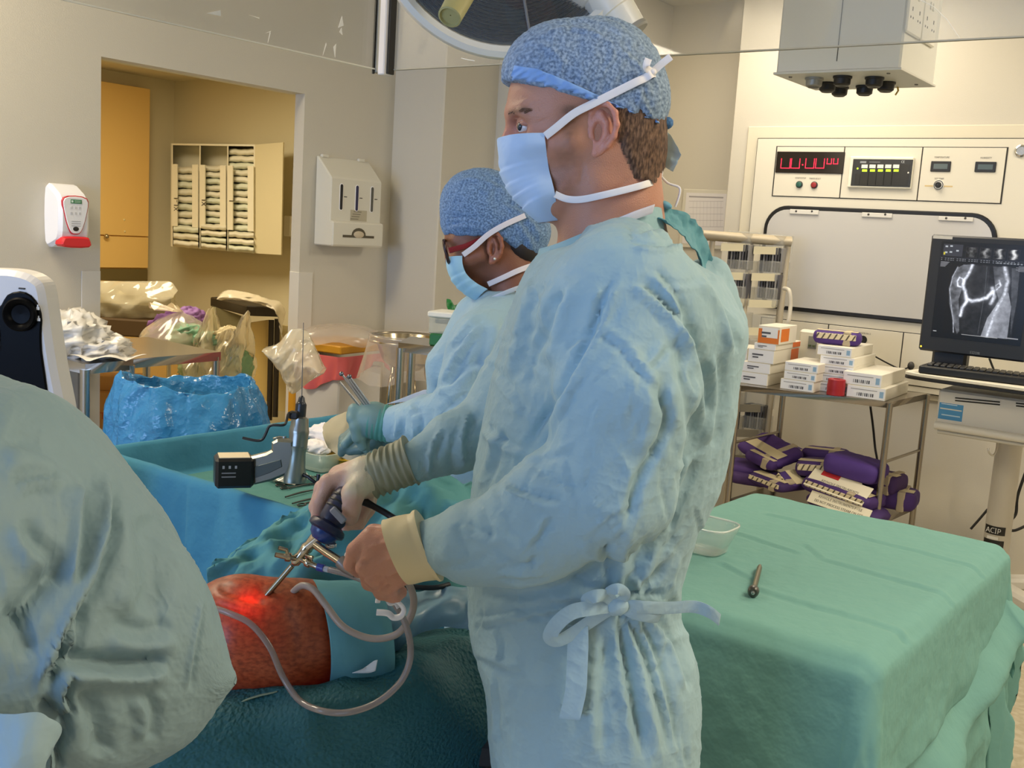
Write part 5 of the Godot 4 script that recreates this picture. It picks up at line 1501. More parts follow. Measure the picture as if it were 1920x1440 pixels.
func build_surgeon_gown(fr: Frame, t: Node3D) -> void:
	var rows := [[455, 1085, 1238, 0.0, 0.075], [478, 1020, 1290, 0.0, 0.15], [510, 992, 1345, 0.0, 0.185], [560, 968, 1374, 0.0, 0.2], [600, 955, 1392, 0.0, 0.2], [680, 934, 1380, 0.0, 0.19], [760, 914, 1372, 0.0, 0.18], [830, 900, 1358, 0.0, 0.172],
		[900, 888, 1340, 0.0, 0.168], [970, 880, 1306, 0.0, 0.165], [1040, 876, 1284, 0.0, 0.16], [1100, 876, 1272, 0.0, 0.155], [1140, 878, 1276, 0.0, 0.158], [1200, 884, 1300, 0.0, 0.175], [1290, 910, 1310, 0.0, 0.185], [1440, 922, 1306, 0.0, 0.19], [1800, 935, 1310, 0.0, 0.2], [2080, 940, 1312, 0.0, 0.2]]
	var cuts := []
	for q in rows:
		var l := fr.pt(q[1], q[0])
		var r := fr.pt(q[2], q[0])
		cuts.push_front([(l.y + r.y) * 0.5, (l.x + r.x) * 0.5, q[3], (r.x - l.x) * 0.5, q[4]])
	var f := Field.new(Vector3(-0.36, 0.12, -0.34), Vector3(0.3, 1.66, 0.36), 0.0057)
	f.tower(cuts, 0.02, 2.3)
	# near arm
	var sh := fr.pt(1172, 560, 0.15)
	var up := fr.pt(1170, 740, 0.2)
	var el := fr.pt(1135, 925, 0.205)
	var fo := fr.pt(990, 1010, 0.19)
	var fo2 := fr.pt(890, 1018, 0.17)
	var wr := fr.pt(822, 1022, 0.13)
	f.bone(fr.pt(1165, 500, 0.1), sh, 0.06, 0.085, 0.05)
	f.bone(sh, up, 0.085, 0.082, 0.03)
	f.bone(up, el, 0.08, 0.078, 0.014)
	f.bone(el, fo, 0.072, 0.062, 0.014)
	f.bone(fr.pt(1040, 925, 0.2), fr.pt(960, 985, 0.19), 0.055, 0.05, 0.02)
	f.bone(fo, fo2, 0.06, 0.052, 0.01)
	f.bone(fo2, wr, 0.05, 0.036, 0.01)
	# far arm
	var fs := fr.pt(1080, 560, -0.2)
	var fe := fr.pt(930, 800, -0.22)
	var fw := fr.pt(776, 868, -0.14)
	f.bone(fs, fe, 0.085, 0.062, 0.03)
	f.bone(fe, fr.pt(850, 830, -0.18), 0.06, 0.048, 0.01)
	f.bone(fr.pt(850, 830, -0.18), fw, 0.046, 0.031, 0.01)
	# back flap bulging behind the shoulder
	f.bone(fr.pt(1330, 520, -0.06), fr.pt(1362, 610, -0.08), 0.03, 0.03, 0.03)
	var mb := MB.new()
	f.nets(mb)
	rumple(mb, 0.002, 8.0, 3)
	rumple(mb, 0.0008, 24.0, 8, Vector3(1, 0.7, 1))
	var K := 0.00082
	fold(mb, fr, [
		[[1162, 505, 1133, 557, 1107, 627, 1050, 727, 1007, 807, 990, 848], 7, -12 * K, 0], [[1172, 500, 1145, 560, 1122, 630, 1070, 730, 1024, 815], 9, 7 * K, 0],
		[[1107, 625, 1085, 635, 1062, 652], 6, -6 * K, 0], [[1107, 630, 1082, 650, 1070, 668], 6, 5 * K, 0],
		[[1112, 618, 1160, 647, 1187, 687, 1213, 713, 1250, 770], 6, -5 * K, 0], [[1125, 612, 1170, 640, 1200, 680, 1240, 730], 10, 6 * K, 0],
		[[1120, 665, 1080, 735, 1037, 813, 960, 957], 5, -3.5 * K, 0], [[1187, 690, 1180, 750, 1172, 815], 6, 4 * K, 0], [[1210, 700, 1215, 780, 1200, 860], 14, 6 * K, 0],
		[[1236, 700, 1252, 770, 1252, 797, 1235, 842, 1204, 890, 1186, 945, 1178, 1000], 8, -14 * K, 0],
		[[1183, 458, 1230, 465, 1288, 455], 5, 7 * K, 1], [[1182, 412, 1184, 458], 4, -4 * K, 0], [[1200, 440, 1235, 430, 1262, 440], 6, 5 * K, 1],
		[[1187, 525, 1230, 560, 1273, 607, 1300, 660], 9, 8 * K, 1], [[1223, 505, 1255, 545, 1283, 590], 8, 6 * K, 1],
		[[1313, 510, 1345, 560, 1367, 613, 1380, 668], 10, 8 * K, 1], [[1270, 560, 1296, 640, 1312, 700, 1324, 800], 11, 9 * K, 1], [[1262, 620, 1284, 720, 1296, 790, 1300, 860], 10, -7 * K, 0],
		[[1340, 650, 1345, 750, 1330, 850], 12, 7 * K, 1], [[1300, 850, 1270, 930, 1250, 1000], 10, 8 * K, 1],
		[[1060, 530, 1037, 570, 1022, 618, 995, 672, 993, 713, 1008, 740], 10, -11 * K, 0], [[1085, 520, 1060, 575, 1046, 630, 1030, 690], 13, 9 * K, 0], [[1010, 520, 990, 580, 975, 650, 960, 720], 12, 7 * K, 1],
		[[930, 700, 960, 740, 985, 780], 8, 5 * K, 1], [[905, 800, 940, 830, 980, 850], 8, 6 * K, 1], [[940, 800, 925, 860, 905, 920], 9, 6 * K, 1],
		[[853, 980, 868, 1020, 882, 1058], 5, -4 * K, 0], [[905, 985, 930, 1030, 975, 1058, 1020, 1046], 7, -6 * K, 0], [[920, 975, 950, 1015, 990, 1040], 9, 6 * K, 0], [[1030, 965, 1012, 1000, 990, 1030], 7, 5 * K, 1],
		[[815, 1064, 880, 1056, 920, 1038], 5, -4 * K, 0], [[870, 975, 890, 1000, 940, 1010], 8, 5 * K, 1], [[940, 905, 1000, 935, 1060, 945], 9, 7 * K, 1], [[1000, 870, 1040, 900, 1100, 920], 8, -6 * K, 0],
		[[890, 1112, 973, 1118, 1073, 1092, 1146, 1034], 10, -9 * K, 0], [[1090, 1010, 1120, 1040, 1150, 1050], 9, 5 * K, 1], [[1030, 1080, 990, 1085, 930, 1080], 7, 4 * K, 1],
		[[876, 1171, 990, 1152, 1107, 1134, 1150, 1130], 4, 4 * K, 0], [[876, 1182, 990, 1163, 1107, 1144], 4, -5 * K, 0], [[876, 1160, 990, 1141, 1100, 1124], 4, -4 * K, 0],
		[[1158, 1136, 1172, 1227, 1187, 1310, 1216, 1450], 9, -15 * K, 0, 1], [[1150, 1140, 1158, 1230, 1170, 1310, 1190, 1450], 10, 9 * K, 0, 1], [[1166, 1140, 1205, 1213, 1238, 1310, 1268, 1450], 8, -13 * K, 0, 1], [[1162, 1138, 1188, 1215, 1212, 1310, 1240, 1450], 9, 9 * K, 0, 1],
		[[1190, 1138, 1232, 1227, 1262, 1340, 1284, 1450], 8, -11 * K, 0, 1], [[1180, 1138, 1218, 1220, 1250, 1320, 1270, 1440], 8, 8 * K, 0, 1], [[1205, 1140, 1260, 1210, 1290, 1300], 9, 7 * K, 1],
		[[1150, 1124, 1140, 1060, 1140, 1005], 7, -10 * K, 0, 1], [[1166, 1120, 1195, 1060, 1222, 995], 8, -9 * K, 0, 1], [[1178, 1122, 1225, 1090, 1256, 1045], 8, -12 * K, 0, 1], [[1158, 1118, 1168, 1050, 1185, 990], 9, 8 * K, 0, 1], [[1185, 1116, 1212, 1070, 1240, 1010], 9, 8 * K, 0, 1],
		[[1150, 1130, 1110, 1100, 1060, 1080], 8, -8 * K, 0, 1], [[1150, 1132, 1095, 1120, 1030, 1122], 8, 7 * K, 0, 1], [[1165, 1112, 1215, 1117, 1250, 1108], 5, -8 * K, 0],
		[[925, 1170, 938, 1205, 936, 1245], 5, 4 * K, 1], [[885, 1232, 940, 1258, 990, 1267], 6, -6 * K, 0], [[895, 1225, 945, 1245, 985, 1253], 7, 5 * K, 0], [[943, 1280, 990, 1292, 1042, 1297], 5, -4 * K, 0], [[1083, 1290, 1086, 1360, 1088, 1445], 4, -3 * K, 0], [[925, 1265, 930, 1330, 934, 1400], 5, 4 * K, 1], [[1130, 1180, 1120, 1290, 1125, 1430], 14, 6 * K, 1],
		[[860, 800, 846, 850, 850, 900], 6, -6 * K, 0], [[835, 800, 812, 850, 806, 905], 6, 6 * K, 1], [[888, 770, 870, 830, 880, 880], 8, 7 * K, 1], [[800, 830, 792, 870, 798, 905], 5, -4 * K, 0],
	])
	var rnd := RandomNumberGenerator.new()
	rnd.seed = 99
	var tiny := []
	for i in 95:
		var p := Vector2(rnd.randf_range(890, 1385), rnd.randf_range(490, 1440))
		var an := rnd.randfn(1.9 if p.y < 900 else 1.5, 0.6) if rnd.randf() < 0.75 else rnd.randf_range(0, PI)
		var dv := Vector2(cos(an), sin(an)) * rnd.randf_range(20, 70)
		var bend := Vector2(-dv.y, dv.x) * rnd.randf_range(-0.25, 0.25)
		tiny.append([[p.x - dv.x, p.y - dv.y, p.x + bend.x, p.y + bend.y, p.x + dv.x, p.y + dv.y], rnd.randf_range(4.5, 9.0), rnd.randf_range(0.0011, 0.0026) * (1.0 if rnd.randf() < 0.6 else -1.0), 1 if rnd.randf() < 0.6 else 0])
	fold(mb, fr, tiny)
	part("gown", mb, gown_cloth("98b6c0"), t, true)
	# legs and clogs under the gown
	for s in [-1.0, 1.0]:
		var x := fr.pt(1110, 1440).x
		part("trouser_leg", MB.new().tube(PackedVector3Array([Vector3(x, 0.1, s * 0.1), Vector3(x, 0.35, s * 0.1), Vector3(x - 0.01, 0.8, s * 0.09)]), [0.06, 0.07, 0.085], 20), mat("4a7f9a", 0.8), t, true)
		var sole := []
		for q in [[0.0, 1.0], [0.05, 1.02], [0.09, 0.8], [0.11, 0.4]]:
			var ring := PackedVector3Array()
			for k in 24:
				var a := -TAU * k / 24.0
				ring.append(Vector3(x - 0.05 + cos(a) * 0.14 * q[1], q[0], s * 0.1 + sin(a) * 0.05 * q[1]))
			sole.append(ring)
		part("clog", MB.new().loft(sole), mat("3a3f45", 0.5), t, true)
	# waist ties
	var tie := gown_cloth("a6c3d0")
	var kn := surface_at(f, fr, 1155, 1130) + Vector3(0, 0, 0.008)
	var tm := MB.new()
	tm.ball(kn, Vector3(0.016, 0.014, 0.012), Basis(Vector3.BACK, 0.4), 8, 12)
	rumple(tm, 0.002, 60.0, 5)
	part("tie_knot", tm, tie, t, true)
	var P := func(px: float, py: float, dz: float) -> Vector3: return surface_at(f, fr, px, py) + Vector3(0, 0, dz)
	var wide := func(p: Vector3, tt: Vector3) -> Vector3: return Vector3(-tt.y, tt.x, 0).normalized() * 0.95 + Vector3(0, 0, 0.25)
	var m1 := MB.new()
	strap(m1, PackedVector3Array([kn, P.call(1110, 1128, 0.022), P.call(1070, 1132, 0.03), P.call(1042, 1152, 0.034), P.call(1030, 1178, 0.03), P.call(1046, 1189, 0.022), P.call(1075, 1176, 0.018), P.call(1110, 1155, 0.014), kn]), 0.019, Vector3.ZERO, wide)
	part("tie_loop", m1, tie, t, true)
	var m2 := MB.new()
	strap(m2, PackedVector3Array([kn, P.call(1135, 1108, 0.02), P.call(1115, 1102, 0.03), P.call(1098, 1112, 0.026), P.call(1112, 1128, 0.018), kn]), 0.016, Vector3.ZERO, wide)
	strap(m2, PackedVector3Array([kn, P.call(1170, 1106, 0.02), P.call(1155, 1090, 0.028), P.call(1138, 1104, 0.02), kn]), 0.014, Vector3.ZERO, wide)
	part("tie_loop", m2, tie, t, true)
	var m3 := MB.new()
	strap(m3, PackedVector3Array([P.call(1082, 1166, 0.012), P.call(1082, 1195, 0.018), P.call(1080, 1240, 0.022), P.call(1077, 1285, 0.022), P.call(1066, 1335, 0.02)]), 0.027, Vector3.ZERO, func(p: Vector3, tt: Vector3) -> Vector3: return Vector3(1, 0.12, 0.3).normalized())
	part("tie_end", m3, tie, t, true)
	var m4 := MB.new()
	strap(m4, PackedVector3Array([kn, P.call(1200, 1130, 0.016), P.call(1250, 1130, 0.02), fr.pt(1300, 1138, 0.12), fr.pt(1330, 1148, 0.12), fr.pt(1350, 1163, 0.11)]), 0.019, Vector3.ZERO, func(p: Vector3, tt: Vector3) -> Vector3: return Vector3(0, 1, 0.3).normalized())
	part("tie_end", m4, tie, t, true)
	var m5 := MB.new()
	strap(m5, PackedVector3Array([kn, P.call(1185, 1145, 0.012), P.call(1215, 1152, 0.014), P.call(1235, 1155, 0.01)]), 0.014, Vector3.ZERO, wide)
	part("tie_end", m5, tie, t, true)
	# collar binding, scrub shirt edge and the flap standing off at the nape
	var cm := MB.new()
	var cl := []
	for q in [[1012, 466, 0.02], [1040, 458, 0.05], [1085, 440, 0.075], [1130, 420, 0.088], [1180, 400, 0.085], [1225, 388, 0.06], [1242, 392, 0.02], [1235, 400, -0.05], [1150, 425, -0.09], [1060, 455, -0.07], [1015, 466, -0.02]]:
		cl.append(fr.pt(q[0], q[1], q[2]))
	var cp := spline(PackedVector3Array(cl + [cl[0]]), 6)
	var rings := []
	for q in [[0.0, 1.0], [-0.012, 1.06], [-0.03, 1.16], [-0.045, 1.3], [-0.07, 1.5]]:
		var ring := PackedVector3Array()
		var mid := Vector3.ZERO
		for p in cl: mid += p
		mid /= cl.size()
		for p in cp.slice(0, cp.size() - 1): ring.append(mid + (p - mid) * Vector3(q[1] * 0.5 + 0.5, 1, q[1]) + Vector3(0, q[0], 0))
		rings.append(ring)
	cm.loft(rings, true, false, false)
	part("collar", cm, gown_cloth("92b4ba"), t, true)
	var sm := MB.new()
	strap(sm, PackedVector3Array([fr.pt(1095, 452, 0.092), fr.pt(1130, 434, 0.1), fr.pt(1180, 411, 0.099), fr.pt(1225, 395, 0.078)]), 0.013, Vector3(0, 0.002, 0.003), func(p: Vector3, tt: Vector3) -> Vector3: return Vector3(0.1, 0.8, 0.5).normalized())
	part("scrub_edge", sm, mat("e4e0f0", 0.8), t, true)
	var fm := MB.new()
	var fa := spline(PackedVector3Array([fr.pt(1228, 388, 0.02), fr.pt(1262, 392, 0.0), fr.pt(1296, 408, -0.03), fr.pt(1318, 440, -0.05), fr.pt(1332, 480, -0.05), fr.pt(1354, 535, -0.05)]), 6)
	var fb := spline(PackedVector3Array([fr.pt(1235, 410, 0.06), fr.pt(1260, 425, 0.05), fr.pt(1285, 450, 0.03), fr.pt(1305, 475, 0.02), fr.pt(1325, 520, 0.0), fr.pt(1345, 560, -0.02)]), 6)
	fm = film(fb, fa, 8, 12, 0.008, Vector3(0.3, 0.2, 0.9), 0.0015, 30.0, -0.015)
	part("nape_flap", fm, gown_cloth("5f97a3"), t, true)
	var nm := MB.new().ball(fr.pt(1233, 377, 0.01), Vector3(0.009, 0.006, 0.008), Basis(), 8, 12)
	nm.ball(fr.pt(1247, 384, 0.015), Vector3(0.01, 0.005, 0.008), Basis(Vector3.BACK, -0.3), 8, 12)
	part("nape_knot", nm, gown_cloth("6fa5ba"), t, true)

func ear(mb: MB, P: Callable, side: float, cell := 0.0016) -> void:
	# outline points given by P(u, v, out): u back along the head 0..1, v up 0..1
	var a: Vector3 = P.call(-0.1, -0.1, 0.0)
	var b: Vector3 = P.call(1.1, 1.1, 0.02)
	var c: Vector3 = P.call(0.5, 0.5, -0.012)
	var d: Vector3 = P.call(0.5, 0.5, 0.024)
	var f := Field.new(a.min(b).min(c).min(d) - Vector3.ONE * 0.012, a.max(b).max(c).max(d) + Vector3.ONE * 0.012, cell)
	f.ell(P.call(0.5, 0.52, 0.003), Vector3(0.0155, 0.029, 0.0055), 0.003, Basis(Vector3.BACK, 0.12))
	f.bone(P.call(0.35, 0.2, 0.002), P.call(0.3, 0.08, 0.004), 0.007, 0.0065, 0.006)
	var hel := [[0.05, 0.62, 0.004], [0.08, 0.82, 0.007], [0.3, 0.97, 0.009], [0.62, 0.96, 0.011], [0.88, 0.8, 0.013], [0.96, 0.58, 0.013], [0.88, 0.38, 0.011], [0.68, 0.22, 0.008], [0.45, 0.1, 0.006]]
	for i in hel.size() - 1:
		f.bone(P.call(hel[i][0], hel[i][1], hel[i][2]), P.call(hel[i + 1][0], hel[i + 1][1], hel[i + 1][2]), 0.0038, 0.0038, 0.003)
	f.ell(P.call(0.34, 0.47, 0.009), Vector3(0.0065, 0.012, 0.007), 0.003, Basis(), true)
	f.ell(P.call(0.6, 0.78, 0.011), Vector3(0.006, 0.008, 0.004), 0.003, Basis(Vector3.BACK, -0.6), true)
	for s in [[0.42, 0.8, 0.62, 0.62], [0.62, 0.62, 0.64, 0.42], [0.64, 0.42, 0.48, 0.26]]:
		f.bone(P.call(s[0], s[1], 0.007), P.call(s[2], s[3], 0.007), 0.0034, 0.0034, 0.004)
	f.bone(P.call(0.06, 0.5, 0.004), P.call(0.12, 0.38, 0.006), 0.0042, 0.0038, 0.004)
	f.bone(P.call(0.05, 0.62, 0.002), P.call(0.25, 0.56, 0.003), 0.003, 0.0025, 0.003)
	f.nets(mb)

func build_surgeon_head(fr: Frame, t: Node3D) -> void:
	var c0 := fr.pt(1100, 230)
	var f := Field.new(c0 + Vector3(-0.14, -0.2, -0.105), c0 + Vector3(0.13, 0.16, 0.105), 0.0036)
	f.ell(fr.pt(1100, 178), Vector3(0.095, 0.085, 0.075), 0.02)
	f.ell(fr.pt(1045, 215), Vector3(0.064, 0.07, 0.064), 0.03)      # forehead and temples
	f.ell(fr.pt(1050, 298), Vector3(0.05, 0.066, 0.054), 0.025)      # face
	f.ell(fr.pt(1158, 237), Vector3(0.056, 0.066, 0.064), 0.03)      # back of the head
	f.bone(fr.pt(1130, 318), fr.pt(1042, 368), 0.05, 0.032, 0.02)     # jaw, both sides below
	for s in [-1.0, 1.0]:
		f.bone(fr.pt(1112, 290, 0.045 * s), fr.pt(1045, 372, 0.03 * s), 0.022, 0.02, 0.03)
		f.bone(fr.pt(1010, 275, 0.045 * s), fr.pt(1070, 268, 0.06 * s), 0.014, 0.012, 0.025)      # cheekbone
		f.bone(fr.pt(962, 213, 0.012 * s), fr.pt(985, 212, 0.042 * s), 0.0095, 0.010, 0.014)      # brow
		f.ell(fr.pt(972, 238, 0.034 * s), Vector3(0.013, 0.0125, 0.0155), 0.012, Basis(), true)      # eye socket
	f.bone(fr.pt(966, 224), fr.pt(950, 268), 0.008, 0.0095, 0.008)      # nose
	f.ell(fr.pt(952, 282), Vector3(0.0115, 0.01, 0.013), 0.008)
	f.bone(fr.pt(1000, 325), fr.pt(1020, 372), 0.03, 0.024, 0.02)      # mouth and chin
	for s in [-1.0, 1.0]:
		f.ell(fr.pt(989, 237.5, 0.032 * s), Vector3(0.0122, 0.0122, 0.0122), 0.001)      # the ball of the eye under its lids
		f.bone(fr.pt(972, 229, 0.03 * s), fr.pt(1000, 235, 0.045 * s), 0.0035, 0.0035, 0.004)      # upper lid
		f.bone(fr.pt(975, 248, 0.028 * s), fr.pt(998, 247, 0.043 * s), 0.003, 0.003, 0.005)      # lower lid
	f.bone(fr.pt(1155, 300), fr.pt(1150, 400), 0.06, 0.0635, 0.03)
	f.bone(fr.pt(1150, 400), fr.pt(1150, 470), 0.063, 0.08, 0.02)
	f.bone(fr.pt(1120, 345, 0.05), fr.pt(1090, 450, 0.03), 0.016, 0.018, 0.02)
	f.bone(fr.pt(1120, 345, -0.05), fr.pt(1090, 450, -0.03), 0.016, 0.018, 0.02)
	var mb := MB.new()
	f.nets(mb)
	fold(mb, fr, [
		[[958, 182, 975, 180, 1000, 190, 1030, 205], 3.0, -0.0016, 0], [[955, 192, 970, 188, 995, 198, 1020, 215], 3.0, -0.0018, 0], [[962, 202, 985, 199, 1005, 212], 2.6, -0.0014, 0],
		[[998, 236, 1008, 232, 1022, 224], 2.5, -0.001, 0], [[998, 242, 1012, 243, 1026, 240], 2.5, -0.001, 0], [[972, 252, 985, 258, 1000, 256], 2.5, -0.0011, 0], [[1086, 300, 1092, 320, 1088, 350], 5, -0.0015, 0], [[1185, 330, 1150, 360, 1110, 380], 5, -0.0015, 0], [[1215, 330, 1195, 350, 1170, 358], 5, -0.0012, 0]])
	# skin tones: redder ear side and nose, stubble on the jaw, brown sideburn
	var base := col("b8836a").srgb_to_linear()
	var rosy := col("c97c68").srgb_to_linear()
	var stub := col("8f6450").srgb_to_linear()
	var burn := col("70503c").srgb_to_linear()
	var n := FastNoiseLite.new()
	n.frequency = 90.0
	for i in mb.v.size():
		var s := seen(fr.world(mb.v[i]))
		var cc: Color = base
		cc = cc.lerp(rosy, 0.7 * exp(-(s - Vector2(945, 258)).length_squared() / 900.0) + 0.4 * exp(-(s - Vector2(1000, 270)).length_squared() / 900.0))
		var jaw := exp(-pow((s.x - 1062.0 - (s.y - 300.0) * -0.1) / 30.0, 2.0)) * smoothstep(245.0, 290.0, s.y) * smoothstep(395.0, 350.0, s.y)
		cc = cc.lerp(stub, clampf(jaw * (0.65 + 0.5 * n.get_noise_3dv(mb.v[i])), 0.0, 0.8))
		var sb := exp(-pow((s.x - 1068.0) / 17.0, 2.0)) * smoothstep(190.0, 205.0, s.y) * smoothstep(285.0, 235.0, s.y)
		cc = cc.lerp(burn, clampf(sb * (0.8 + 0.6 * n.get_noise_3dv(mb.v[i])), 0.0, 0.85))
		var bw := exp(-pow((s.y - (213.0 - 7.0 * sin((s.x - 953.0) * 0.06))) / 5.5, 2.0)) * smoothstep(950.0, 956.0, s.x) * smoothstep(996.0, 980.0, s.x)
		cc = cc.lerp(burn, clampf(bw * (0.9 + 0.5 * n.get_noise_3dv(mb.v[i])), 0.0, 0.9))
		mb.color.append(cc)
	var sk := skin("ffffff", 0.48)
	sk.vertex_color_use_as_albedo = true
	var head := part("head", mb, sk, t, true)
	# ears
	for s in [1.0, -1.0]:
		var em := MB.new()
		ear(em, func(u: float, v: float, o: float) -> Vector3: return fr.pt(lerpf(1098, 1150, u) - (1.0 - v) * 4.0, lerpf(302, 204, v), 0.0) + Vector3(0, 0, s * (0.062 + o + u * 0.008)), s)
		part("ear", em, skin("c98a76", 0.45), t, true)
	# hair below the cap
	var hb := MB.new()
	var nor := mb.normals()
	var keep := {}
	var poly := xy([1150, 200, 1260, 196, 1250, 300, 1226, 345, 1190, 338, 1172, 300, 1156, 262])
	for i in mb.v.size():
		var s := seen(fr.world(mb.v[i]))
		if Geometry2D.is_point_in_polygon(s, poly): keep[i] = true
	var nn := FastNoiseLite.new()
	nn.frequency = 110.0
	var map := {}
	for i in range(0, mb.ix.size(), 3):
		if keep.has(mb.ix[i]) and keep.has(mb.ix[i + 1]) and keep.has(mb.ix[i + 2]):
			for k in 3:
				var j := mb.ix[i + k]
				if not map.has(j):
					map[j] = hb.v.size()
					var s := seen(fr.world(mb.v[j]))
					var edge := smoothstep(0.0, 14.0, Geometry2D.get_closest_point_to_segment(s, Vector2(1156, 262), Vector2(1190, 338)).distance_to(s))
					hb.v.append(mb.v[j] + nor[j] * (0.0005 + 0.0035 * edge + 0.0014 * nn.get_noise_3dv(mb.v[j] * Vector3(1, 0.35, 1))))
				hb.ix.append(map[j])
	var hm := StandardMaterial3D.new()
	hm.albedo_color = col("7d5f49")
	hm.roughness = 0.65
	hm.albedo_texture = noise_tex(0.06, 3, FastNoiseLite.FRACTAL_FBM, 256, 31, ramp([[0.25, "6a5442"], [0.7, "ffffff"]]))
	hm.uv1_triplanar = true
	hm.uv1_scale = Vector3(16, 5, 16)
	part("hair", hb, hm, t, true)
	# eyebrow and eyes
	var bm := MB.new()
	for s in [-1.0, 1.0]:
		for i in 26:
			var u := i / 25.0
			var p := fr.pt(lerpf(954, 988, u), 214 - 6 * sin(u * 2.2) + (i % 3) * 2.2, s * lerpf(0.014, 0.045, u))
			var q := surface_at(f, fr, lerpf(955, 988, u), 214 - 6 * sin(u * 2.2) + (i % 3) * 2.2)
			if s > 0: p = q + Vector3(-0.0012, 0, 0.0014)
			bm.tube(PackedVector3Array([p, p + Vector3(0.004, 0.003, 0.0022 * s), p + Vector3(0.0085, 0.0035, 0.002 * s)]), [0.0006, 0.0006, 0.0002], 5)
	part("eyebrows", bm, mat("6a5040", 0.8), t, true)
	var eye := MB.new()
	var iris := MB.new()
	for s in [-1.0, 1.0]:
		var ec := fr.pt(988, 239, 0.0335 * s)
		eye.ball(ec, Vector3.ONE * 0.0124, Basis(), 14, 20)
		iris.ball(ec + Vector3(-0.0082, 0.0004, 0.005 * s), Vector3(0.0045, 0.0062, 0.0062), Basis(Vector3.UP, 0.3 * s), 10, 14)
	part("eyeballs", eye, mat("d8cdc6", 0.2), t, true)
	part("irises", iris, mat("3a3f42", 0.15), t, true)
	var lm := MB.new()
	for s in [1.0, -1.0]:
		lm.tube(spline(PackedVector3Array([fr.pt(973, 237, 0.028 * s), fr.pt(978, 232.5, 0.039 * s), fr.pt(989, 231, 0.046 * s), fr.pt(1001, 238, 0.047 * s)]), 5), 0.0042, 8)
		lm.tube(spline(PackedVector3Array([fr.pt(972, 240, 0.028 * s), fr.pt(979, 248, 0.038 * s), fr.pt(990, 248, 0.0455 * s), fr.pt(1000, 240, 0.047 * s)]), 5), 0.003, 8)
	part("eyelids", lm, skin("b47c66", 0.5), t, true)
	build_cap_and_mask(fr, t, f)

func cap_cloth(hex: String, sd: int) -> StandardMaterial3D:
	var m := StandardMaterial3D.new()
	m.albedo_color = col(hex)
	m.roughness = 0.8
	m.albedo_texture = noise_tex(0.07, 3, FastNoiseLite.FRACTAL_FBM, 512, sd, ramp([[0.22, "8793a0"], [0.45, "b9c4cf"], [0.6, "dde5ec"], [0.8, "ffffff"]]))
	m.uv1_triplanar = true
	relief(m, crumple, 5.0, 0.12)
	return m

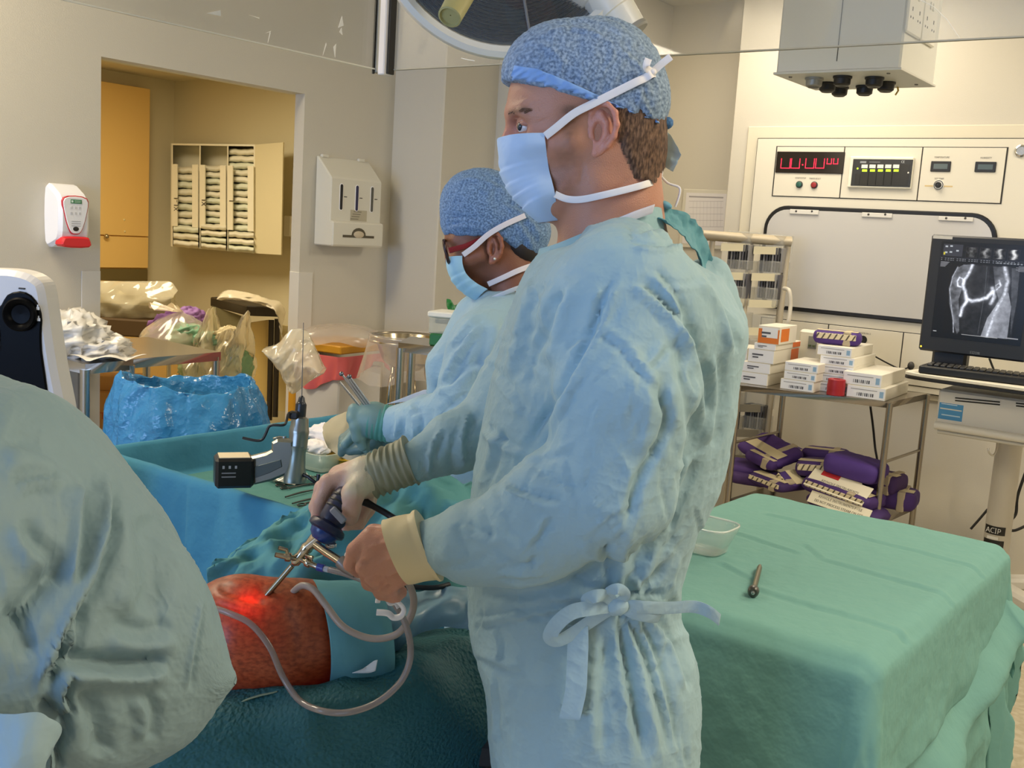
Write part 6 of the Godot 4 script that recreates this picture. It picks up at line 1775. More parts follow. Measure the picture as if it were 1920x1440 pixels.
func build_cap_and_mask(fr: Frame, t: Node3D, hf: Field) -> void:
	var c := fr.pt(1100, 150)
	var f := Field.new(c + Vector3(-0.13, -0.1, -0.11), c + Vector3(0.13, 0.1, 0.11), 0.0042)
	f.ell(fr.pt(1099, 158), Vector3(0.1035, 0.083, 0.084), 0.02)
	f.ell(fr.pt(1030, 118), Vector3(0.046, 0.04, 0.062), 0.03)
	f.ell(fr.pt(1140, 120), Vector3(0.05, 0.046, 0.066), 0.03)
	f.ell(fr.pt(1176, 202), Vector3(0.053, 0.052, 0.072), 0.025)
	f.ell(fr.pt(1000, 145), Vector3(0.033, 0.028, 0.056), 0.03)
	var pa := fr.pt(958, 158)
	var pb := fr.pt(1240, 243)
	var edge := (pb - pa).normalized()
	f.keep_below(pa, Vector3(edge.y, -edge.x, 0).normalized())
	var mb := MB.new()
	f.nets(mb)
	rumple(mb, 0.0022, 26.0, 4)
	fold(mb, fr, [[[1010, 78, 1040, 100, 1075, 135], 4, 0.003, 0], [[1005, 75, 1050, 55, 1100, 58, 1140, 75], 4, 0.003, 0], [[1140, 75, 1148, 90, 1146, 125], 4, 0.003, 0], [[1165, 90, 1205, 125, 1225, 180], 6, 0.003, 1], [[1200, 160, 1215, 200, 1232, 225], 5, 0.003, 1], [[1180, 170, 1200, 205, 1228, 230], 5, -0.003, 0]])
	part("cap", mb, cap_cloth("a3b6cc", 41), t, true)
	# doubled band along the cap's edge
	var bd := MB.new()
	var lo := [[958, 157], [990, 166], [1030, 178], [1075, 194], [1115, 207], [1150, 219], [1190, 227], [1238, 236]]
	var hi := [[968, 122], [1005, 128], [1045, 143], [1090, 163], [1130, 182], [1160, 198], [1196, 214], [1240, 228]]
	bd.sheet(60, 8, func(u: float, v: float) -> Vector3:
		var i := mini(int(u * 7.0), 6)
		var k := u * 7.0 - i
		var lx := lerpf(lo[i][0], lo[i + 1][0], k)
		var ly := lerpf(lo[i][1], lo[i + 1][1], k)
		var ux := lerpf(hi[i][0], hi[i + 1][0], k)
		var uy := lerpf(hi[i][1], hi[i + 1][1], k)
		var px := clampf(lerpf(lx, ux, v), 961.0, 1236.0)
		var p := surface_at(f, fr, px, lerpf(ly - 3.0, uy, v))
		return p + Vector3(-0.0025 * smoothstep(0.12, 0.0, u), -0.001, 0.0035), 0.001)
	part("cap_band", bd, mat("88aee2", 0.8), t, true)
	var kb := MB.new().ball(fr.pt(1240, 234, 0.01), Vector3(0.008, 0.008, 0.01), Basis(), 8, 12)
	kb.ball(fr.pt(1251, 231, 0.012), Vector3(0.0085, 0.0075, 0.008), Basis(Vector3.BACK, 0.5), 8, 12)
	rumple(kb, 0.0015, 90.0, 3)
	part("cap_knot", kb, cap_cloth("5f90c4", 44), t, true)
	var tail := film(spline(PackedVector3Array([fr.pt(1226, 242, 0.0), fr.pt(1252, 248, 0.0), fr.pt(1276, 290, 0.01)]), 6), spline(PackedVector3Array([fr.pt(1226, 285, 0.0), fr.pt(1245, 312, 0.0), fr.pt(1262, 322, 0.01)]), 6), 8, 8, 0.006, Vector3(0, 0, 1), 0.0008, 40.0)
	part("cap_tail", tail, clear("a9c4cc", 0.6, 0.6), t, true)
	# mask: a pleated panel wrapped round nose and chin
	var vs := [[0.0, 1018, 258, 0.058, 932, 262], [0.22, 1021, 280, 0.06, 933, 285], [0.4, 1024, 302, 0.06, 936, 318], [0.55, 1028, 325, 0.058, 946, 348], [0.7, 1033, 345, 0.054, 962, 375], [0.85, 1039, 372, 0.047, 985, 400], [1.0, 1044, 414, 0.036, 1014, 419]]
	for q in vs: q[3] = maxf(surface_at(hf, fr, q[1] + 6.0, q[2]).z + 0.004, 0.03)
	var nz := FastNoiseLite.new()
	nz.frequency = 28.0
	var row_at := func(v: float) -> Array:
		var g := []
		for m in range(1, 6):
			var fl := []
			for q in vs: fl.append_array([q[0], q[m]])
			g.append(curve_of(fl, v))
		return g
	var mm := MB.new().sheet(44, 56, func(u: float, v0: float) -> Vector3:
		var v := 1.0 - v0
		var g: Array = row_at.call(v)
		var e := fr.pt(g[0], g[1], 0.0)
		var fx := fr.pt(g[3], g[4], 0.0)
		var a := lerpf(-PI * 0.5, PI * 0.5, u)
		var p := Vector3(lerpf(e.x, fx.x, pow(maxf(cos(a), 0.0), 0.55)), lerpf(e.y, fx.y, pow(maxf(cos(a), 0.0), 0.8)), sin(a) * g[2] * (1.0 - 0.06 * cos(a)))
		var outw := Vector3(-cos(a), 0, sin(a))
		var pleat := 0.0
		for q in [0.42, 0.56, 0.68, 0.8]:
			var d: float = (v - q) / 0.022
			pleat += 0.0034 * d * exp(-d * d) * (1.0 if q < 0.6 else 1.6)
		var mid := clampf(cos(a) * 1.5, 0.0, 1.0)
		return p + outw * (pleat * mid + 0.0016 * nz.get_noise_3dv(p) + (0.004 * sin(v * 9.0 + u * 8.0) * smoothstep(0.6, 0.9, v))), 0.0012)
	var mc := mat("b6d0ef", 0.7)
	part("mask", mm, mc, t, true)
	# white tapes
	var white := mat("ece9ea", 0.75)
	var over := func(p: Vector3, tt: Vector3) -> Vector3: return Vector3(-tt.y, tt.x, 0).normalized()
	var S := func(px: float, py: float, lift: float) -> Vector3:
		var a := surface_at(hf, fr, px, py)
		var b := surface_at(f, fr, px, py)
		return Vector3(a.x, a.y, maxf(a.z, b.z) + lift)
	var s1 := MB.new()
	strap(s1, PackedVector3Array([S.call(1022, 256, 0.005), S.call(1040, 242, 0.004), S.call(1075, 214, 0.004), S.call(1110, 196, 0.006), S.call(1150, 176, 0.004), S.call(1190, 157, 0.003), S.call(1206, 150, 0.004), S.call(1218, 144, 0.004), fr.pt(1229, 139, 0.025)]), 0.0098, Vector3(0, 0, 0.001), over)
	part("mask_tape", s1, white, t, true)
	var s2 := MB.new()
	strap(s2, PackedVector3Array([S.call(1040, 364, 0.005), S.call(1062, 373, 0.004), S.call(1090, 374, 0.003), S.call(1130, 366, 0.003), S.call(1180, 354, 0.003), S.call(1212, 345, 0.003), fr.pt(1232, 338, 0.02), fr.pt(1238, 333, 0.0)]), 0.0088, Vector3(0, 0, 0.001), over)
	part("mask_tape", s2, white, t, true)
	var s3 := MB.new()
	var kn: Vector3 = S.call(1219, 141, 0.006)
	strap(s3, PackedVector3Array([kn, fr.pt(1212, 126, kn.z + 0.014), fr.pt(1216, 110, kn.z + 0.012)]), 0.009, Vector3.ZERO, over)
	strap(s3, PackedVector3Array([kn, fr.pt(1238, 122, kn.z), fr.pt(1258, 106, kn.z)]), 0.009, Vector3.ZERO, over)
	s3.ball(kn, Vector3(0.005, 0.005, 0.006))
	part("tape_bow", s3, white, t, true)
	var s4 := MB.new()
	s4.ball(fr.pt(1235, 325, 0.0), Vector3(0.006, 0.008, 0.007))
	strap(s4, PackedVector3Array([fr.pt(1235, 325, 0.0), fr.pt(1228, 300, 0.0), fr.pt(1238, 296, 0.005), fr.pt(1240, 315, 0.004), fr.pt(1235, 328, 0.0)]), 0.006, Vector3.ZERO, over)
	s4.tube(spline(PackedVector3Array([fr.pt(1236, 326, 0.0), fr.pt(1252, 343, 0.0), fr.pt(1274, 352, 0.0), fr.pt(1272, 372, 0.0), fr.pt(1266, 388, 0.0)]), 5), 0.0016, 6)
	part("tape_bow", s4, white, t, true)

# fingers: chains of joints given as pixels and depths
func hand_field(fr: Frame, lo: Vector3, hi: Vector3) -> Field:
	return Field.new(lo.min(hi) - Vector3.ONE * 0.04, lo.max(hi) + Vector3.ONE * 0.04, 0.003)

func chain(f: Field, P: Callable, pts: Array, r0: float, r1: float, k := 0.005) -> void:
	var n := pts.size() - 1
	for i in n:
		f.bone(P.call(pts[i]), P.call(pts[i + 1]), lerpf(r0, r1, float(i) / n), lerpf(r0, r1, float(i + 1) / n), k)

func build_surgeon_hands(fr: Frame, t: Node3D) -> void:
	var P := func(q: Array) -> Vector3: return fr.pt(q[0], q[1], q[2])
	# near hand, bent over the light cable: back of the hand to the viewer
	var f := hand_field(fr, fr.pt(620, 970, 0.02) , fr.pt(850, 1150, 0.24))
	f.bone(P.call([820, 1022, 0.13]), P.call([770, 1030, 0.13]), 0.029, 0.027, 0.01)
	f.bone(P.call([770, 1022, 0.13]), P.call([700, 1015, 0.12]), 0.024, 0.0175, 0.015)
	f.bone(P.call([775, 1045, 0.13]), P.call([712, 1055, 0.125]), 0.024, 0.0175, 0.015)
	f.bone(P.call([770, 1060, 0.12]), P.call([735, 1085, 0.115]), 0.02, 0.016, 0.015)
	chain(f, P, [[694, 1006, 0.12], [666, 1032, 0.118], [658, 1058, 0.104], [672, 1072, 0.088]], 0.0125, 0.0085, 0.003)
	chain(f, P, [[700, 1030, 0.128], [684, 1064, 0.128], [693, 1092, 0.11], [712, 1090, 0.09]], 0.0125, 0.009)
	chain(f, P, [[712, 1050, 0.13], [702, 1084, 0.13], [716, 1110, 0.11], [734, 1104, 0.09]], 0.0125, 0.009)
	chain(f, P, [[736, 1080, 0.12], [726, 1102, 0.12], [738, 1120, 0.105], [752, 1110, 0.09]], 0.0115, 0.0085)
	chain(f, P, [[745, 1002, 0.1], [700, 1000, 0.08], [672, 1022, 0.07]], 0.014, 0.0095)
	var mb := MB.new()
	f.nets(mb)
	fold(mb, fr, [[[690, 1030, 715, 1020, 750, 1010], 5, 0.0022, 0], [[705, 1062, 730, 1048, 760, 1040], 5, 0.0022, 0], [[722, 1085, 745, 1070, 770, 1060], 5, 0.0022, 0], [[676, 1058, 690, 1052, 700, 1046], 3, -0.002, 0], [[700, 1018, 730, 1030, 755, 1028], 7, -0.0016, 0], [[690, 1088, 700, 1082, 712, 1080], 3, -0.0016, 0], [[712, 1108, 722, 1098, 732, 1096], 3, -0.0016, 0]])
	part("hand", mb, skin("c58f7a", 0.42), t, true)
	# cream cuff of the near glove
	var cream := mat("dfcfa6", 0.45)
	var a := fr.pt(742, 1035, 0.128)
	var b := fr.pt(805, 1022, 0.13)
	var rings := []
	var ax := (b - a).normalized()
	for i in 13:
		var v := i / 12.0
		var ring := PackedVector3Array()
		var rr := lerpf(0.040, 0.041, v) + (0.0025 if i > 10 else 0.0)
		for k in 40:
			var th := TAU * k / 40.0
			var u := Vector3(0, 0, 1)
			var w := ax.cross(u)
			var wob := 1.0 + 0.012 * sin(th * 5.0 + v * 9.0)
			ring.append(a.lerp(b, v) + (u * cos(th) * rr * 0.95 + w * sin(th) * rr * 1.06) * wob + Vector3(0.008 * sin(th), 0, 0))
		rings.append(ring)
	part("glove_cuff", MB.new().loft(rings), cream, t, true)
	# far hand gripping the camera head from above
	var g := hand_field(fr, fr.pt(560, 850, -0.26), fr.pt(790, 1010, 0.0))
	var z := -0.13
	g.bone(P.call([735, 878, z]), P.call([690, 893, z]), 0.026, 0.027, 0.006)
	g.bone(P.call([682, 890, z]), P.call([640, 897, z - 0.02]), 0.028, 0.022, 0.012)
	g.bone(P.call([682, 903, z + 0.008]), P.call([655, 913, z + 0.005]), 0.026, 0.02, 0.012)
	chain(g, P, [[650, 892, z + 0.005], [615, 905, z + 0.01], [600, 940, z + 0.015], [594, 972, z + 0.005]], 0.0145, 0.0095)
	chain(g, P, [[640, 895, z - 0.02], [604, 915, z - 0.03], [592, 950, z - 0.03], [600, 980, z - 0.02]], 0.013, 0.009)
	chain(g, P, [[680, 905, z + 0.025], [662, 925, z + 0.04], [656, 955, z + 0.042], [655, 968, z + 0.036]], 0.018, 0.0145)
	chain(g, P, [[690, 910, z - 0.03], [686, 945, z - 0.03], [672, 975, z - 0.015], [652, 985, z - 0.005]], 0.013, 0.009)
	chain(g, P, [[700, 905, z - 0.045], [690, 955, z - 0.045], [668, 990, z - 0.03], [645, 992, z - 0.02]], 0.012, 0.0088)
	var gm := MB.new()
	g.nets(gm)
	fold(gm, fr, [[[700, 868, 690, 890, 694, 930], 3, -0.001, 0], [[668, 905, 672, 925, 668, 945], 4, 0.001, 1], [[603, 936, 612, 934, 620, 936], 2.5, -0.0012, 0], [[648, 948, 660, 950, 670, 948], 2.5, -0.0012, 0]])
	# pale glove over the back of the hand, skin-toned where it is stretched over the fingers
	var pale := col("d9cbae").srgb_to_linear()
	var pink := col("cfa08c").srgb_to_linear()
	for i in gm.v.size():
		var s := seen(fr.world(gm.v[i]))
		var k := smoothstep(660.0, 636.0, s.x + (s.y - 900.0) * 0.2)
		k = maxf(k, smoothstep(915.0, 945.0, s.y))
		gm.color.append(pale.lerp(pink, k * 0.85))
	var gs := skin("ffffff", 0.4)
	gs.vertex_color_use_as_albedo = true
	part("hand", gm, gs, t, true)
	# long wrinkled grey-green cuff
	var c0 := fr.pt(692, 895, z)
	var c1 := fr.pt(772, 862, -0.14)
	var cx := (c1 - c0).normalized()
	var rr2 := []
	for i in 41:
		var v := i / 40.0
		var ring := PackedVector3Array()
		var rad := lerpf(0.033, 0.0375, v) + 0.0012 * sin(v * 46.0) * (1.0 - v * 0.4) + (0.0015 if i > 38 else 0.0)
		for k in 44:
			var th := TAU * k / 44.0
			var u := Vector3(0, 0, 1)
			var w := cx.cross(u)
			ring.append(c0.lerp(c1, v) + (u * cos(th) + w * sin(th)) * rad * (1.0 + 0.02 * sin(th * 4.0 + v * 30.0)) + Vector3(0, 0.002 * sin(th * 3.0 + v * 40.0), 0))
		rr2.append(ring)
	part("glove_cuff", MB.new().loft(rr2), mat("95957c", 0.5), t, true)


# ---------------------------------------------------------------- instrument table
func build_instrument_table() -> void:
	var y := 0.9
	var lo := Vector3(-2.6, 0.0, -2.62)
	var hi := Vector3(-1.66, 0.0, -1.6)
	var c := (lo + hi) * 0.5
	var hx := (hi.x - lo.x) * 0.5
	var hz := (hi.z - lo.z) * 0.5
	var t := thing("instrument_table", "instrument table draped in blue-green sheeting with raised sides", "instrument table", Vector3(c.x, 0, c.z))
	var n := FastNoiseLite.new()
	n.seed = 23
	n.frequency = 2.6
	n.fractal_octaves = 3
	var rings := []
	# [outward offset, height, roundness of the corners, wobble]
	var prof := [[-0.46, 0.80, 0.02, 0.0], [-0.3, 0.80, 0.03, 0.0], [-0.12, 0.80, 0.03, 0.0], [-0.06, 0.802, 0.03, 0.2], [-0.05, 0.815, 0.03, 0.3], [-0.035, 0.86, 0.03, 0.4], [-0.02, 0.893, 0.03, 0.3], [-0.01, 0.901, 0.03, 0.2], [0.0, 0.902, 0.03, 0.2], [0.01, 0.896, 0.035, 0.3], [0.016, 0.88, 0.04, 0.4], [0.02, 0.84, 0.045, 0.6], [0.024, 0.78, 0.05, 0.8], [0.03, 0.7, 0.055, 1.0], [0.04, 0.6, 0.06, 1.2], [0.05, 0.5, 0.06, 1.4], [0.06, 0.4, 0.06, 1.5], [0.07, 0.3, 0.06, 1.6]]
	for q in prof:
		var o := rounded(hx + q[0], hz + q[0], minf(maxf(0.012, q[2]), hx + q[0]), 6)
		var dense := PackedVector2Array()
		for i in o.size():
			var a := o[i]
			var b := o[(i + 1) % o.size()]
			var m := maxi(1, int((b - a).length() / 0.018)) if q[0] > -2.0 else 1
			dense.append(a)
		var ring := PackedVector3Array()
		var per := 0.0
		for i in o.size(): per += (o[(i + 1) % o.size()] - o[i]).length()
		for k in 240:
			var s := per * k / 240.0
			var i := 0
			while s > (o[(i + 1) % o.size()] - o[i]).length() and i < o.size() - 1:
				s -= (o[(i + 1) % o.size()] - o[i]).length()
				i += 1
			var a := o[i]
			var b := o[(i + 1) % o.size()]
			var p := a.lerp(b, s / maxf((b - a).length(), 1e-6))
			var nn := Vector2(b.y - a.y, a.x - b.x).normalized()
			var fx := exp(-pow((p.x - 0.4 + hx - 0.02) / 0.012, 2.0)) * (1.0 if p.y > hz * 0.9 else 0.0)
			p += nn * (0.022 * q[3] * n.get_noise_2d(p.x * 2.2, p.y * 2.2 + q[1]) - 0.012 * fx * q[3])
			ring.append(Vector3(c.x + p.x, q[1] + 0.006 * q[3] * n.get_noise_2d(p.x * 3.0, p.y * 3.0), c.z + p.y))
		ring.reverse()
		rings.append(ring)
	rings.reverse()
	part("drape", MB.new().loft(rings, true, false, true), cloth("3f7f9c"), t)
	part("liner", MB.new().cuboid(Vector3(c.x, 0.8015, c.z), Vector3(hx * 2 - 0.14, 0.002, hz * 2 - 0.14), 0.0), cloth("4f8280"), t)
	for sx in [-1.0, 1.0]:
		for sz in [-1.0, 1.0]:
			part("leg", MB.new().rod(Vector3(c.x + sx * (hx - 0.08), 0, c.z + sz * (hz - 0.08)), Vector3(c.x + sx * (hx - 0.08), 0.79, c.z + sz * (hz - 0.08)), 0.016), mat("b9b2a6", 0.3, 0.8), t)
	build_drill()
	build_table_clutter()

func build_drill() -> void:
	var d := 2.5
	var t := thing("surgical_drill", "steel battery drill standing on its grip with a long upright wire", "drill", at(556, 905, d))
	var steel := mat("8f9089", 0.28, 0.9)
	var dark := mat("34363a", 0.3, 0.6)
	var black := mat("111112", 0.35)
	var base := at(553, 905, d)
	var tip := at(566, 742, d)
	var ax := (tip - base).normalized()
	var L := (tip - base).length()
	var x := Transform3D(along(ax), base)
	var s := d / FOCAL
	part("grip", MB.new().lathe([Vector2(0.001, 0.0), Vector2(20.16 * s, 0.0), Vector2(20.832 * s, L * 0.06), Vector2(16.128 * s, L * 0.18), Vector2(14.784 * s, L * 0.34), Vector2(17.472 * s, L * 0.42)], x, 24, 1.0, 1.2), mat("7c857d", 0.35, 0.7), t)
	part("barrel", MB.new().lathe([Vector2(17.472 * s, L * 0.4), Vector2(18.144 * s, L * 0.55), Vector2(18.816 * s, L * 0.57), Vector2(18.816 * s, L * 0.6), Vector2(16.8 * s, L * 0.66), Vector2(16.128 * s, L * 0.74), Vector2(10.8 * s, L * 0.76)], x, 28), steel, t)
	part("chuck", MB.new().lathe([Vector2(10.2 * s, L * 0.74), Vector2(10.2 * s, L * 0.9), Vector2(8.4 * s, L * 0.92), Vector2(7.2 * s, L * 0.93), Vector2(5.4 * s, L * 0.98), Vector2(2.4 * s, L), Vector2(0.0003, L)], x, 24), dark, t)
	part("guide_wire", MB.new().rod(tip, at(569, 605, d), 0.0011, 6, 0.0008), mat("5d5c58", 0.3, 0.8), t)
	var view := facing(Vector3(cam_basis.z.x, 0, cam_basis.z.z))
	var o := at(510, 870, d)
	var P := func(px: float, py: float) -> Vector2:
		var q := view.transposed() * (at(px, py, d) - o)
		return Vector2(q.x, q.y)
	var body := PackedVector2Array()
	for q in [[462, 857], [500, 847], [512, 841], [513, 826], [524, 820], [553, 823], [556, 872], [545, 886], [512, 900], [464, 911]]: body.append(P.call(q[0], q[1]))
	part("body", MB.new().prism(body, 0.034, Transform3D(view, o - view.z * 0.017), 0.006), mat("84877f", 0.3, 0.85), t)
	var slot := PackedVector2Array()
	for q in [[480, 872], [530, 858], [532, 872], [508, 884], [481, 894]]: slot.append(P.call(q[0], q[1]))
	part("side_plate", MB.new().prism(slot, 0.004, Transform3D(view, o + view.z * 0.0155), 0.001), mat("4d5450", 0.4, 0.6), t)
	for q in [[519, 820, 8], [533, 818, 7]]:
		part("trigger_button", MB.new().rod(at(q[0], 834, d), at(q[0], q[1], d), q[2] * s * 0.55, 14), steel, t)
	part("selector_lever", MB.new().tube(path_at([512, 822, d - 0.01, 524, 819, d, 536, 821, d]), 0.0025, 8), mat("bdbdb6", 0.25, 0.9), t)
	var bb := view * Basis(Vector3.UP, 0.35)
	var bc := at(438, 882, d - 0.01)
	part("battery", MB.new().cuboid(bc, Vector3(0.088, 0.072, 0.07), 0.007, bb), black, t)
	part("battery_label", MB.new().cuboid(bc + Vector3(0, 0.0365, 0), Vector3(0.07, 0.002, 0.056), 0.0, bb), mat("d8c8a8", 0.6), t)
	for i in 3:
		part("battery_mark", MB.new().cuboid(bc + bb * Vector3(-0.026 + 0.014 * i, 0.016, 0.0352), Vector3(0.005, 0.007, 0.001), 0.0, bb), mat("8b8d90", 0.5), t)
	for i in 2:
		part("battery_print", MB.new().cuboid(bc + bb * Vector3(-0.014, 0.002 - i * 0.009, 0.0352), Vector3(0.032, 0.003, 0.001), 0.0, bb), mat("6d6f72", 0.5), t)
	part("wire_lever", MB.new().tube(spline(path_at([548, 776, d - 0.02, 541, 775, d - 0.03, 537, 790, d - 0.035, 531, 797, d - 0.04, 507, 798, d - 0.04, 499, 812, d - 0.04, 492, 824, d - 0.04, 480, 826, d - 0.04, 455, 821, d - 0.04]), 4), 0.0032, 10), mat("2b2b2a", 0.35, 0.5), t)
	part("lever_pivot", MB.new().cuboid(at(551, 778, d - 0.015), Vector3(0.022, 0.018, 0.02), 0.003, view), black, t)
	part("foot_hook", MB.new().tube(path_at([568, 890, d - 0.01, 578, 894, d - 0.02, 590, 904, d - 0.02, 596, 904, d - 0.02, 597, 889, d - 0.02]), 0.0045, 8), dark, t)

func scissors(label: String, a: Vector3, b: Vector3, open: float) -> void:
	# a: middle of the finger rings, b: tip
	var t := thing("surgical_clamp", label, "instrument", a, "clamps and scissors on the instrument table")
	var m := mat("4c4d4c", 0.3, 0.85)
	var dir := (b - a).normalized()
	var side := dir.cross(Vector3.UP).normalized()
	var L := (b - a).length()
	for k in [-1.0, 1.0]:
		var rc: Vector3 = a + side * k * (0.014 + open)
		var ring := PackedVector3Array()
		for i in 17:
			var an := TAU * i / 16.0
			ring.append(rc + dir * cos(an) * 0.013 + side * sin(an) * 0.010)
		part("finger_ring", MB.new().tube(ring, 0.0022, 6, false), m, t)
		var st: Vector3 = rc + dir * 0.013
		part("shank", MB.new().tube(spline(PackedVector3Array([st, a + dir * L * 0.6, b + side * -k * open * 0.2]), 5), 0.0024, 8), m, t)
	part("hinge", MB.new().ball(a + dir * L * 0.6, Vector3(0.004, 0.0035, 0.004), Basis(), 6, 10), m, t)

func build_table_clutter() -> void:
	var y := 0.807
	scissors("steel clamp lying in front of the drill, rings to the left", on_y(520, 900, y), on_y(600, 893, y), 0.003)
	scissors("steel clamp with open rings just below the first clamp", on_y(530, 912, y), on_y(612, 905, y), 0.004)
	scissors("steel scissors with rings nearest the raised blue front edge", on_y(566, 962, y), on_y(640, 930, y), 0.004)
	scissors("steel scissors beside the gloved fingers", on_y(575, 948, y), on_y(650, 920, y), 0.002)
	for q in [[535, 932, 590, 918, "slim steel probe lying left of the gloved fingers"], [548, 944, 605, 932, "dark steel forceps lying beneath the slim probe"]]:
		var a := on_y(q[0], q[1], y)
		var b := on_y(q[2], q[3], y)
		solo("probe", q[4], "instrument", MB.new().tube(spline(PackedVector3Array([a, a.lerp(b, 0.5) + Vector3(0, 0.002, 0), b]), 4), [0.0022, 0.0024, 0.0025, 0.0026, 0.003, 0.003, 0.0026, 0.002, 0.001], 8), mat("434544", 0.3, 0.8))
	# clear film under the drill
	var p0 := on_y(480, 897, 0.806)
	solo("clear_film", "crumpled clear film lying under the drill body", "plastic film", MB.new().sheet(18, 10, func(u: float, v: float) -> Vector3:
		return p0 + Vector3(u * 0.14, 0.012 + 0.012 * sin(u * 9.0 + v * 7.0) * sin(v * 11.0), -v * 0.12), 0.001), clear("d7d8cd", 0.4, 0.12))
	# clear tub with gauze
	var c := on_y(598, 878, 0.805)
	var tub := thing("clear_tub", "clear plastic tub holding white gauze beside the drill", "tub", c)
	var wall := []
	for q in [[0.0, 0.05], [0.003, 0.056], [0.055, 0.068], [0.06, 0.076], [0.056, 0.077], [0.006, 0.055], [0.004, 0.001]]:
		var ring := PackedVector3Array()
		for k in 36:
			var a := -TAU * k / 36.0
			var qq := 1.0 / pow(pow(absf(cos(a)), 5.0) + pow(absf(sin(a)), 5.0), 0.2)
			ring.append(c + Vector3(cos(a) * qq * q[1], q[0], sin(a) * qq * q[1] * 0.8))
		wall.append(ring)
	part("shell", MB.new().loft(wall, true, true, false), clear("dde2d4", 0.4, 0.15), tub)
	solo("gauze", "bunched white gauze spilling from the tub behind the drill", "gauze", crumpled(c + Vector3(-0.02, 0.095, -0.05), Vector3(0.06, 0.032, 0.045), 15, 0.35, 7.0, 18, 28), mat("e9e4e6", 0.85))
	solo("gauze", "second white gauze swab resting over the tub's rim", "gauze", crumpled(c + Vector3(0.0, 0.068, 0.01), Vector3(0.045, 0.02, 0.03), 16, 0.35, 7.0, 14, 24), mat("ece6e2", 0.85))
	solo("yellow_pouch", "crumpled yellow pouch near the gloved hand", "pouch", crumpled(on_y(652, 872, 0.82) + Vector3(0, 0.018, -0.02), Vector3(0.085, 0.02, 0.05), 17, 0.45, 8.0, 18, 34), mat("c79a24", 0.35))
	var pm := film(spline(PackedVector3Array([at(608, 795, 2.72), at(648, 772, 2.7), at(668, 790, 2.66), at(690, 800, 2.62)]), 5), spline(PackedVector3Array([at(615, 840, 2.6), at(650, 862, 2.55), at(680, 858, 2.55), at(700, 845, 2.55)]), 5), 8, 5, 0.015, Vector3(0.5, 0.4, 0.8), 0.0015, 14.0, 0.03)
	solo("paper_wrap", "grey-beige paper wrapper standing open under the second person's hand", "wrapper", pm, mat("a79f86", 0.7))
	solo("paper_sheet", "white folded paper showing beneath the second person's sleeve", "paper", film(spline(PackedVector3Array([at(782, 736, 2.45), at(800, 731, 2.45), at(815, 748, 2.45)]), 5), spline(PackedVector3Array([at(724, 758, 2.45), at(770, 752, 2.45), at(812, 752, 2.45)]), 5), 3, 2, 0.002, Vector3(0.5, 0.4, 0.8), 0.001), mat("ebe8ea", 0.8))

# ---------------------------------------------------------------- the patient, drapes and the arthroscope
func grid_sheet(rows: Array, sub: int, amp: float, freq: float, sd: int, th := 0.002) -> MB:
	# rows of [px, py, depth] control points, smoothly joined, with rumples
	var n := FastNoiseLite.new()
	n.seed = sd
	n.frequency = freq
	n.fractal_type = FastNoiseLite.FRACTAL_RIDGED
	n.fractal_octaves = 2
	n.noise_type = FastNoiseLite.TYPE_SIMPLEX_SMOOTH
	var lines := []
	for r in rows:
		var p := PackedVector3Array()
		for q in r: p.append(at(q[0], q[1], q[2]))
		lines.append(spline(p, sub))
	var cols: int = lines[0].size()
	var all := []
	for i in cols:
		var p := PackedVector3Array()
		for l in lines: p.append(l[i])
		all.append(spline(p, sub))
	var nv: int = all[0].size() - 1
	var toward := cam_basis.z
	return MB.new().sheet(cols - 1, nv, func(u: float, v: float) -> Vector3:
		var p: Vector3 = all[clampi(roundi(u * (cols - 1)), 0, cols - 1)][clampi(roundi(v * nv), 0, nv)]
		return p + (toward * 0.7 + Vector3(0, 0.6, 0)) * amp * n.get_noise_3dv(p * Vector3(1, 1, 1)), th)

